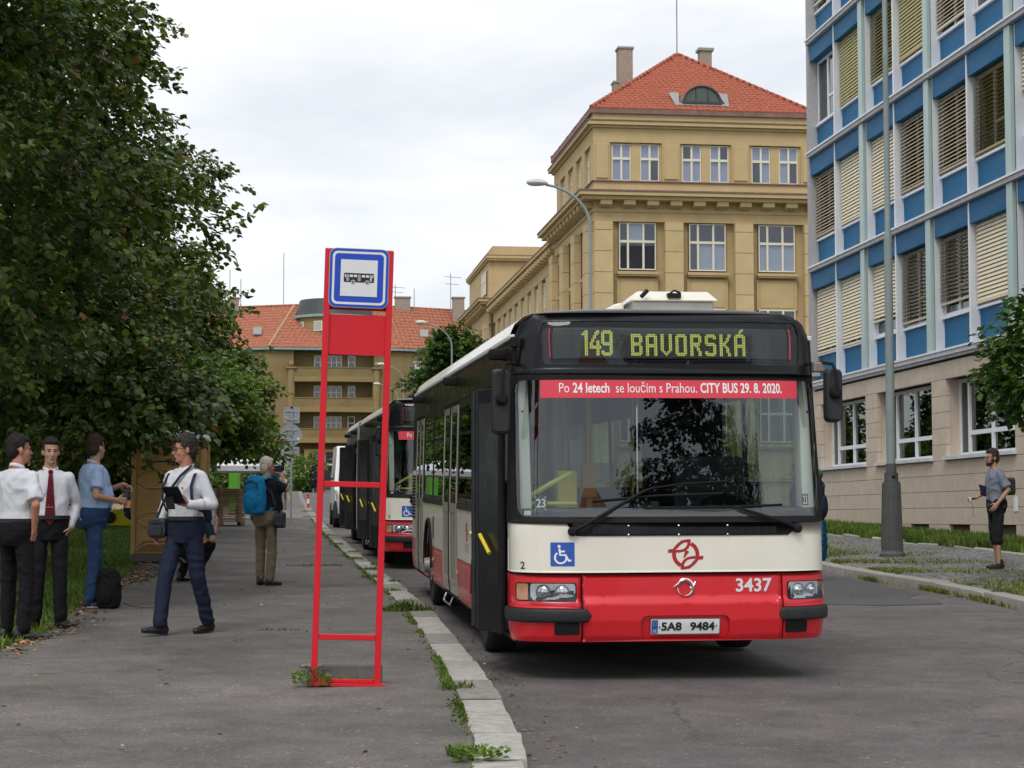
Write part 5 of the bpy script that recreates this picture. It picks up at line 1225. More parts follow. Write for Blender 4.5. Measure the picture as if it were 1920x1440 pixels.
def leaves(P,D,Nn,S,wid=1.):
    """P positions, D axis, Nn normals, S size -> verts, quads"""
    n=len(P); D=D/np.linalg.norm(D,axis=1,keepdims=True); X=np.cross(D,Nn); X/=np.maximum(np.linalg.norm(X,axis=1,keepdims=True),1e-6); Z=np.cross(X,D)
    V=P[:,None,:]+S[:,None,None]*(LV[None,:,0,None]*wid*X[:,None,:]+LV[None,:,1,None]*D[:,None,:]+LV[None,:,2,None]*Z[:,None,:])
    b=np.arange(n)[:,None]*6; F_=np.concatenate([b+np.array([[0,3,2,1]]),b+np.array([[0,5,4,3]])])
    return V.reshape(-1,3),F_
def crown_pts(blobs,n,rs,inner=.45,gap=.0,gs=.55,bumpy=.22,seed=0.):
    w=np.array([b[3]*b[4]+b[4]*b[5]+b[3]*b[5] for b in blobs]); w/=w.sum(); out=[];dirs=[]
    while len(out)<n:
        b=blobs[rs.choice(len(blobs),p=w)]; d=rs.normal(size=3); d/=np.linalg.norm(d)
        k=inner+(1-inner)*rs.rand()**.45
        nb=mn.noise(Vector((d[0]*2.1+seed+b[0],d[1]*2.1,d[2]*2.1+b[2])))+.5*mn.noise(Vector((d[0]*5+seed,d[1]*5+b[1],d[2]*5)))
        k*=1+bumpy*nb
        p=np.array(b[:3])+d*np.array(b[3:6])*k
        if gap and mn.noise(Vector(p*gs)+Vector((seed,0,0)))<-.5+gap: continue
        out.append(p);dirs.append(d)
    return np.array(out),np.array(dirs)
def pads(blobs,n,r,rs):
    """branch ends: flattened leafy pads over the crown's surface, heaviest outside"""
    w=np.array([b[3]*b[4]+b[4]*b[5]+b[3]*b[5] for b in blobs]); w/=w.sum(); L=[]
    for i in range(n):
        b=blobs[rs.choice(len(blobs),p=w)]; d=rs.normal(size=3); d/=np.linalg.norm(d); k=.62+.40*rs.rand()**.6
        if rs.rand()<.10: k*=1.10
        s=r*(.6+.8*rs.rand()); L.append((*(np.array(b[:3])+d*np.array(b[3:6])*k),s,d))
    return L
def pad_pts(blobs,n,rs,npad,r,fill=.16):
    L=pads(blobs,npad,r,rs); m=int(n*(1-fill)); w=np.array([p[3]**2 for p in L]); w/=w.sum(); ix=rs.choice(len(L),m,p=w)
    C0=np.array([p[:3] for p in L])[ix]; S=np.array([p[3] for p in L])[ix]; D=np.array([p[4] for p in L])[ix]
    h=D.copy(); h[:,2]=0; h/=np.maximum(np.linalg.norm(h,axis=1,keepdims=True),.2); t=rs.normal(size=(m,3)); t/=np.linalg.norm(t,axis=1,keepdims=True); q=rs.rand(m)**.40
    v=t*q[:,None]*S[:,None]; al=(v*h).sum(1); v[:,2]*=.42; v+=h*(al*.45)[:,None]; v[:,2]-=.28*np.maximum(0,(v*h).sum(1))**1.3+.05*S
    P1=C0+v; P2,D2=crown_pts(blobs,n-m,rs,.25,0,.5,.1,0)
    P2=P2[:,:]; return np.concatenate([P1,P2]),np.concatenate([(D*.6+h*.4),D2])
def crown(blobs,nspray,per,size,rs,twig=.55,droop=.35,gap=.2,seed=0.,inner=.45,bumpy=.25,gs=.55,flat=0.,wid=1.,npad=0,pr=.9):
    C_,D_=pad_pts(blobs,nspray,rs,npad,pr) if npad else crown_pts(blobs,nspray,rs,inner,gap,gs,bumpy,seed)
    A=D_*.8+rs.normal(size=D_.shape)*.45; A[:,2]=A[:,2]*(1-flat)-droop*.5; A/=np.linalg.norm(A,axis=1,keepdims=True)
    t=rs.rand(nspray,per)*1.; sd=np.cross(A,np.array([0,0,1.])); sd/=np.maximum(np.linalg.norm(sd,axis=1,keepdims=True),1e-6)
    lat=(rs.rand(nspray,per)-.5)*twig*.75*(1.05-t); ver=rs.normal(size=(nspray,per))*.05*twig*2
    P=C_[:,None,:]+A[:,None,:]*(t*twig)[...,None]+sd[:,None,:]*lat[...,None]; P[...,2]+=ver-droop*twig*t*t*.6
    Dl=A[:,None,:]*.55+sd[:,None,:]*np.sign(lat)[...,None]*.65+rs.normal(size=P.shape)*.28; Dl[...,2]-=.30
    Nn=np.zeros_like(P); Nn[...,2]=1; Nn+=rs.normal(size=P.shape)*.38+D_[:,None,:]*.25
    S=size*(.65+.6*rs.rand(nspray,per))
    return leaves(P.reshape(-1,3),Dl.reshape(-1,3),Nn.reshape(-1,3),S.ravel(),wid)
def tree(name,label,base,blobs,nspray,per,size,mat,tr,seed,group=None,limbs=9,cat='tree',bark=None,lean=(0,0),**k):
    rs=np.random.RandomState(seed); T=thing(name,label,cat,base,0,group)
    bl=[(b[0],b[1],b[2]+0,*b[3:6]) for b in blobs]
    tk=MB(); top=np.array(bl[0][:3])+np.array([0,0,bl[0][5]*.45]); n=9; pts=[];rr_=[]
    for i in range(n+1):
        t=i/n; pts.append((top[0]*t**1.5+.10*math.sin(i*1.3+seed)*t,top[1]*t**1.5+.10*math.cos(i*1.7+seed)*t,-.15+(top[2]+.15)*t)); rr_.append(tr*(1-.82*t)+(.35*tr if i==0 else 0))
    tk.tube(pts,rr_,10)
    for j in range(limbs):
        b=bl[j%len(bl)]; d=rs.normal(size=3); d[2]=abs(d[2])*.6; d/=np.linalg.norm(d); e=np.array(b[:3])+d*np.array(b[3:6])*.72
        i0=rs.randint(3,n-1); s=np.array(pts[i0]); m_=(s+e)/2+np.array([0,0,-.12*np.linalg.norm(e-s)]); r0=rr_[i0]*.5
        q=[s,(s*.55+m_*.45),m_,(m_*.5+e*.5)+np.array([0,0,.1]),e]; tk.tube(q,[r0,r0*.8,r0*.6,r0*.38,r0*.15],7)
        for g in range(3):
            d2=rs.normal(size=3); d2/=np.linalg.norm(d2); f_=m_+(e-m_)*rs.rand(); e2=f_+d2*np.array(b[3:6])*.3; tk.tube([f_,(f_+e2)/2+np.array([0,0,.08]),e2],[r0*.34,r0*.22,r0*.07],5)
    tk.build('trunk',bark or m_bark,T,smooth=True)
    V,F_=crown(bl,nspray,per,size,rs,seed=seed*3.7,**k)
    ob('crown',npmesh('crown',V,F_,mat),T); return T
LR='row of lindens along the lawn'
def gzo(x,y,o=.12): return (x,y,G*y+o)
tree('linden_tree','linden nearest the camera with big dark leaves, overhanging from the left edge',gzo(-6.6,21.5),[(0,0,7.6,4.6,4.4,5.6),(2.6,.6,5.2,2.5,2.6,2.6),(2.4,-.4,9.,2.4,2.4,3.2),(2.5,-3.0,7.4,2.0,2.4,2.6)],5700,19,.108,m_leaf,.30,3,LR,twig=.42,npad=230,pr=.80)
tree('linden_tree','linden whose low leaves hang over the brown toilet cabin',gzo(-6.6,31),[(0,0,7.2,4.3,4.4,5.2),(3.1,-.6,3.35,1.75,2.0,1.35),(1.9,.3,8,2.4,2.5,2.6),(3.6,-1.9,3.6,1.2,1.0,.75)]+[(4.4,-1.9,2.66,1.05,.9,.32)]*5,5000,18,.12,m_leaf,.30,8,LR,twig=.44,npad=230,pr=.80)
tree('linden_tree','linden with ragged crown and a browned branch tip reaching far into the grey sky',gzo(-6.1,41.),[(0,0,6.4,3.6,4.2,5.0),(2.6,0,7.9,1.75,1.6,.75),(1.2,0,10.0,1.6,1.8,1.2),(2.2,0,5.6,1.7,2.0,1.8),(-.8,0,11.0,1.9,2.2,2.0),(2.7,0,6.2,1.5,1.5,.8)],4700,18,.132,m_leaf,.30,13,LR,twig=.48,npad=170,pr=.85)
tree('linden_tree','linden in front of the left end of the brown apartment block roof',gzo(-5.2,53.),[(0,0,5.2,3.5,4.0,3.7),(2.5,0,5.7,1.5,1.6,.8),(2.2,0,4.0,1.8,2.0,1.4)],4200,16,.155,m_leaf,.26,21,LR,twig=.52,npad=140,pr=.85)
tree('linden_tree','lighter green small tree just above the white gazebo',gzo(-2.2,48),[(0,0,3.2,1.75,1.7,1.15),(.55,0,2.75,1.25,1.3,.75),(.4,0,3.9,1.0,1.1,.75)],1700,15,.125,m_leaf2,.14,34,LR,twig=.36,npad=60,pr=.55)
tree('street_tree','round green tree between the apartment block roof and the ochre building',gzo(11.9,131),[(0,0,9.0,1.9,2.0,2.1),(-1.1,0,8.0,1.3,1.4,1.3),(.8,0,10.5,1.0,1.1,1.2)],1300,12,.27,m_leaf3,.22,41,None,twig=.6,npad=50,pr=.85)
tree('young_street_tree','young tree with fresh round green leaves reaching in beside the stone ground floor',gzo(10.15,23.8,.2),[(0,0,3.05,.74,.9,.72),(-.36,0,2.78,.50,.6,.42),(.2,0,3.40,.58,.7,.45)],360,14,.105,m_leaf3,.06,47,None,gap=.25,twig=.36,limbs=6,droop=.6,wid=1.15)
BK='trees at the back of the lawn'
for i,(x,y,h,s) in enumerate(((-13,70,6.5,61),(-19,88,8,62),(-11,104,7,63),(-8,128,6.5,64),(-16,52,7.5,66))):
    tree('park_tree',['dark tree at the back of the lawn behind the linden trunks','dark tree far back on the lawn, second from the left edge','dark tree at the far end of the lawn','dark tree beside the far boundary wall','dark tree at the left edge of the lawn'][i],gzo(x,y,.2),[(0,0,h*.62,h*.52,h*.52,h*.58),(h*.3,0,h*.38,h*.32,h*.3,h*.3)],1100,11,.36,m_leaf,.22,s,BK,gap=.12,twig=1.0)
# trees and a house behind the photographer: seen only as reflections in the windscreen
tree('conifer_tree','layered dark tree across the crossroads behind the camera',(12.2,-24,-.5),[(0,0,7,3.6,3.3,2.4),(.6,0,10.4,3.6,3.0,1.5),(-.4,0,12.9,3.2,2.8,.55),(.9,0,14.0,1.9,1.6,.22),(-1.1,0,14.4,1.6,1.3,.20),(.3,0,14.9,1.5,1.2,.18),(-.7,0,15.5,1.0,.8,.14),(.5,0,16.0,.9,.8,.14),(0,0,16.6,.6,.6,.12),(.1,0,17.1,.3,.3,.12)],2600,14,.15,m_leafd,.20,71,None,gap=.18,twig=.45,flat=.8,inner=.1,droop=.15)
tree('park_tree','broad dark tree across the crossroads behind the camera',(16.6,-25,-.5),[(0,0,8.2,3.8,3.2,5.0),(.6,0,14.2,1.6,1.4,1.3),(-.9,0,13.0,1.7,1.5,1.0),(1.4,0,15.8,1.0,.9,.7),(-2.5,0,9.5,2.8,2.4,3.4),(3.6,0,9.,2.6,2.4,3.6)],2600,14,.17,m_leafd,.24,72,None,gap=.32,twig=.8,bumpy=.4)
mb=MB(); mb.box(.2,9.6,-42,-33,-1,13.4); hs=mb.build('house',m_greyw); tag(hs,'plain grey house across the crossroads behind the camera','house')
mb=MB(); mb.add([(-.2,-42.3,13.4),(10,-42.3,13.4),(10,-32.7,13.4),(-.2,-32.7,13.4),(3,-38,16.0),(6.8,-38,16.0)],[(0,1,5,4),(1,2,5),(2,3,4,5),(3,0,4),(0,3,2,1)]); mb.build('roof',m_tile2,hs)
# shrubs at the foot of the far wall
tree('shrub','green shrub in front of the grey wall beside the dark car',gzo(3.1,172,.2),[(0,0,1.5,1.5,1.2,1.5),(-1.,0,.8,1.2,1,.9)],360,10,.26,m_leaf2,.06,81,None,limbs=4,cat='shrub',gap=.1,twig=.6)
tree('shrub','leafy green shrub behind the lime green cabin',gzo(-1.7,90,.2),[(0,0,1.6,1.9,1.4,1.6)],360,10,.24,m_leaf2,.06,82,None,limbs=4,cat='shrub',gap=.1,twig=.6)

# ------------------------------------------------------------------ grass, weeds, litter
m_grass=leafmat('grass_blades',[(.33,(.075,.135,.018)),(.3,(.105,.175,.026)),(.2,(.055,.10,.014)),(.17,(.17,.19,.045))],.25,.5)
m_grassy=leafmat('dry_grass_blades',[(.35,(.13,.17,.035)),(.3,(.19,.20,.06)),(.2,(.08,.13,.02)),(.15,(.26,.22,.09))],.25,.5)
def blades(P,h,w,rs,lean=.35):
    n=len(P); a=rs.rand(n)*6.283; hh=np.broadcast_to(h,(n,))*(.5+rs.rand(n)*.9); d=np.stack([np.cos(a),np.sin(a),np.zeros(n)],1); s=np.stack([-np.sin(a),np.cos(a),np.zeros(n)],1)
    ln=(rs.rand(n)*lean)[:,None]; m_=P+d*ln*hh[:,None]*.4; m_[:,2]+=hh*.6; t=P+d*ln*hh[:,None]*1.3; t[:,2]+=hh*(1-.25*ln[:,0])
    ww=(w*(.6+.8*rs.rand(n)))[:,None]; V=np.stack([P-s*ww,P+s*ww,m_+s*ww*.7,t,m_-s*ww*.7],1).reshape(-1,3); b=np.arange(n)[:,None]*5
    return V,np.concatenate([b+np.array([[0,1,2,4]]),b+np.array([[4,2,3,3]])])
def tri_clean(V,F_):
    # quads plus triangles as one face list of triangles
    q=F_[F_[:,2]!=F_[:,3]]; t=F_[F_[:,2]==F_[:,3]][:,:3]; return V,np.concatenate([q[:,[0,1,2]],q[:,[0,2,3]],t])
rs=np.random.RandomState(5)
def field(name,n,fx,fy,fz,h,w,mat,dens=None,label=None,lean=.5):
    x,y=fx(n),None
    y=fy(n); x=fx(n,y) if False else x
    P=np.stack([x,y,np.zeros(n)],1)
    if dens: P=P[[dens(a,b) for a,b in P[:,:2]]]
    P[:,2]=fz(P[:,0],P[:,1]); V,F_=tri_clean(*blades(P,h,w,rs,lean)); o=ob(name,npmesh(name,V,F_,mat)); kind(o,'stuff',label); return o
def nd(s,th,o=0.): return lambda a,b: mn.noise(Vector((a*s+o,b*s,o)))+.35*mn.noise(Vector((a*s*4+o,b*s*4,o)))>th+rs.rand()*.3-.15
lz=lambda x,y: G*y+.09+np.clip((-2.2-x)/58,0,1)*.1
lx=lambda y: np.interp(y,[p[0] for p in LAWN],[p[1] for p in LAWN])
yy=3+58*rs.rand(80000)**1.3; xx=lx(yy)+.02-6.5*rs.rand(len(yy))**1.5
P=np.stack([xx,yy,lz(xx,yy)],1); V,F_=tri_clean(*blades(P,.085,.0075,rs,.8)); kind(ob('lawn_grass',npmesh('lawn_grass',V,F_,m_grass)),'stuff','green lawn under the lindens')
yy=60+60*rs.rand(20000); xx=lx(yy)-14*rs.rand(len(yy)); P=np.stack([xx,yy,lz(xx,yy)],1); V,F_=tri_clean(*blades(P,.16,.02,rs,.8)); kind(ob('lawn_grass',npmesh('lawn_grass',V,F_,m_grass)),'stuff','green lawn farther back under the trees')
rx=lambda y: np.interp(y,[p[0] for p in RK],[p[1] for p in RK])
rzf=lambda x,y: G*y+.125+(x-rx(y)-.26)/(14.2-rx(y)-.26)*.175
yy=22+28*rs.rand(36000); xx=12.6+1.5*rs.rand(len(yy)); P=np.stack([xx,yy,rzf(xx,yy)],1); V,F_=tri_clean(*blades(P,.17,.012,rs,.8)); kind(ob('verge_grass',npmesh('verge_grass',V,F_,m_grass)),'stuff','rough green grass along the foot of the stone wall')
f_=nd(.55,.02,3.)
yy=20+30*rs.rand(60000); xx=rx(yy)+.27+2.6*rs.rand(len(yy))**1.4; P=np.stack([xx,yy,rzf(xx,yy)],1); P=P[[f_(a,b) and rs.rand()<1.1-.4*(a-9) for a,b in P[:,:2]]]; V,F_=tri_clean(*blades(P,.045,.008,rs,1.3)); kind(ob('patchy_grass',npmesh('patchy_grass',V,F_,m_grassy)),'stuff','patchy dry grass between the cobbles and the pale kerb')
f2=nd(1.1,-.05,9.)
yy=20+30*rs.rand(9000); xx=rx(yy)-.005-.05*rs.rand(len(yy))**2; P=np.stack([xx,yy,G*yy],1); P=P[[f2(a*3,b) for a,b in P[:,:2]]]; V,F_=tri_clean(*blades(P,.075,.008,rs,.9)); kind(ob('gutter_weeds',npmesh('gutter_weeds',V,F_,m_grassy)),'stuff','weeds in the gutter of the pale kerb')
# edging stones of the verge
er=thing('verge_edging','low weathered stone edging between the cobbles and the grass verge','edging',(12.55,22,G*22+.3))
me_e=MB(); me_e.box(-.06,.06,-.47,.47,-.2,.0); me_e=me_e.mesh('edging_stone',m_kerb,bevel=.02)
for k in range(26):
    if k in(7,8,13,18): continue
    ob('edging_stone',me_e,er,(rng.uniform(-.03,.03),k*.98,G*k*.98+rng.uniform(-.06,0)),(math.atan(G)+rng.uniform(-.02,.02),rng.uniform(-.06,.06),rng.uniform(-.02,.02)))
# joints of the near kerb and cracks of the pavement
ox=lambda y: np.interp(y,[p[0] for p in OUT],[p[1] for p in OUT])
f3=nd(1.3,.10,1.)
yy=8+55*rs.rand(13000)**1.2; xx=ox(yy)-.275-.035*np.abs(rs.normal(size=len(yy)))+.012; P=np.stack([xx,yy,G*yy+.115],1); P=P[[f3(a,b) or (rs.rand()<.06) for a,b in P[:,:2]]]
CL_=[(20.6,-.32,.36,700,.15),(10.0,-.30,.18,420,.13),(13.05,-.25,.22,240,.06),(24.,-.2,.2,200,.09),(27.2,-.25,.3,420,.12),(29.4,-.15,.2,250,.1),(33,-.2,.25,300,.12),(36,-.1,.2,200,.1),(31,-.0,.14,150,.10),(26.,-.05,.15,140,.08),(40,-.25,.3,350,.12),(46,-.25,.4,350,.12),(52,-.25,.6,350,.12),(66,-.2,.6,500,.18),(76,-.2,.5,500,.18)]
Q=[]
for y0,dx,r,n,h in CL_:
    a=rs.rand(n)*6.283; q=r*np.sqrt(rs.rand(n)); n=n//3; a=a[:n]; q=q[:n]*.8; Q.append(np.stack([ox(y0)+dx+.9*q*np.cos(a)*.8,y0+q*np.sin(a)*.8,np.full(n,G*y0+.118)],1))
V1,F1=tri_clean(*blades(P,.022,.006,rs,1.4)); Q=np.concatenate(Q); V2,F2=tri_clean(*blades(Q,.050,.006,rs,1.6)); kind(ob('kerb_weeds',npmesh('kerb_weeds',np.concatenate([V1,V2]),np.concatenate([F1,F2+len(V1)]),m_grass)),'stuff','weeds and grass in the joints of the near kerb')
yy=np.concatenate([30.8+.12*rs.randn(420),18.05+.03*rs.randn(60)]); xx=np.concatenate([.2+.9*rs.rand(420)**.7,-.15+.4*rs.rand(60)]); P=np.stack([xx,yy,G*yy+.116],1); V,F_=tri_clean(*blades(P,.022,.005,rs,1.3)); kind(ob('crack_grass',npmesh('crack_grass',V,F_,m_grass)),'stuff','grass growing from cracks across the asphalt pavement')
# leafy weed at the foot of the stop sign
wd=thing('weed','yellow-green leafy weed growing at the left foot of the red bus stop frame','weed',(.27,13.24,G*13.3+.115))
n=150; a=rs.rand(n)*6.283; r_=.11*np.sqrt(rs.rand(n)); P=np.stack([r_*np.cos(a)*1.1,r_*np.sin(a)*.6,.01+.15*rs.rand(n)**1.3*(1-r_*4)],1); D_=np.stack([np.cos(a),np.sin(a),.5+0*a],1)+rs.normal(size=(n,3))*.3
V,F_=leaves(P,D_,np.tile([0,0,1.],(n,1))+rs.normal(size=(n,3))*.4,.028+.02*rs.rand(n),.6); ob('leaves',npmesh('leaves',V,F_,m_leaf2),wd)
st=MB()
for k in range(9): st.tube([(rs.normal()*.03,rs.normal()*.02,0),(rs.normal()*.06,rs.normal()*.04,.1),(rs.normal()*.07,rs.normal()*.04,.14)],.003,4)
st.build('stem',m_bark,wd)
P=np.stack([.33+.36*rs.rand(420),13.33+.03*rs.randn(420),np.full(420,G*13.33+.116)],1); V,F_=tri_clean(*blades(P,.05,.005,rs,1.)); kind(ob('dry_weeds',npmesh('dry_weeds',V,F_,m_grassy)),'stuff','dry weeds along the foot of the bus stop')
wd=thing('weed','low broad-leaved weed where the last kerb stone meets the pavement in the foreground','weed',(1.05,9.75,G*9.75+.115))
n=110; a=rs.rand(n)*6.283; r_=.115*np.sqrt(rs.rand(n)); P=np.stack([r_*np.cos(a)*1.2,r_*np.sin(a)*.6,.01+.06*rs.rand(n)],1); D_=np.stack([np.cos(a),np.sin(a),.25+0*a],1)+rs.normal(size=(n,3))*.3
V,F_=leaves(P,D_,np.tile([0,0,1.],(n,1))+rs.normal(size=(n,3))*.3,.03+.02*rs.rand(n),.8); ob('leaves',npmesh('leaves',V,F_,m_leaf2),wd)
wd=thing('weed','largest grass tuft, spreading across the kerb beside the front bus wheel','weed',(1.42,20.55,G*20.55+.118))
n=520; a=rs.rand(n)*6.283; r_=.33*rs.rand(n)**.7; P=np.stack([r_*np.cos(a)*.95,r_*np.sin(a)*.6,np.zeros(n)],1); V,F_=tri_clean(*blades(P,.15*(1.05-(np.hypot(P[:,0],P[:,1]/.65)/.34))**.7*(rs.rand(n)*.6+.5),.006,rs,1.4)); ob('blades',npmesh('blades',V,F_,m_grass),wd)
# fallen leaves and scraps
m_litter=leafmat('fallen_leaves',[(.35,(.20,.10,.045)),(.25,(.28,.17,.08)),(.2,(.12,.06,.03)),(.12,(.35,.27,.15)),(.08,(.5,.45,.35))],.0,.8)
def litter(name,x,y,z,size,label,mat=m_litter):
    n=len(x); P=np.stack([x,y,z],1); a=rs.rand(n)*6.283; D_=np.stack([np.cos(a),np.sin(a),rs.normal(size=n)*.12],1); Nn=np.tile([0,0,1.],(n,1))+rs.normal(size=(n,3))*.25
    V,F_=leaves(P,D_,Nn,size*(.5+rs.rand(n)),.8); kind(ob(name,npmesh(name,V,F_,mat)),'stuff',label)
n=900; y=15.5+16.5*rs.rand(n); x=lx(y)+.12*rs.randn(n)+.10; litter('fallen_leaves',x,y,G*y+.122+.02*rs.rand(n),.05,'brown fallen leaves along the lawn edge')
n=300; y=25.5+5*rs.rand(n); x=lx(y)+.15+.35*np.abs(rs.randn(n)); litter('fallen_leaves',x,y,G*y+.122+.02*rs.rand(n),.06,'brown leaf heap in front of the toilet cabin')
n=150; y=10+40*rs.rand(n); x=-2.+3.3*rs.rand(n); litter('fallen_leaves',x,y,G*y+.119,.035,'scattered dry leaves on the pavement')
n=160; y=10+9*rs.rand(n); x=ox(y)+.03+.22*np.abs(rs.randn(n)); litter('fallen_leaves',x,y,G*y+.008,.030,'dry leaves and grit in the gutter')
n=70; y=9+30*rs.rand(n); x=2+6.5*rs.rand(n); litter('road_scraps',x,y,G*y+.008,.028,'scraps on the road')
def clump(a,b,s,k):
    pass
# ------------------------------------------------------------------ people
def fold_f(p,ff,seed,zsq):
    a=mn.noise(Vector((p[0]*3+seed,p[1]*3,p[2]*3)))*.5; b=mn.noise(Vector((p[0]*3,p[1]*3+9+seed,p[2]*3)))*.5
    q=Vector((p[0]*ff+a+seed,p[1]*ff+b,p[2]*ff*zsq+a*2)); n1=mn.noise(q); n2=mn.noise(q*2.1+Vector((5,0,0)))
    return (.55-2.6*abs(n1))*.9+(.35-1.5*abs(n2))*.5
def remesh(mb,name,vox,smooth=3,mat=None,fold=0.,ff=8.,seed=0.,zsq=1.,floor=None):
    me=mb.mesh('tmp'); o=bpy.data.objects.new('tmp',me); COL.objects.link(o)
    m=o.modifiers.new('r','REMESH'); m.mode='VOXEL'; m.voxel_size=vox
    if smooth: s=o.modifiers.new('s','SMOOTH'); s.factor=.5; s.iterations=smooth
    dg=bpy.context.evaluated_depsgraph_get(); r=bpy.data.meshes.new_from_object(o.evaluated_get(dg)); bpy.data.objects.remove(o); bpy.data.meshes.remove(me)
    r.name=name; n=len(r.vertices)
    if fold or floor is not None:
        co=np.empty(n*3,dtype=np.float32); r.vertices.foreach_get('co',co); co=co.reshape(-1,3)
        if fold:
            no=np.empty(n*3,dtype=np.float32); r.vertex_normals.foreach_get('vector',no); no=no.reshape(-1,3)
            f=np.array([fold_f(p,ff,seed,zsq) for p in co]); co=co+no*(f*fold)[:,None].astype(np.float32)
        if floor is not None: co[:,2]=np.maximum(co[:,2],floor)
        r.vertices.foreach_set('co',co.ravel()); r.update()
    r.materials.clear(); r.shade_smooth()
    if mat: r.materials.append(mat)
    return r
m_skin=M('skin',(.46,.255,.175),.55,var=.10,sc=25,spec=.35); m_skinr=M('ruddy_skin',(.47,.215,.145),.55,var=.12,sc=25,spec=.35)
m_eye=M('dark_eye',(.02,.015,.012),.3,var=0); m_lip=M('lips',(.33,.13,.11),.6,var=.05)
def cloth(n,c,var=.08,b=.25): return M(n,c,.88,var=var,sc=14,bump=b,bs=180,spec=.2)
c_white=cloth('white_shirt_cotton',(.62,.625,.67)); c_polo=cloth('light_blue_polo',(.36,.48,.72)); c_navy=cloth('dark_navy_trousers',(.016,.021,.042)); c_blk=cloth('black_trousers',(.010,.010,.012)); c_jean=cloth('blue_jeans',(.026,.058,.135),.2)
c_khaki=cloth('khaki_trousers',(.19,.155,.105),.15); c_dark=cloth('dark_navy_tshirt',(.012,.014,.024)); c_gray=cloth('grey_tshirt',(.20,.22,.27)); c_tie=cloth('burgundy_tie',(.12,.010,.022)); c_short=cloth('black_shorts',(.018,.019,.022),.2)
c_shoe=M('black_shoe_leather',(.012,.011,.011),.4,var=.2,dirt=.2,dirtcol=(.05,.045,.04)); c_shoe2=M('dark_trainer',(.02,.022,.03),.6,var=.2); c_sole=M('pale_sole',(.5,.5,.5),.7,var=.1)
h_brown=M('brown_hair',(.036,.018,.010),.8,var=.3,sc=60,bump=.6,bs=140); h_dark=M('dark_brown_hair',(.012,.008,.006),.8,var=.3,sc=60,bump=.6,bs=140); h_grey=M('greying_dark_hair',(.032,.024,.020),.85,var=.4,sc=60,bump=.6,bs=140); h_blond=M('silver_blond_hair',(.66,.59,.48),.75,var=.2,sc=60,bump=.6,bs=140)
PL=[]
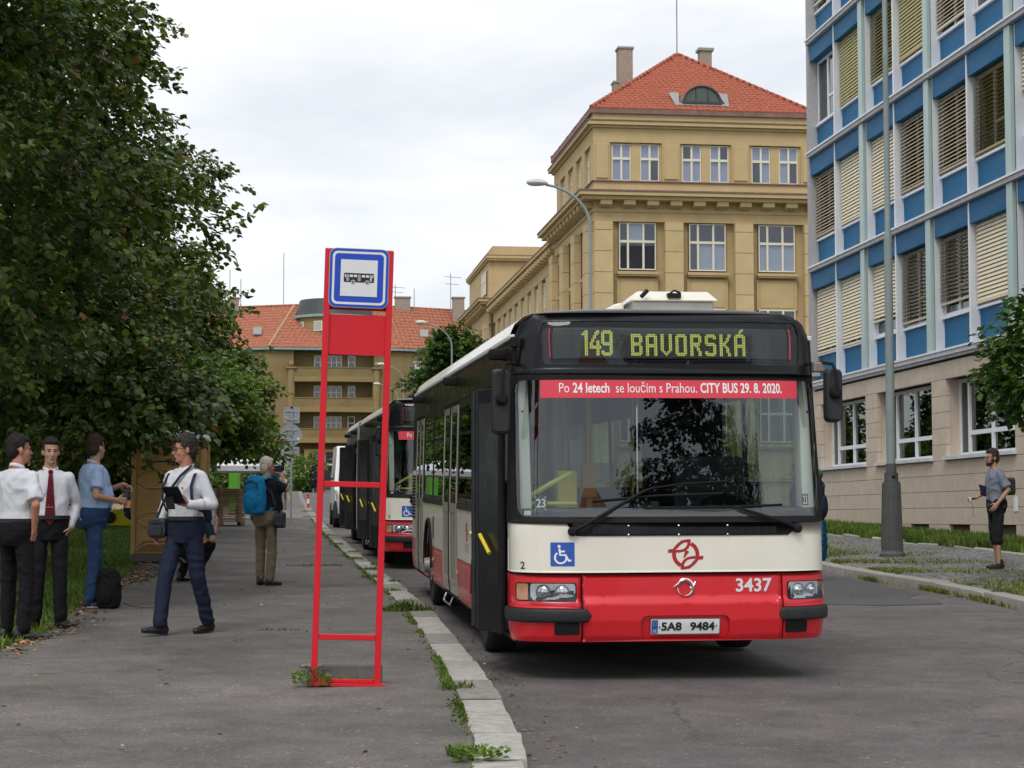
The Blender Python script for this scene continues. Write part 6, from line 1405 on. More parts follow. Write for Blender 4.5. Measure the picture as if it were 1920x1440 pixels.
def person(label,loc,rz,h,J=None,look=(0,0),skin=m_skin,top=None,bottom=None,sleeve=.5,short=None,shoe=c_shoe,hair=h_brown,hairk=(1,1,1),belly=0.,beard=None,glasses=None,fine=True,hands=None,toe=(0,0),collar=None,tuck=True,group=None,bald=0.,heel=(0,0),build=1.):
    T=thing('person',label,'person',loc,R(rz),group); k=h/1.80
    D=dict(pel=(0,0,.93),ch=(0,0,1.29),nk=(0,-.005,1.505),hd=(0,.022,1.665),sR=(.170,0,1.415),sL=(-.170,0,1.415),eR=(.235,-.03,1.15),eL=(-.235,-.03,1.15),wR=(.25,.05,.92),wL=(-.25,.05,.92),hR=(.090,0,.90),hL=(-.090,0,.90),kR=(.10,.02,.51),kL=(-.10,.02,.51),aR=(.105,-.02,.09),aL=(-.105,-.02,.09))
    D.update(J or {}); D={a:Vector(b)*k for a,b in D.items()}
    s_=lambda x:x*k
    hm=Euler((R(look[1]),0,R(look[0]))).to_matrix(); hc=D['hd']; HP=lambda x,y,z: hc+hm@Vector((x*k,y*k,z*k))
    # spine
    sp=[D['pel']+(D['pel']-D['ch']).normalized()*s_(.115),D['pel'],D['ch'],D['nk']+Vector((0,0,s_(.01)))]
    hx=(D['hR']-D['hL']).normalized(); sx=(D['sR']-D['sL']).normalized()
    TS=[(0,.105,.095,0),(.10,.160,.118,-.012),(.22,.170,.122,-.015),(.42,.150,.108,.0),(.6,.160,.118,.004),(.76,.172,.124,.0),(.87,.160,.105,-.006),(.94,.112,.080,-.01),(1,.064,.064,-.004)]
    Ls=[(sp[i+1]-sp[i]).length for i in range(3)]; tot=sum(Ls)
    def at(s):
        d=s*tot
        for i in range(3):
            if d<=Ls[i]+1e-6 or i==2: return sp[i].lerp(sp[i+1],min(1,d/Ls[i])),(sp[i+1]-sp[i]).normalized()
            d-=Ls[i]
    def torso(mb,s0,s1,inf,n=22):
        rg=[]; ss=sorted(set([s0,s1]+[q/14 for q in range(15) if s0<q/14<s1]))
        for s in ss:
            p,d=at(s); x=hx.lerp(sx,s); x=(x-d*x.dot(d)).normalized(); y=d.cross(x); A=[float(np.interp(s,[t[0] for t in TS],[t[i] for t in TS])) for i in(1,2,3)]
            bb=belly*math.exp(-((s-.44)/.17)**2); rx=(A[0]*build+bb*.45)*k+inf; ry=(A[1]*build+bb*.6)*k+inf; p=p+y*(A[2]+bb*.6)*k
            rg.append([p+x*(abs(math.cos(a))**.85*math.copysign(1,math.cos(a))*rx)+y*(abs(math.sin(a))**.85*math.copysign(1,math.sin(a))*ry) for a in [2*math.pi*q/n for q in range(n)]])
        mb.loft(rg)
    def arm(mb,S,E,W_,inf,f=1.,loose=0.):
        s,e,w=D[S],D[E],D[W_]; n=D['nk']; mb.rc(n.lerp(s,.30)-Vector((0,0,s_(.038))),s-Vector((0,0,s_(.004))),s_(.048)+inf*.6,s_(.050)+inf*.7)
        if f<=.5:
            q=s.lerp(e,f*2); mb.rc(s,s.lerp(q,.4),s_(.049)+inf+loose*.3,s_(.048)+inf+loose*.6); mb.tube([s,s.lerp(q,.5),q],[s_(.047)+inf,s_(.048)+inf+loose*.6,s_(.051)+inf+loose],16)
        else:
            mb.rc(s,e,s_(.049)+inf,s_(.042)+inf+loose*.5)
            q=e.lerp(w,(f-.5)*2); mb.rc(e,q,s_(.043)+inf+loose*.5,s_(.043-.014*(f-.5)*2)+inf+loose)
    def leg(mb,Hh,K_,A_,inf,f=1.,loose=0.,sc=1.):
        a,b,c=D[Hh],D[K_],D[A_]; mb.rc(a+Vector((0,0,s_(.0))),b,s_(.079*sc)+inf,s_(.058*sc)+inf+loose*.6)
        if f>.5: mb.rc(b,b.lerp(c,(f-.5)*2),s_(.056*sc)+inf+loose*.6,s_(.045*sc)+inf+loose)
    body=MB()
    for e,r in (((0,-.012,.035),(.074,.094,.090)),((0,.022,-.03),(.061,.068,.088)),((0,.034,-.085),(.047,.050,.040)),((0,.068,-.104),(.022,.019,.017)),((0,.076,.016),(.046,.018,.012)),((.034,.056,-.032),(.024,.024,.026)),((-.034,.056,-.032),(.024,.024,.026)),((.077,-.012,-.015),(.010,.021,.032)),((-.077,-.012,-.015),(.010,.021,.032)),((0,.086,-.066),(.022,.010,.012))):
        body.ell(HP(*e),tuple(s_(q) for q in r),14,9,hm)
    body.rc(HP(0,.086,.0),HP(0,.106,-.036),s_(.009),s_(.0135)); body.rc(D['nk']-Vector((0,0,s_(.03))),HP(0,-.012,-.07),s_(.060),s_(.055))
    torso(body,0,1,-s_(.012))
    for S,E,W_ in(('sR','eR','wR'),('sL','eL','wL')): arm(body,S,E,W_,-s_(.004),1.)
    for a in(('hR','kR','aR'),('hL','kL','aL')): leg(body,*a,-s_(.008),1.,sc=.9); 
    hs=hands or {}
    for sd,S,E,W_ in((1,'sR','eR','wR'),(-1,'sL','eL','wL')):
        w=D[W_]; fd=(w-D[E]).normalized(); q=hs.get(sd,{}); d=Vector(q.get('d',fd)).normalized(); n=Vector(q.get('n',(-sd,0,0))); n=(n-d*n.dot(d)).normalized(); t=d.cross(n)*sd; cu=q.get('curl',28)
        pl=.085*k
        for o_,l in((.026,1.),(.009,1.03),(-.009,1.),(-.025,.93)): body.rc(w+t*o_*.55*k,w+d*pl*l+t*o_*k,s_(.017),s_(.0125),8)
        for j,(o_,L) in enumerate(((.028,.072),(.0095,.080),(-.009,.074),(-.026,.058))):
            b0=w+d*pl+t*o_*k; a=R(cu*(.55 if j==0 and q.get('point') else 1)); d1=d*math.cos(a)+n*math.sin(a); p1=b0+d1*L*.55*k; a2=R(cu*2.1); d2=d*math.cos(a2)+n*math.sin(a2); body.rc(b0,p1,s_(.0098),s_(.0088),8); body.rc(p1,p1+d2*L*.50*k,s_(.0088),s_(.0072),8)
        b0=w+d*.022*k+t*.026*k; d1=(d*.62+t*.66+n*.35).normalized(); p1=b0+d1*.045*k; d2=(d*.85+t*.25+n*.5).normalized(); body.rc(b0,p1,s_(.0135),s_(.0105),8); body.rc(p1,p1+d2*.032*k,s_(.0105),s_(.0085),8)
    ob('body',remesh(body,'body',.0085 if fine else .012,2,skin),T)
    if top:
        mb=MB(); torso(mb,.305 if tuck else .13,.965,s_(.010)+.003)
        for S,E,W_ in(('sR','eR','wR'),('sL','eL','wL')): arm(mb,S,E,W_,s_(.007)+.002,sleeve,.013 if sleeve<=.5 else .004)
        me=remesh(mb,'shirt',.010 if fine else .016,2,top,fold=.0115,ff=6.5,zsq=.8,seed=len(PL)*3.1); ob('shirt',me,T)
    if bottom:
        mb=MB(); torso(mb,0,.32,s_(.014)+.004)
        for a in(('hR','kR','aR'),('hL','kL','aL')): leg(mb,*a,s_(.004)+.004,short or .985,.011 if not short else .020)
        ob('trousers' if not short else 'shorts',remesh(mb,'trousers',.010 if fine else .016,2,bottom,fold=.0075,ff=6.,seed=len(PL)*5.3,zsq=1.6,floor=None),T)
        if tuck and fine:
            b=MB(); p,d=at(.322); x=hx; y=d.cross(x); rx=(.155*build+belly*.45)*k+.031; ry=(.113*build+belly*.6)*k+.032; pc=p+y*(belly*.45)*k
            n=28; lo=[pc+x*rx*math.cos(2*math.pi*q/n)+y*ry*math.sin(2*math.pi*q/n)-d*.020 for q in range(n)]; b.loft([lo,[v+d*.036 for v in lo]]); b.build('belt',c_shoe,T,smooth=True)
    for sd,A_,tt,hl in(('R','aR',toe[0],heel[0]),('L','aL',toe[1],heel[1])):
        a=D[A_]; mb=MB(); 
        mb.ell((0,-.035*k,.045*k),(.037*k,.050*k,.050*k)); mb.ell((0,.06*k,.032*k),(.043*k,.085*k,.036*k)); mb.ell((0,.125*k,.026*k),(.041*k,.060*k,.028*k)); mb.rc((0,-.03*k,.05*k),(0,-.02*k,.115*k),.040*k,.042*k)
        me=remesh(mb,'shoe',.008 if fine else .014,2,shoe,floor=.004)
        so_=MB(); pr=[]; 
        for q in range(24):
            t=2*math.pi*q/24; y=.050*k+.127*k*math.sin(t); x=(.042-.008*(math.sin(t)<-.3))*k*math.cos(t); pr.append((x,y))
        so_.prism(pr,lambda u,v,j:(u,v,.0+.016*j))
        o=ob('shoe',me,T,(a.x,a.y,max(0,a.z-.09*k)),(R(hl),0,R(tt))); so_.build('sole',c_sole if shoe is c_shoe2 else c_shoe,o)
    # hair
    if hair:
        mb=MB(); a,b,c=hairk
        mb.ell(HP(0,-.024,.050+.004*c),(s_(.0795*a),s_(.094*b),s_(.094*c)),20,14,hm); mb.ell(HP(0,-.060,-.005),(s_(.070*a),s_(.058*b),s_(.085)),16,10,hm); mb.ell(HP(0,.030,.088+.01*(c-1)),(s_(.064*a),s_(.055),s_(.036*c)),14,8,hm)
        for s in(-1,1): mb.ell(HP(s*.070,.002,.030),(s_(.010),s_(.022),s_(.030)),10,7,hm)
        hme=remesh(mb,'hair',.008 if fine else .014,1,hair,fold=.006,ff=38.,seed=len(PL)*2.); ho=ob('hair',hme,T)
        if fine:
            rh=random.Random(len(PL)); V=[];Fh=[]; bk=hm@Vector((0,-1,0)); nv=len(hme.vertices)
            for q in range(900):
                v=hme.vertices[rh.randrange(nv)]; n_=v.normal; p=v.co-n_*.003; d=(n_*rh.uniform(.15,.55)+bk*rh.uniform(0,.6)+Vector((rh.gauss(0,.35),rh.gauss(0,.35),rh.uniform(-.75,.15)))).normalized(); s_v=d.cross(n_)
                if s_v.length<.1: continue
                s_v=s_v.normalized()*rh.uniform(.0015,.003); L=rh.uniform(.012,.028)*k; o_=len(V); V+=[tuple(p-s_v),tuple(p+s_v),tuple(p+d*L)]; Fh.append((o_,o_+1,o_+2))
            kind(ob('hair_strands',npmesh('hair_strands',V,Fh,hair),ho),'stuff')
    for s in(-1,1):
        e=MB(); e.ell(HP(s*.030,.0835,.002),(s_(.0125),s_(.006),s_(.0055)),10,6,hm); e.build('eye',m_eye,T,smooth=True)
        e=MB(); e.rc(HP(s*.014,.092,.020),HP(s*.046,.080,.022),s_(.0045),s_(.0035),6); e.build('eyebrow',hair or h_brown,T,smooth=True)
    e=MB(); e.ell(HP(0,.0935,-.066),(s_(.021),s_(.006),s_(.006)),12,6,hm); e.build('mouth',m_lip,T,smooth=True)
    if beard:
        mb=MB(); mb.ell(HP(0,.036,-.088),(s_(.052),s_(.054),s_(.042)),16,10,hm); mb.ell(HP(0,.068,-.104),(s_(.028),s_(.026),s_(.024)),12,8,hm); mb.ell(HP(0,.088,-.052),(s_(.026),s_(.012),s_(.008)),10,6,hm)
        for s in(-1,1): mb.ell(HP(s*.058,.018,-.045),(s_(.010),s_(.028),s_(.045)),10,7,hm)
        ob('beard',remesh(mb,'beard',.008,1,beard,fold=.003,ff=50.),T)
    if collar:
        mb=MB(); n=26; rg0=[];rg1=[]; c0=D['nk']+Vector((0,-.002,-.012))*k
        for q in range(n+1):
            t=R(-62+ (360-56)*q/n)+R(180-28+0); t=math.pi/2+R(20)+ (2*math.pi-R(40))*q/n; r=.069*k
            p=c0+Vector((math.cos(t)*r*1.02,math.sin(t)*r*.98,-.022*k*math.sin(t))); rg0.append(p); rg1.append(p+Vector((math.cos(t)*-.008,math.sin(t)*-.008,.032))*k)
        vs=rg0+rg1; mb.add(vs,[(q,q+1,n+2+q,n+1+q) for q in range(n)])
        fs=[]
        for s,i in((-1,0),(1,n)):
            p=rg1[i]; mb.add([p,rg1[i+(-s if False else (3 if i==0 else -3))],rg0[i+(4 if i==0 else -4)]+Vector((0,.006,-.012))*k,rg0[i]+Vector((0,.016,-.030))*k],[(0,1,2,3)])
        o=mb.build('collar',collar,T,smooth=True); mo=o.modifiers.new('thick','SOLIDIFY'); mo.thickness=.004; mo.offset=1
    if glasses:
        mb=MB()
        for s in(-1,1): mb.ell(HP(s*.031,.101,.0),(s_(.024),s_(.004),s_(.0155)),14,8,hm)
        g=mb.build('glasses',glasses,T,smooth=True); f=MB()
        for s in(-1,1): f.tube([HP(s*.055,.096,.006),HP(s*.080,.03,.008),HP(s*.080,-.02,.0)],s_(.0035),5)
        f.tube([HP(-.010,.104,.004),HP(.010,.104,.004)],s_(.003),5); f.build('frame',m_eye,g)
    PL.append(T); T['_k']=k; return T
def held(T,name,label,cat,p,rz=0.):
    """a thing of its own placed in a person's frame"""
    M_=Matrix.Translation(T.location)@T.rotation_euler.to_matrix().to_4x4(); q=M_@(Vector(p)*T['_k']); return thing(name,label,cat,tuple(q),T.rotation_euler.z+R(rz))
def backpack(o,w,d,h,mat,mat2,pocket=True,lid=None):
    mb=MB(); rg=[]
    for t,sx,sy in((0,.80,.75),(.06,.95,.95),(.35,1.,1.05),(.7,.96,.95),(.9,.82,.72),(1.,.55,.45)):
        rg.append([(w/2*sx*(abs(math.cos(a))**.75)*math.copysign(1,math.cos(a)),-d/2+d/2*sy*(abs(math.sin(a))**.6)*math.copysign(1,math.sin(a)),h*t) for a in [2*math.pi*q/20 for q in range(20)]])
    mb.loft(rg); ob('pack_body',remesh(mb,'pack_body',.014,2,mat,fold=.008,ff=9),o)
    if pocket:
        mb=MB(); mb.ell((0,-d*.93,h*.34),(w*.40,d*.26,h*.27),14,9); ob('front_pocket',remesh(mb,'front_pocket',.012,1,mat2,fold=.005,ff=12),o)
    z=MB(); z.tube([(-w*.40,-d*.80,h*.55),(-w*.30,-d*.94,h*.80),(0,-d*.92,h*.87),(w*.30,-d*.94,h*.80),(w*.40,-d*.80,h*.55)],.008,6); z.build('zip',c_shoe,o,smooth=True)
    g=MB(); g.tube([(-.035,-.03,h*.98),(-.03,-.03,h*1.08),(.03,-.03,h*1.08),(.035,-.03,h*.98)],.009,6); g.build('grab_loop',c_shoe,o,smooth=True)
def straps(o,pts,mat,w=.045,th=.012,name='strap'):
    mb=MB(); n=len(pts); V=[]
    for i,(p,nr) in enumerate(pts):
        p=Vector(p); d=(Vector(pts[min(i+1,n-1)][0])-Vector(pts[max(i-1,0)][0])).normalized(); nr=Vector(nr).normalized(); s=d.cross(nr).normalized()
        V.append([p+s*w/2,p+s*w/2+nr*th,p-s*w/2+nr*th,p-s*w/2])
    mb.loft(V); return mb.build(name,mat,o,smooth=True)
gp=lambda x,y,o=.117:(x,y,G*y+o)
# 1 walking man
A=person('man in white long-sleeved shirt and navy trousers striding along the pavement with sunglasses on',gp(-.80,17.75),145,1.815,
 dict(aR=(.055,.28,.095),kR=(.08,.18,.515),aL=(-.115,-.20,.10),kL=(-.115,-.04,.515),eL=(-.275,-.03,1.165),wL=(-.185,.205,1.165),eR=(.26,-.05,1.17),wR=(.265,.05,.93)),look=(-42,-2),skin=m_skinr,top=c_white,bottom=c_navy,sleeve=.97,hair=h_grey,hairk=(1.04,1.02,1.12),glasses=M('dark_sunglasses',(.012,.010,.012),.12,var=0),toe=(-28,-8),heel=(6,-4),collar=c_white,
 hands={-1:dict(d=(.45,.80,.20),n=(.5,-.35,.6),curl=38)})
tb=held(A,'tablet','black tablet in a folding cover held by the walking man','tablet',(-.135,.345,1.225),-20); mb=MB(); mb.obox((0,0,.02),(.085,.03,.0),(-.010,.05,.075),(.0,-.006,.004)); mb.build('screen',p_blk,tb,bevel=.003); mb=MB(); mb.obox((.03,.02,-.05),(.05,.01,0),(0,.012,.055),(0,-.004,.002)); mb.build('cover_flap',c_shoe,tb)
bg=held(A,'shoulder_bag','black camera bag hanging on a strap at the hip of the walking man','bag',(.215,.12,.86),20); mb=MB(); mb.prism(rr(-.085,.085,0,.185,.05,5),lambda a,b,k:(a,-.055+.11*k,b)); ob('bag_body',remesh(mb,'bag_body',.008,3,c_shoe2,fold=.004,ff=14),bg)
mb=MB(); mb.prism(rr(-.06,.06,.02,.11,.02,4),lambda a,b,k:(a,.05+.02*k,b)); mb.build('pocket',c_shoe,bg,bevel=.006); mb=MB(); mb.tube([(-.05,.06,.14),(.05,.06,.14)],.005,5); mb.build('zip',p_bump,bg)
st=held(A,'bag_strap','dark diagonal bag strap across the white shirt of the walking man','strap',(0,0,0)); kk=A['_k']
straps(st,[((.215*kk,.14*kk,1.02*kk),(.3,1,0)),((.15*kk,.155*kk,1.14*kk),(.2,1,0)),((.06*kk,.165*kk,1.28*kk),(.1,1,.1)),((-.05*kk,.140*kk,1.42*kk),(0,1,.3)),((-.105*kk,.05*kk,1.515*kk),(0,.5,1)),((-.11*kk,-.05*kk,1.50*kk),(0,-.5,1))],c_navy,.028,.006)
bp=held(A,'backpack','navy rucksack on the back of the walking man','backpack',(0,-.115,1.00)); c_nv=cloth('navy_nylon',(.02,.026,.06)); backpack(bp,.29,.15,.46,c_nv,c_nv)
for s in(-1,1): straps(bp,[((s*.125,.0,.40),(0,-.3,1)),((s*.140,.07,.475),(0,.1,1)),((s*.148,.17,.445),(0,1,.6)),((s*.158,.240,.33),(.2*s,1,.1)),((s*.166,.238,.22),(.3*s,1,0)),((s*.185,.16,.12),(s,.6,0)),((s*.185,.05,.09),(s,0,0))],c_nv,.028,.007)
em=held(A,'badge','small red round badge on the breast of the white shirt','badge',(-.085,.158,1.31)); mb=MB(); mb.lathe([(.012,0),(.012,.004)],10,(0,0,0),(0,1,0)); mb.build('pin',p_ban,em)
# 2 man in polo
A=person('man in light blue polo shirt and jeans opening a water bottle',gp(-1.95,21.3),-72,1.88,
 dict(eR=(.285,-.04,1.155),wR=(.215,.195,1.115),eL=(-.255,.12,1.19),wL=(.00,.31,1.285),aR=(.085,-.04,.09),aL=(-.10,.05,.09),kR=(.09,.0,.51),kL=(-.10,.06,.51)),look=(34,2),top=c_polo,bottom=c_jean,sleeve=.36,hair=h_brown,hairk=(1.0,1.0,1.03),shoe=c_shoe2,belly=.06,build=1.12,collar=c_polo,tuck=False,toe=(-14,6),
 hands={1:dict(d=(-.15,.95,-.05),n=(-1,-.1,0),curl=44),-1:dict(d=(.35,.75,-.35),n=(.2,-.3,-.9),curl=42)})
bt=held(A,'water_bottle','clear plastic water bottle with orange and white label held in both hands','bottle',(.115,.325,.985)); g_b=glass('clear_plastic',(.86,.90,.90),ior=1.35)
mb=MB(); mb.lathe([(.030,0),(.040,.012),(.040,.085),(.037,.10),(.040,.115),(.040,.20),(.037,.225),(.020,.262),(.013,.275),(.013,.288)],18,(0,0,0)); mb.build('bottle_body',g_b,bt,smooth=True)
mb=MB(); mb.lathe([(.0412,.055),(.0412,.135)],18); mb.build('bottle_label',M('orange_white_label',(.62,.28,.14),.5,var=.35,sc=60),bt,smooth=True); mb=MB(); mb.lathe([(.016,.286),(.016,.308)],12); mb.build('bottle_cap',p_ban,bt,smooth=True)
# 3 man from behind
A=person('man in white short-sleeved shirt seen from behind at the left edge, hand in pocket',gp(-2.24,17.25),-38,1.80,dict(eR=(.275,-.05,1.175),wR=(.20,.01,.945),eL=(-.26,.0,1.17),wL=(-.23,.10,.94),aR=(.12,-.02,.09),aL=(-.16,.06,.09),kR=(.11,.02,.51),kL=(-.13,.05,.51)),look=(-28,0),skin=m_skinr,hands={1:dict(d=(-.4,.2,-1),n=(-1,0,0))},top=c_white,bottom=c_blk,sleeve=.42,hair=h_dark,collar=c_white,toe=(-35,10),belly=.03,build=1.05)
# 4 man with tie
A=person('man in white shirt and burgundy tie facing the camera with hands in pockets',gp(-2.11,18.6),187,1.80,dict(eR=(.245,-.08,1.16),wR=(.18,.015,.945),eL=(-.245,-.08,1.16),wL=(-.185,.015,.945),aR=(.12,-.02,.09),aL=(-.115,.03,.09)),look=(8,-3),skin=m_skin,hands={1:dict(d=(-.45,.15,-1),n=(-1,0,0)),-1:dict(d=(.45,.15,-1),n=(1,0,0))},top=c_white,bottom=c_blk,sleeve=.95,hair=h_dark,hairk=(1,1,.98),collar=c_white,toe=(-22,38),build=1.0,belly=.015,beard=None)
ti=held(A,'necktie','burgundy necktie with gold clip on the man facing the camera','tie',(0,0,0)); kk=A['_k']
mb=MB(); V=[]
for w,y,z in((.022,.090,1.475),(.018,.115,1.440),(.022,.136,1.40),(.034,.142,1.25),(.045,.134,1.12),(.050,.132,1.02),(.0,.132,.965)):
    V.append([(kk*(-w),kk*y,kk*z),(kk*w,kk*y,kk*z),(kk*w,kk*(y+.012),kk*z),(kk*(-w),kk*(y+.012),kk*z)])
mb.loft(V); mb.build('tie_blade',c_tie,ti); mb=MB(); mb.ell((0,.100*kk,1.468*kk),(.024,.018,.022)); mb.build('tie_knot',c_tie,ti,smooth=True); mb=MB(); mb.box(-.028,.04,.146*kk,.152*kk,1.13*kk,1.137*kk); mb.build('tie_clip',M('gold',(.75,.5,.15),.3,metal=1.,var=0),ti)
# 5 photographer with blue rucksack
A=person('silver-haired man in black T-shirt and khaki trousers taking a photo, seen from behind',gp(-.10,25.4),-38,1.69,dict(eR=(.285,.10,1.335),wR=(.10,.225,1.535),eL=(-.25,.14,1.30),wL=(-.06,.235,1.545),hd=(0,.03,1.66),aR=(.10,-.02,.09),aL=(-.11,.02,.09)),look=(-20,2),skin=m_skinr,top=c_dark,bottom=c_khaki,sleeve=.44,hair=h_blond,tuck=False,belly=.07,build=1.18,toe=(-30,12),
 hands={1:dict(d=(-.45,.3,.6),n=(-.6,.2,-.3),curl=40),-1:dict(d=(.5,.2,.6),n=(.5,.1,-.4),curl=40)})
cm=held(A,'camera','black camera held to the eye of the silver-haired man','camera',(.03,.235,1.635)); mb=MB(); mb.box(-.06,.06,-.03,.03,-.04,.04); mb.build('camera_body',p_bump,cm,bevel=.008); mb=MB(); mb.lathe([(.034,.03),(.034,.09),(.03,.09)],14,(0,0,0),(0,1,0)); mb.build('lens',p_seal,cm,smooth=True)
bp=held(A,'backpack','bright blue rucksack on the back of the silver-haired man','backpack',(0,-.135,.99)); c_bl=cloth('bright_blue_nylon',(.012,.20,.42),.18); c_bl2=cloth('cyan_nylon',(.02,.30,.47),.15); backpack(bp,.31,.21,.50,c_bl,c_bl)
for s in(-1,1): straps(bp,[((s*.09,-.02,.45),(0,-.4,1)),((s*.115,.06,.515),(0,.1,1)),((s*.13,.17,.49),(0,1,.5)),((s*.14,.27,.33),(0,1,0)),((s*.17,.15,.08),(s,.4,0)),((s*.16,.0,.05),(s,0,0))],c_bl2,.06,.012)
bg=held(A,'shoulder_bag','black shoulder bag at the right hip of the silver-haired man','bag',(.235,.02,.80),-60); mb=MB(); mb.prism(rr(-.13,.13,0,.20,.04,5),lambda a,b,k:(a,-.06+.12*k,b)); ob('bag_body',remesh(mb,'bag_body',.010,3,c_shoe2,fold=.006,ff=12),bg); mb=MB(); mb.prism(rr(-.10,.10,.02,.12,.03,4),lambda a,b,k:(a,-.085+.03*k,b)); mb.build('pocket',c_shoe,bg,bevel=.006)
st=held(A,'bag_strap','black bag strap across the back of the silver-haired man','strap',(0,0,0)); straps(st,[((.235,.0,.93),(1,0,0)),((.235,-.10,1.05),(.7,-1,0)),((.20,-.13,1.2),(.3,-1,0)),((.05,-.15,1.36),(0,-1,0)),((-.10,-.10,1.42),(0,-.6,1))],c_shoe,.035,.008)
# 6 walker far away
A=person('youth in dark T-shirt with turquoise rucksack walking away far along the pavement',gp(.40,80.),-8,1.40,dict(aR=(.09,.14,.09),kR=(.10,.14,.51),aL=(-.09,-.16,.12),kL=(-.10,-.02,.51),wR=(.30,.04,.90)),look=(-10,0),top=c_dark,bottom=c_khaki,sleeve=.4,hair=h_dark,fine=False,tuck=False)
bp=held(A,'backpack','turquoise rucksack on the youth far along the pavement','backpack',(0,-.12,1.0)); c_tq=cloth('turquoise_nylon',(.03,.36,.34)); backpack(bp,.28,.15,.40,c_tq,c_tq)
pb=held(A,'shopping_bag','small yellow bag carried by the youth far along the pavement','bag',(.32,.06,.58)); mb=MB(); mb.prism([(-.06,0),(.06,0),(.05,.16),(-.05,.16)],lambda a,b,k:(a,-.03+.06*k,b)); mb.tube([(-.03,0,.16),(0,0,.27),(.03,0,.16)],.006,5); mb.build('bag_body',M('yellow_plastic',(.6,.5,.08),.5),pb)
# 7 person squatting behind the walking man
A=person('person squatting on the pavement, mostly hidden behind the walking man',gp(-1.13,26.3),-40,1.75,dict(pel=(0,-.12,.40),ch=(0,.06,.70),nk=(0,.17,.90),hd=(0,.22,1.05),sR=(.185,.13,.85),sL=(-.185,.13,.85),eR=(.36,.08,.58),wR=(.30,.22,.80),eL=(-.30,.2,.6),wL=(-.16,.34,.74),hR=(.10,-.10,.38),hL=(-.10,-.10,.38),kR=(.17,.26,.50),kL=(-.17,.26,.50),aR=(.13,-.02,.09),aL=(-.13,-.02,.09)),look=(0,0),top=cloth('dark_teal_tshirt',(.01,.035,.045)),bottom=c_blk,sleeve=.42,hair=h_dark,tuck=False)
# 8 man on the right
A=person('bearded man in grey T-shirt and long black shorts standing on the right pavement in profile',(10.76,27.6,G*27.6+.19),93,1.80,dict(hd=(0,.055,1.66),nk=(0,.015,1.505),eL=(-.255,-.085,1.175),wL=(-.235,.08,.97),eR=(.215,.02,1.165),wR=(.185,.25,1.055),aR=(.085,-.05,.09),aL=(-.085,.0,.09),kR=(.09,-.0,.51),kL=(-.09,.02,.51)),look=(6,0),skin=m_skin,top=c_gray,bottom=c_short,sleeve=.42,short=.61,shoe=M('black_trainers',(.015,.014,.016),.6,var=.2),hair=h_grey,hairk=(1,1,1.05),beard=h_brown,glasses=M('clear_glasses',(.25,.2,.18),.2,var=0),tuck=False,toe=(-4,4),hands={1:dict(d=(-.1,.95,-.1),n=(-.6,0,-.8),curl=36)})
cm=held(A,'compact_camera','small silver compact camera with wrist cord in the hand of the man in grey','camera',(.165,.345,1.035)); mb=MB(); mb.box(-.045,.045,-.014,.014,-.03,.03); mb.build('camera_body',p_silver,cm,bevel=.006); mb=MB(); mb.tube([(0,-.02,-.02),(.0,-.05,-.12),(.0,-.06,-.26)],.003,5); mb.build('wrist_cord',c_shoe,cm); mb=MB(); mb.lathe([(.02,.014),(.02,.022)],12,(0,0,0),(0,1,0)); mb.build('lens',p_seal,cm)
bg=held(A,'waist_bag','black bag on the back of the man in grey','bag',(-.04,-.155,1.10)); mb=MB(); mb.prism(rr(-.12,.12,0,.26,.04,5),lambda a,b,k:(a,-.09+.10*k,b)); ob('bag_body',remesh(mb,'bag_body',.010,2,c_shoe2,fold=.004,ff=12),bg)
bg=held(A,'jacket','folded navy jacket under the arm of the man in grey','jacket',(.16,.12,1.06)); mb=MB(); mb.prism([(-.02,.02),(.05,.06),(.08,.20),(-.03,.18)],lambda a,b,k:(-.05+.06*k,a,b)); ob('jacket_cloth',remesh(mb,'jacket_cloth',.010,2,c_nv,fold=.005,ff=12),bg)
# 9 person with big rucksack beside the bus
A=person('person standing beyond the front corner of the leading bus with a large navy rucksack',(7.72,27.6,G*27.6),62,1.76,dict(),look=(0,0),top=cloth('blue_jacket',(.015,.075,.14)),bottom=c_navy,sleeve=.95,hair=h_brown,tuck=False)
bp=held(A,'backpack','large navy trekking rucksack beside the front corner of the bus','backpack',(0,-.13,.92)); backpack(bp,.34,.26,.66,c_nv,c_nv); mb=MB(); mb.ell((0,-.13,.69),(.15,.11,.09),14,8); mb.build('bedroll',cloth('olive_cloth',(.10,.11,.05)),bp,smooth=True)
jk=held(A,'jacket','blue and dark jacket hanging from the trekking rucksack','jacket',(-.02,-.36,.42)); mb=MB(); mb.loft([[(-.13,-.03,.50),(.13,-.03,.50),(.13,.03,.50),(-.13,.03,.50)],[(-.15,-.05,.25),(.14,-.05,.25),(.14,.05,.25),(-.15,.05,.25)],[(-.08,-.03,.0),(.12,-.05,.0),(.12,.03,.0),(-.08,.05,.0)],[(-.02,-.02,-.08),(.08,-.03,-.10),(.08,.02,-.1),(-.02,.02,-.08)]]); ob('jacket_cloth',remesh(mb,'jacket_cloth',.012,2,cloth('petrol_blue_cloth',(.01,.09,.17)),fold=.012,ff=9),jk)
# rucksack on the ground
bp=thing('backpack','black rucksack standing on the pavement beside the feet of the man in jeans','backpack',gp(-1.72,21.25),R(-25)); c_bk=cloth('black_nylon',(.011,.011,.012),.25); backpack(bp,.27,.20,.43,c_bk,c_bk)
straps(bp,[((.14,-.05,.06),(0,0,1)),((.22,-.02,.02),(0,0,1)),((.36,.02,.004),(0,0,1)),((.50,.0,.004),(0,0,1))],c_bk,.02,.005)
for q in list(bpy.data.objects):
    if '_k' in q: del q['_k']
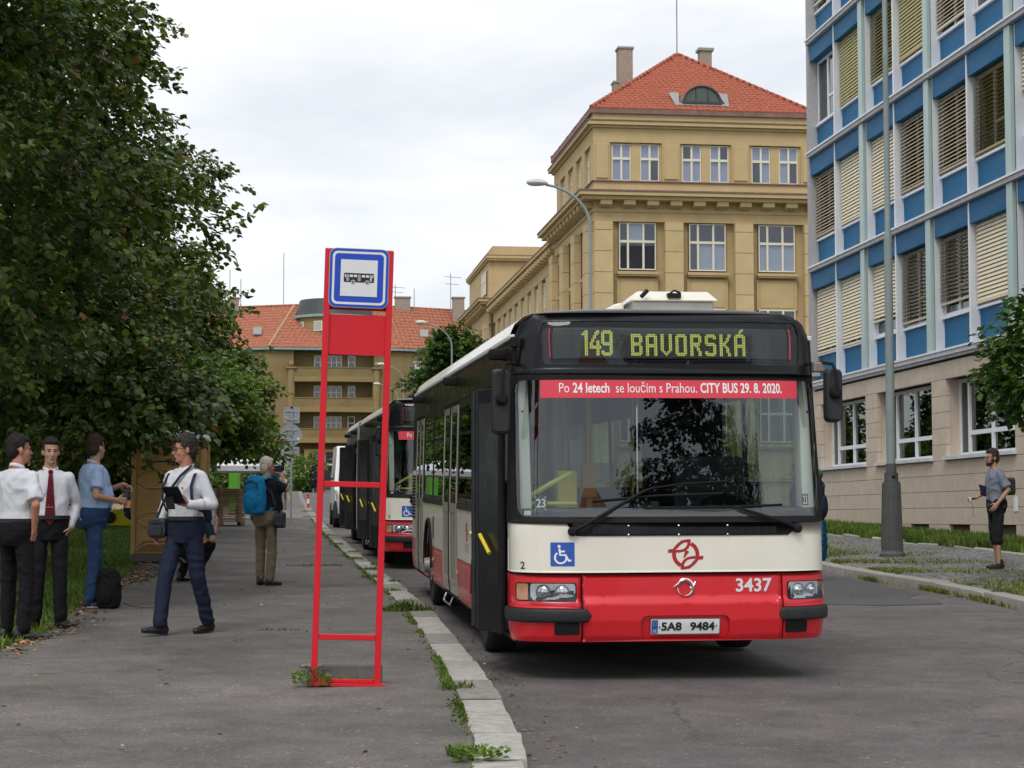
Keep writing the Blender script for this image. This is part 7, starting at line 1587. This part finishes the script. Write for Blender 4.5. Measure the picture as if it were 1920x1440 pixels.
# ------------------------------------------------------------------ bus stop
s_red=M('red_enamel',(.64,.005,.018),.42,var=.05,sc=5,dirt=.06,dirtcol=(.3,.02,.02)); s_blue=M('sign_blue',(.012,.065,.50),.35,var=.02); s_wht=M('sign_white',(.74,.74,.76),.4,var=.02,dirt=.05); s_alu=M('galvanised_steel',(.36,.40,.43),.5,metal=.35,var=.12,sc=8)
S=thing('bus_stop_sign','red ladder-like bus stop post with blue and white bus sign on top','bus stop',(.50,13.27,G*13.27+.115)); S.rotation_euler=(0,R(1.55),0)
for x in(-.217,.217):
    mb=MB(); mb.box(x-.022,x+.022,-.022,.022,.0,3.02); mb.build('post',s_red,S,bevel=.004)
for z in(.335,1.385): mb=MB(); mb.box(-.194,.194,-.018,.018,z-.019,z+.019); mb.build('crossbar',s_red,S,bevel=.003)
mb=MB(); mb.box(-.26,.27,-.035,.035,.0,.022); mb.box(-.194,.194,-.012,.012,.024,.05); mb.build('base_rail',s_red,S,bevel=.003)
mb=MB(); mb.box(-.194,.194,.0,.006,2.285,2.565); mb.build('blank_panel',s_red,S)
mb=MB(); mb.box(-.238,.238,.024,.030,2.60,3.03); mb.build('back_panel',s_red,S)
F2=lambda a,b,o:Vector((a,-.024-o,2.82+b))
sg=patch('sign_plate',rr(-.208,.208,-.208,.208,.05,6),(),F2,.004,.012,s_alu,S)
patch('sign_face',rr(-.203,.203,-.203,.203,.047,6),(),F2,.0055,.001,s_blue,sg); 
decal('white_line',ringvf(rr(-.186,.186,-.186,.186,.036,6),rr(-.170,.170,-.170,.170,.026,6)),F2,.0075,s_wht,sg)
decal('white_field',poly([(-.128,-.128),(.128,-.128),(.128,.128),(-.128,.128)]),F2,.0075,s_wht,sg)
# bus pictogram
L=[poly(rr(-.105,.105,-.030,.034,.008,3))]; decal('bus_symbol',joinvf(*L),F2,.009,p_ink,sg)
Wn=[poly([(a,b_),(c,b_),(c,d),(a,d)]) for a,b_,c,d in((-.064,.006,-.042,.022),(-.036,.006,-.014,.022),(.020,.006,.042,.022),(.048,.006,.070,.022),(-.098,.004,-.090,.024),(.094,.004,.100,.024))]
Wn+=[poly([(a,-.022),(a+.003,-.022),(a+.003,.024),(a,.024)]) for a in(-.086,-.079,-.072,-.007,.0,.007,.077,.082,.087)]
Wn+=[ringvf(circ(x,-.030,.0155,18),circ(x,-.030,.0115,18)) for x in(-.040,.058)]
decal('bus_windows',joinvf(*Wn),F2,.0098,s_wht,sg)
decal('bus_wheels',joinvf(*[poly(circ(x,-.030,.0105,16)) for x in(-.040,.058)]),F2,.0095,p_ink,sg); decal('bus_hubs',joinvf(*[poly(circ(x,-.030,.004,10)) for x in(-.040,.058)]),F2,.0105,s_wht,sg)
m_conc=M('rough_concrete',(.17,.158,.145),.9,var=.18,sc=7,bump=.5,bs=60,dirt=.4,dirtcol=(.11,.095,.08))
mb=MB(); mb.box(-.285,.285,-.055,.06,-.02,.135); b_=tag(mb.build('concrete_block',m_conc,None,(.478,13.46,G*13.46+.115),bevel=.012),'low grey concrete block lying behind the foot of the red bus stop frame','concrete block')
# ------------------------------------------------------------------ traffic sign seen from behind
T=thing('traffic_sign','pole with square, round and rectangular traffic signs seen from their grey backs','traffic sign',(.53,59.4,G*59.4+.115))
mb=MB(); mb.lathe([(.035,0),(.035,3.55)],12); mb.build('pole',s_alu,T,smooth=True); mb=MB(); mb.lathe([(.037,3.5),(.037,3.56)],12); mb.build('pole_cap',p_seal,T)
FS=lambda a,b,o:Vector((a,.05+o,b))
for nm,pl,zs in(('square_plate',rr(-.25,.25,3.05,3.55,.03,4),(3.16,3.42)),('round_plate',circ(-.02,2.68,.345,32),(2.52,2.84)),('rectangular_plate',rr(-.25,.25,2.03,2.32,.03,4),(2.1,2.26))):
    p=patch(nm,pl,(),FS,.01,.012,s_alu,T)
    for z in zs: q=MB(); q.box(-.17,.17,.025,.05,z-.018,z+.018); q.box(-.05,.05,-.04,.03,z-.015,z+.015); q.build('clamp_rail',M('steel_rail',(.5,.52,.54),.45,metal=.5,var=.1) if 'steel_rail' not in bpy.data.materials else bpy.data.materials['steel_rail'],p)
q=MB(); q.box(-.22,-.10,.036,.038,3.2,3.25); q.build('sticker',M('yellow_sticker',(.6,.5,.2),.5),T); q=MB(); q.box(.17,.25,.036,.038,2.54,2.60); q.build('sticker',p_wht,T)
# ------------------------------------------------------------------ lamp posts
m_lpost=M('grey_green_paint',(.25,.31,.30),.5,var=.08,sc=3,dirt=.2,dirtcol=(.16,.18,.17)); m_lbase=M('dark_grey_cast_iron',(.085,.087,.088),.6,var=.15,sc=4,dirt=.25,dirtcol=(.15,.14,.13),bump=.2,bs=40); m_lhead=M('lamp_head_white',(.62,.63,.60),.5,var=.05,dirt=.15)
z0=G*32.3+.16; T=thing('street_lamp','tall grey-green lamp post on a thick octagonal cast iron base on the right pavement','street lamp',(10.70,32.3,z0))
mb=MB(); mb.lathe([(.225,-.1),(.225,.06),(.20,.10),(.195,.12)],16); mb.build('foot_ring',m_lbase,T,bevel=.008)
mb=MB(); mb.lathe([(.185,.121),(.165,.8),(.148,1.30),(.148,1.315)],16); c_=mb.build('base',m_lbase,T)
for k in range(16):
    a=2*math.pi*(k+.5)/16; q=MB(); 
    q.tube([(.183*math.cos(a),.183*math.sin(a),.14),(.152*math.cos(a),.152*math.sin(a),1.28)],.012,5); q.build('base_rib',m_lbase,c_)
mb=MB(); mb.lathe([(.122,1.318),(.122,1.45),(.126,1.47)],20); mb.build('collar',m_lbase,T,smooth=True); mb=MB(); mb.lathe([(.092,1.473),(.092,1.63)],16); mb.build('collar',m_lbase,T,smooth=True)
mb=MB(); mb.lathe([(.078,1.60),(.072,5.55),(.071,5.62),(.052,5.70),(.050,8.8),(.053,8.82),(.053,8.9),(.046,8.94),(.045,11.)],18); 
mb.tube([(0,0,10.9),(-.05,0,11.2),(-.3,0,11.55),(-1.1,0,11.75),(-1.9,0,11.8)],[.045,.045,.04,.035,.03],10); mb.build('pole',m_lpost,T,smooth=True)
mb=MB(); mb.ell((-2.15,0,11.80),(.35,.14,.09)); mb.build('lamp_head',m_lhead,T,smooth=True)
q=MB(); q.box(-.03,.03,-.135,-.12,1.38,1.42); q.build('keyhole',p_seal,T)
def arc_lamp(label,x,y,h,reach,rz=0.):
    T=thing('street_lamp',label,'street lamp',(x,y,G*y),rz,'curved street lamps down the street')
    mb=MB(); mb.lathe([(.13,0),(.12,1.4),(.075,1.45),(.07,h*.62),(.055,h*.63),(.052,h-1.6)],14); mb.tube([(0,0,h-1.65)]+[(-reach*(1-math.cos(R(a))),0,h-1.6+1.45*math.sin(R(a))) for a in range(0,81,8)],[.052]*5+[.045]*7,10); mb.build('pole',m_lpost,T,smooth=True)
    xe,ze=-reach*(1-math.cos(R(80))),h-1.6+1.45*math.sin(R(80)); hd=MB(); rg=[]
    for t,w,u,d in((0,.07,.06,.06),(.15,.15,.11,.08),(.4,.20,.16,.11),(.75,.19,.14,.11),(1.,.09,.07,.05)):
        rg.append([(xe+.05-.72*t,w*math.cos(a),ze+.05+.02*t+(u if math.sin(a)>0 else d)*math.sin(a)) for a in [2*math.pi*q/12 for q in range(12)]])
    hd.loft(rg); hd.build('lamp_head',m_lhead,T,smooth=True); b=MB(); b.ell((xe-.38,0,ze+.0),(.26,.12,.055)); b.build('lamp_glass',M('lamp_bowl',(.5,.5,.47),.3) if 'lamp_bowl' not in bpy.data.materials else bpy.data.materials['lamp_bowl'],T,smooth=True)
arc_lamp('curved street lamp rising in front of the ochre corner building',10.75,64.5,11.75,1.85)
arc_lamp('curved street lamp in front of the round street tree',10.75,116.,11.0,1.9)
arc_lamp('curved street lamp against the brown apartment block, the higher of the two there',10.8,160.5,11.0,1.9)
arc_lamp('curved street lamp against the brown apartment block, the lower and farther one',12.4,193.,10.9,2.2)
# ------------------------------------------------------------------ toilet cabin
m_tan=M('brown_plastic',(.45,.275,.09),.45,var=.07,sc=3,dirt=.15,dirtcol=(.15,.09,.03)); m_tand=M('dark_brown_plastic',(.21,.12,.04),.5,var=.08); m_roofw=M('translucent_white_roof',(.68,.70,.74),.5,var=.05); m_base=M('grey_plastic_base',(.10,.095,.095),.7,var=.1)
T=thing('portable_toilet','brown portable toilet cabin with white roof and black graffiti on its back wall','portable toilet',(-1.70,32.45,G*32.3+.115),R(-3))
mb=MB(); mb.box(-.60,.60,-.58,.58,0,.13); mb.build('base',m_base,T,bevel=.02)
mb=MB(); mb.box(-.545,.545,-.53,.53,.133,1.97); w=mb.build('wall',m_tan,T,bevel=.03,seg=2)
for x in(-.555,.555):
    for y in(-.54,.54): mb=MB(); mb.box(x-.035,x+.035,y-.035,y+.035,.133,1.98); mb.build('corner_post',m_tan,T,bevel=.012)
mb=MB(); mb.box(-.575,.575,-.56,.56,1.985,2.02); mb.build('top_rail',m_tan,T)
rg=[[(-.60,-.58,2.022),(.60,-.58,2.022),(.60,.58,2.022),(-.60,.58,2.022)],[(-.60,-.58,2.07),(.60,-.58,2.07),(.60,.58,2.07),(-.60,.58,2.07)],[(-.52,-.36,2.27),(.52,-.36,2.27),(.52,.36,2.27),(-.52,.36,2.27)],[(-.40,-.15,2.33),(.40,-.15,2.33),(.40,.15,2.33),(-.40,.15,2.33)]]
mb=MB(); mb.loft(rg); mb.build('roof',m_roofw,T,bevel=.025,seg=2,smooth=True)
FT=lambda a,b,o:Vector((a,-.532-o,b)); FR=lambda a,b,o:Vector((.547+o,a,b))
for (z0,z1,s) in((1.60,1.80,-1),(1.10,1.42,1),(.93,1.0,-1),(.35,.66,1)):
    pass
def mould(pts,r=.018):
    mb=MB(); mb.tube([FT(a,b,.004) for a,b in pts],r,6); return mb.build('moulding',m_tan,T,smooth=True)
for z,dz in((1.80,.07),(1.52,-.10),(1.22,.10),(.82,-.10),(.58,.10),(.30,-.10)):
    mould([(-.50,z+(0 if dz>0 else dz)+ (dz if dz>0 else 0)),(-.34,z),(.34,z),(.50,z+dz)])
for q in((-.20,.20,.92,1.12),):
    pc=patch('recess_panel',rr(-.22,.5,.90,1.14,.02,3),(),FT,.006,.008,m_tan,T)
patch('kick_panel',[(-.5,.17),(.5,.17),(.5,.26),(.40,.36),(-.40,.36),(-.5,.22)],(),FT,.004,.006,m_tand,T)
gph=[]
rg_=random.Random(4)
def scr(pts,w=.020): gph.append(stroke(pts,w))
scr([(-.22,1.66),(-.02,1.655),(.10,1.645)]); scr([(0.02,1.69),(.0,1.60)]); scr([(-.04,1.675),(.06,1.69)]); scr([(.04,1.66),(.05,1.60),(.09,1.61),(.10,1.67),(.09,1.58)]); scr([(.13,1.59),(.14,1.70),(.18,1.69),(.17,1.65),(.14,1.64),(.20,1.58)]); scr([(.23,1.70),(.22,1.59)]); scr([(.28,1.70),(.23,1.645),(.30,1.60)]); scr([(.1,1.71),(.2,1.735),(.32,1.73)])
scr([(-.14,1.42),(-.10,1.33),(-.16,1.30),(-.04,1.335)]); 
for k in range(9): x=-.06+.035*k; scr([(x,1.38+.02*rg_.random()),(x+.03,1.30),(x+.05,1.37),(x-.01,1.34)],.014)
decal('graffiti',joinvf(*gph),FT,.007,p_ink,T)
decal('graffiti',joinvf(*[stroke([(-.2+.07*k,1.4+.1*(k%2)),(-.17+.07*k,1.2),(-.13+.07*k,1.45)],.012) for k in range(4)]),FR,.004,p_ink,T)
bd=MB(); bd.ell((0,0,.18),(.14,.16,.20)); o_=bd; me=remesh(o_,'rucksack',.014,2,c_nv,fold=.01,ff=8); tag(ob('rucksack',me,None,(-2.36,32.6,G*32.5+.115+.70)),'dark navy rounded bundle hanging at the left corner of the toilet cabin','bundle')
# ------------------------------------------------------------------ stack of boards
m_wood=M('weathered_brown_boards',(.34,.215,.14),.85,var=.3,sc=5,island=.25,stretch=(.3,1,3)); 
T=thing('board_stack','stack of weathered brown wooden boards on the pavement behind the walking man','board stack',(-1.22,55.2,G*55.2+.115),R(6))
for x in(-.3,.3): mb=MB(); mb.box(x-.06,x+.06,-.6,.6,0,.10); mb.build('bearer',m_wood,T)
for k in range(21):
    z=.105+k*.0455; dx=rng.uniform(-.02,.02); mb=MB(); mb.box(-.42+dx,.38+dx,-.6,.6,z,z+.030); mb.build('board',m_wood,T)
    for q in(-.3,.25):
        mb=MB(); mb.box(q-.05+dx,q+.05+dx,-.6,.6,z-.0148,z-.0008) if k else mb.box(q-.05,q+.05,-.6,.6,.1005,.104); mb.build('batten',m_wood,T)
# ------------------------------------------------------------------ gazebo
m_tent=M('white_tent_fabric',(.66,.65,.68),.8,var=.05,sc=3); T=thing('gazebo','white pop-up gazebo with a pointed canopy beyond the board stack','gazebo',(-1.1,62.5,G*62.5+.115))
rg=[]; n=24
def tentring(s,z,sag): return [(s*1.45*a,s*1.45*b,z-sag*(1-abs(a*b))) for a,b in [(c/max(abs(c),abs(d)),d/max(abs(c),abs(d))) for c,d in [(math.cos(2*math.pi*(q+.5)/n),math.sin(2*math.pi*(q+.5)/n)) for q in range(n)]]]
mb=MB(); mb.loft([tentring(1,1.54,.0),tentring(1,1.70,.0),tentring(.8,1.74,.0),tentring(.5,1.83,.02),tentring(.2,2.0,.0),tentring(.05,2.14,0)]); mb.build('canopy',m_tent,T,smooth=True)
for x in(-1.4,1.4):
    for y in(-1.4,1.4): mb=MB(); mb.box(x-.02,x+.02,y-.02,y+.02,0,1.6); mb.build('leg',s_alu,T)
m_lime=M('lime_green_plastic',(.09,.30,.02),.45,var=.05,dirt=.1); T=thing('portable_toilet','lime green cabin standing behind the board stack','portable toilet',(-1.42,70.5,G*70.5+.115)); mb=MB(); mb.box(-.2,.2,-.55,.55,.0,1.55); mb.build('wall',m_lime,T,bevel=.03); mb=MB(); mb.box(-.15,.15,-.575,-.555,.15,1.45); dr=mb.build('door',m_lime,T,bevel=.008); mb=MB(); mb.box(.06,.12,-.60,-.58,.75,.85); mb.build('handle',p_seal,dr); mb=MB(); mb.loft([[(-.22,-.58,1.553),(.22,-.58,1.553),(.22,.58,1.553),(-.22,.58,1.553)],[(-.15,-.3,1.65),(.15,-.3,1.65),(.15,.3,1.65),(-.15,.3,1.65)]]); mb.build('roof',m_roofw,T)
# ------------------------------------------------------------------ yellow bin on its side
m_yb=M('yellow_bin_plastic',(.66,.58,.01),.4,var=.05); T=thing('wheelie_bin','yellow wheelie bin lying on its side on the lawn','bin',(-4.05,52.6,G*52.6+.16),R(10))
mb=MB(); mb.loft([[(-.30,-.26,.03),(-.30,.26,.03),(-.30,.26,.44),(-.30,-.26,.44)],[(.62,-.30,.0),(.62,.30,.0),(.62,.30,.52),(.62,-.30,.52)]]); mb.build('bin_body',m_yb,T,bevel=.02)
mb=MB(); mb.box(.63,.70,-.33,.33,-.02,.55); mb.build('lid',m_yb,T,bevel=.015); 
for y in(-.27,.27): mb=MB(); mb.lathe([(.02,-.04),(.15,-.04),(.16,0),(.15,.04),(.02,.04)],18,(-.36,y,.24),(0,1,0)); mb.build('wheel',p_tyre,T,smooth=True)
mb=MB(); mb.tube([(.6,-.32,.55),(.75,-.3,.58),(.75,.3,.58),(.6,.32,.55)],.02,6); mb.build('handle',M('blue_handle',(.03,.1,.4),.5),T)
# ------------------------------------------------------------------ stone ramp in the park, grey tarpaulin
m_sand=M('pale_sandstone',(.50,.40,.31),.9,var=.15,sc=1.,pos=True); T=thing('stone_ramp','pale sandstone ramp wall in the park seen between the trunk and the toilet cabin','wall',(-6.6,78,G*78+.1))
for k in range(7): mb=MB(); mb.loft([[(-3.2+.3*k,-.4,.32*k),(3.2-.2*k,-.4,.32*k),(3.2-.2*k,.4,.32*k),(-3.2+.3*k,.4,.32*k)],[(-3.2+.3*k,-.36,.32*k+.305),(3.2-.2*k,-.36,.32*k+.305),(3.2-.2*k,.36,.32*k+.305),(-3.2+.3*k,.36,.32*k+.305)]]); mb.build('stone_course',m_sand,T,bevel=.02)
mb=MB(); mb.ell((0,0,.5),(1.1,.7,.75)); mb.ell((.8,0,.35),(.8,.6,.5)); me=remesh(mb,'tarpaulin',.05,2,M('grey_brown_tarpaulin',(.17,.13,.125),.6,var=.25,sc=3),fold=.10,ff=2.2); tag(ob('tarpaulin',me,None,(-5.35,74.5,G*74.5+.8)),'crumpled grey-brown tarpaulin heap in front of the pale stone ramp','tarpaulin')
# ------------------------------------------------------------------ white van
v_w=M('white_van_paint',(.76,.77,.78),.28,var=.02,coat=.5); v_b=M('dark_van_plastic',(.035,.037,.04),.6,var=.1); g_car=glass('car_glass',(.25,.28,.28),ior=1.7)
T=thing('van','white delivery van parked behind the articulated bus','van',(2.78,56.5,G*56.5)); T.rotation_euler=(math.atan(G),0,0)
prof=[(.0,.55),(.02,.95),(.12,1.12),(.55,1.28),(.68,1.36),(1.42,2.18),(1.75,2.36),(2.3,2.44),(5.2,2.44),(5.32,2.3),(5.35,.5),(.05,.42)]
def vring(s,ins): return [(s*(1.0-ins*max(0,(z-1.2)/1.2)-(.10 if y<.1 else 0)),y,z) for y,z in prof]
mb=MB(); mb.loft([vring(-1.,.12),vring(-.86,.12)[:0] or [(x*.94,y-.06*(y<.2),z+.01*(z>1)) for x,y,z in vring(-1,.12)],[(x*.94,y-.06*(y<.2),z+.01*(z>1)) for x,y,z in vring(1,.12)],vring(1,.12)]); mb.build('body',v_w,T,smooth=30.)
mb=MB(); mb.add([(-.84,.66,1.40),(.84,.66,1.40),(.76,1.40,2.20),(-.76,1.40,2.20)],[(0,1,2,3)]); mb.v=[(x,y-.03,z+.02) for x,y,z in mb.v]; mb.build('windscreen',g_car,T); mb=MB(); mb.add([(-.87,.69,1.39),(.87,.69,1.39),(.79,1.43,2.22),(-.79,1.43,2.22)],[(0,1,2,3)]); mb.v=[(x,y-.025,z+.01) for x,y,z in mb.v]; mb.build('windscreen_frame',v_b,T)
for s in(-1,1):
    mb=MB(); mb.add([(s*1.005,1.0,1.42),(s*1.005,2.0,1.40),(s*.93,2.0,2.08),(s*.945,1.52,2.1)],[(0,1,2,3)]); mb.build('side_window',v_b,T)
    mb=MB(); mb.add([(s*.98,.10,.80),(s*.62,-.045,.80),(s*.60,-.0,1.02),(s*.80,.20,1.20),(s*.985,.42,1.22)],[(0,1,2,3,4)]); hl=mb.build('headlight',p_chrome,T); mb=MB(); mb.lathe([(.09,0),(.07,.02),(.02,.04)],14,(s*.80,.0,.95),(0,-1,.3)); mb.build('reflector',s_wht,hl,smooth=True)
    mb=MB(); mb.prism(rr(-.10,.10,-.16,.16,.03,3),lambda a,b,k:(s*1.20+a,.95+.12*k,1.55+b)); mb.tube([(s*1.0,1.1,1.45),(s*1.14,1.02,1.45)],.03,6); mb.build('mirror',v_b,T)
    for y in(.98,4.3):
        mb=MB(); mb.lathe([(.2,-.11),(.33,-.11),(.345,-.05),(.345,.05),(.33,.11),(.2,.11),(.19,.05),(.05,.08)],24,(s*.90,y,.345),(s,0,0)); mb.build('wheel',p_tyre,T,smooth=True); mb=MB(); mb.lathe([(.21,.10),(.12,.07),(.03,.09)],18,(s*.90,y,.345),(s,0,0)); mb.build('hubcap',p_rim,T,smooth=True)
mb=MB(); mb.loft([[(-.98,.10,.28),(-.6,-.09,.28),(.6,-.09,.28),(.98,.10,.28),(.98,.5,.28),(-.98,.5,.28)],[(-1.01,.08,.55),(-.62,-.12,.55),(.62,-.12,.55),(1.01,.08,.55),(1.01,.5,.55),(-1.01,.5,.55)],[(-1.005,.12,.80),(-.6,-.08,.76),(.6,-.08,.76),(1.005,.12,.80),(1.0,.5,.8),(-1.0,.5,.8)]]); mb.build('bumper',v_b,T,bevel=.02)
mb=MB(); mb.box(-.5,.5,-.105,-.08,.80,.98); mb.build('grille',v_b,T)
# ------------------------------------------------------------------ dark car across the end of the street
c_d=M('dark_navy_car_paint',(.008,.009,.014),.2,var=.05,coat=.8)
T=thing('car','dark estate car standing across the far end of the street','car',(4.5,187.,G*187+.0),R(-90))
pf=[(-2.25,.45),(-2.3,.75),(-2.2,1.05),(-1.95,1.12),(-1.55,1.58),(-1.2,1.68),(.5,1.66),(1.0,1.45),(1.3,1.10),(2.0,1.0),(2.28,.80),(2.3,.45),(2.0,.28),(-2.0,.28)]
mb=MB(); rgs=[]
for s,q in((-1,.90),(-.86,1.),(.86,1.),(1,.90)): rgs.append([(s*.9*(1-.16*max(0,(z-1.0)/.7)),y*(1 if q==1 else .985),z if q==1 else .45+(z-.45)*.985) for y,z in pf])
mb.loft(rgs); mb.build('body',c_d,T,smooth=30.)
for s in(-1,1):
    for y0,y1,y2,y3 in((-1.75,-.95,-.95,-1.45),(-.88,.02,.02,-.88),(.1,1.15,.55,.1)): mb=MB(); mb.add([(s*.895,y0,1.10),(s*.895,y1,1.10),(s*.825,y2,1.52),(s*.825,y3,1.52)],[(0,1,2,3)]); mb.build('window',p_blk,T)
    for y in(-1.4,1.35): mb=MB(); mb.lathe([(.2,-.1),(.32,-.1),(.34,0),(.32,.1),(.2,.1)],22,(s*.80,y,.34),(s,0,0)); wl_=mb.build('wheel',p_tyre,T,smooth=True); mb=MB(); mb.lathe([(.225,.09),(.225,.10)],20,(s*.80,y,.34),(s,0,0)); mb.build('rim_back',v_b,wl_); mb=MB(); [mb.bar((s*.907,y,.34),(s*.907,y+.21*math.cos(R(72*k)),.34+.21*math.sin(R(72*k))),.02,.085,(s,0,0)) for k in range(5)]; mb.build('rim',p_silver,wl_)
    mb=MB(); mb.box(s*.78-.12,s*.78+.12,-2.31,-2.15,.85,1.05); mb.build('tail_light',M('tail_light_red',(.35,.06,.05),.3) if 'tail_light_red' not in bpy.data.materials else bpy.data.materials['tail_light_red'],T,bevel=.02)
    mb=MB(); mb.box(s*.60-.17,s*.60+.17,2.2,2.3,.68,.85); mb.build('headlight',p_chrome,T,bevel=.02)
mb=MB(); mb.box(-.85,.85,-2.36,-2.28,.45,.68); mb.build('bumper',v_b,T,bevel=.02)
# ------------------------------------------------------------------ small posts far along the kerb
T=thing('wrapped_sign','thin post carrying a sign wrapped in black plastic near the dark car','sign',(2.62,128,G*128+.1)); mb=MB(); mb.tube([(0,0,0),(0,0,1.7)],.035,8); mb.build('pole',s_alu,T); mb=MB(); mb.loft([[(x*s,y*.12*s,z) for x,y in((-.3,-1),(.3,-1),(.34,1),(-.3,1))] for s,z in((.35,.55),(1.,.8),(.95,1.5),(.45,2.0),(.1,2.25))]); me=remesh(mb,'plastic_wrap',.03,2,p_blk,fold=.04,ff=5); ob('plastic_wrap',me,T)
T=thing('marker_post','slim red and white marker post standing at the far kerb','post',(1.50,84.,G*84+.12))
for k in range(3): mb=MB(); mb.lathe([(.05,.2*k),(.05,.2*k+.2)],10); mb.build('band',s_red if k!=1 else s_wht,T)
T=thing('street_sign','small grey sign back on a thin pole in front of the grey wall','traffic sign',(.35,118,G*118+.115)); mb=MB(); mb.tube([(0,0,0),(0,0,3.4)],.03,8); mb.build('pole',s_alu,T); mb=MB(); mb.box(-.22,.42,.03,.05,2.4,3.3); mb.build('plate',s_alu,T)
mb=MB(); mb.box(-.6,.6,-.25,.25,0,1.3); tag(mb.build('cabinet',s_wht,None,(.75,196,G*196+.1),bevel=.02),'pale utility cabinet against the grey concrete wall','cabinet')
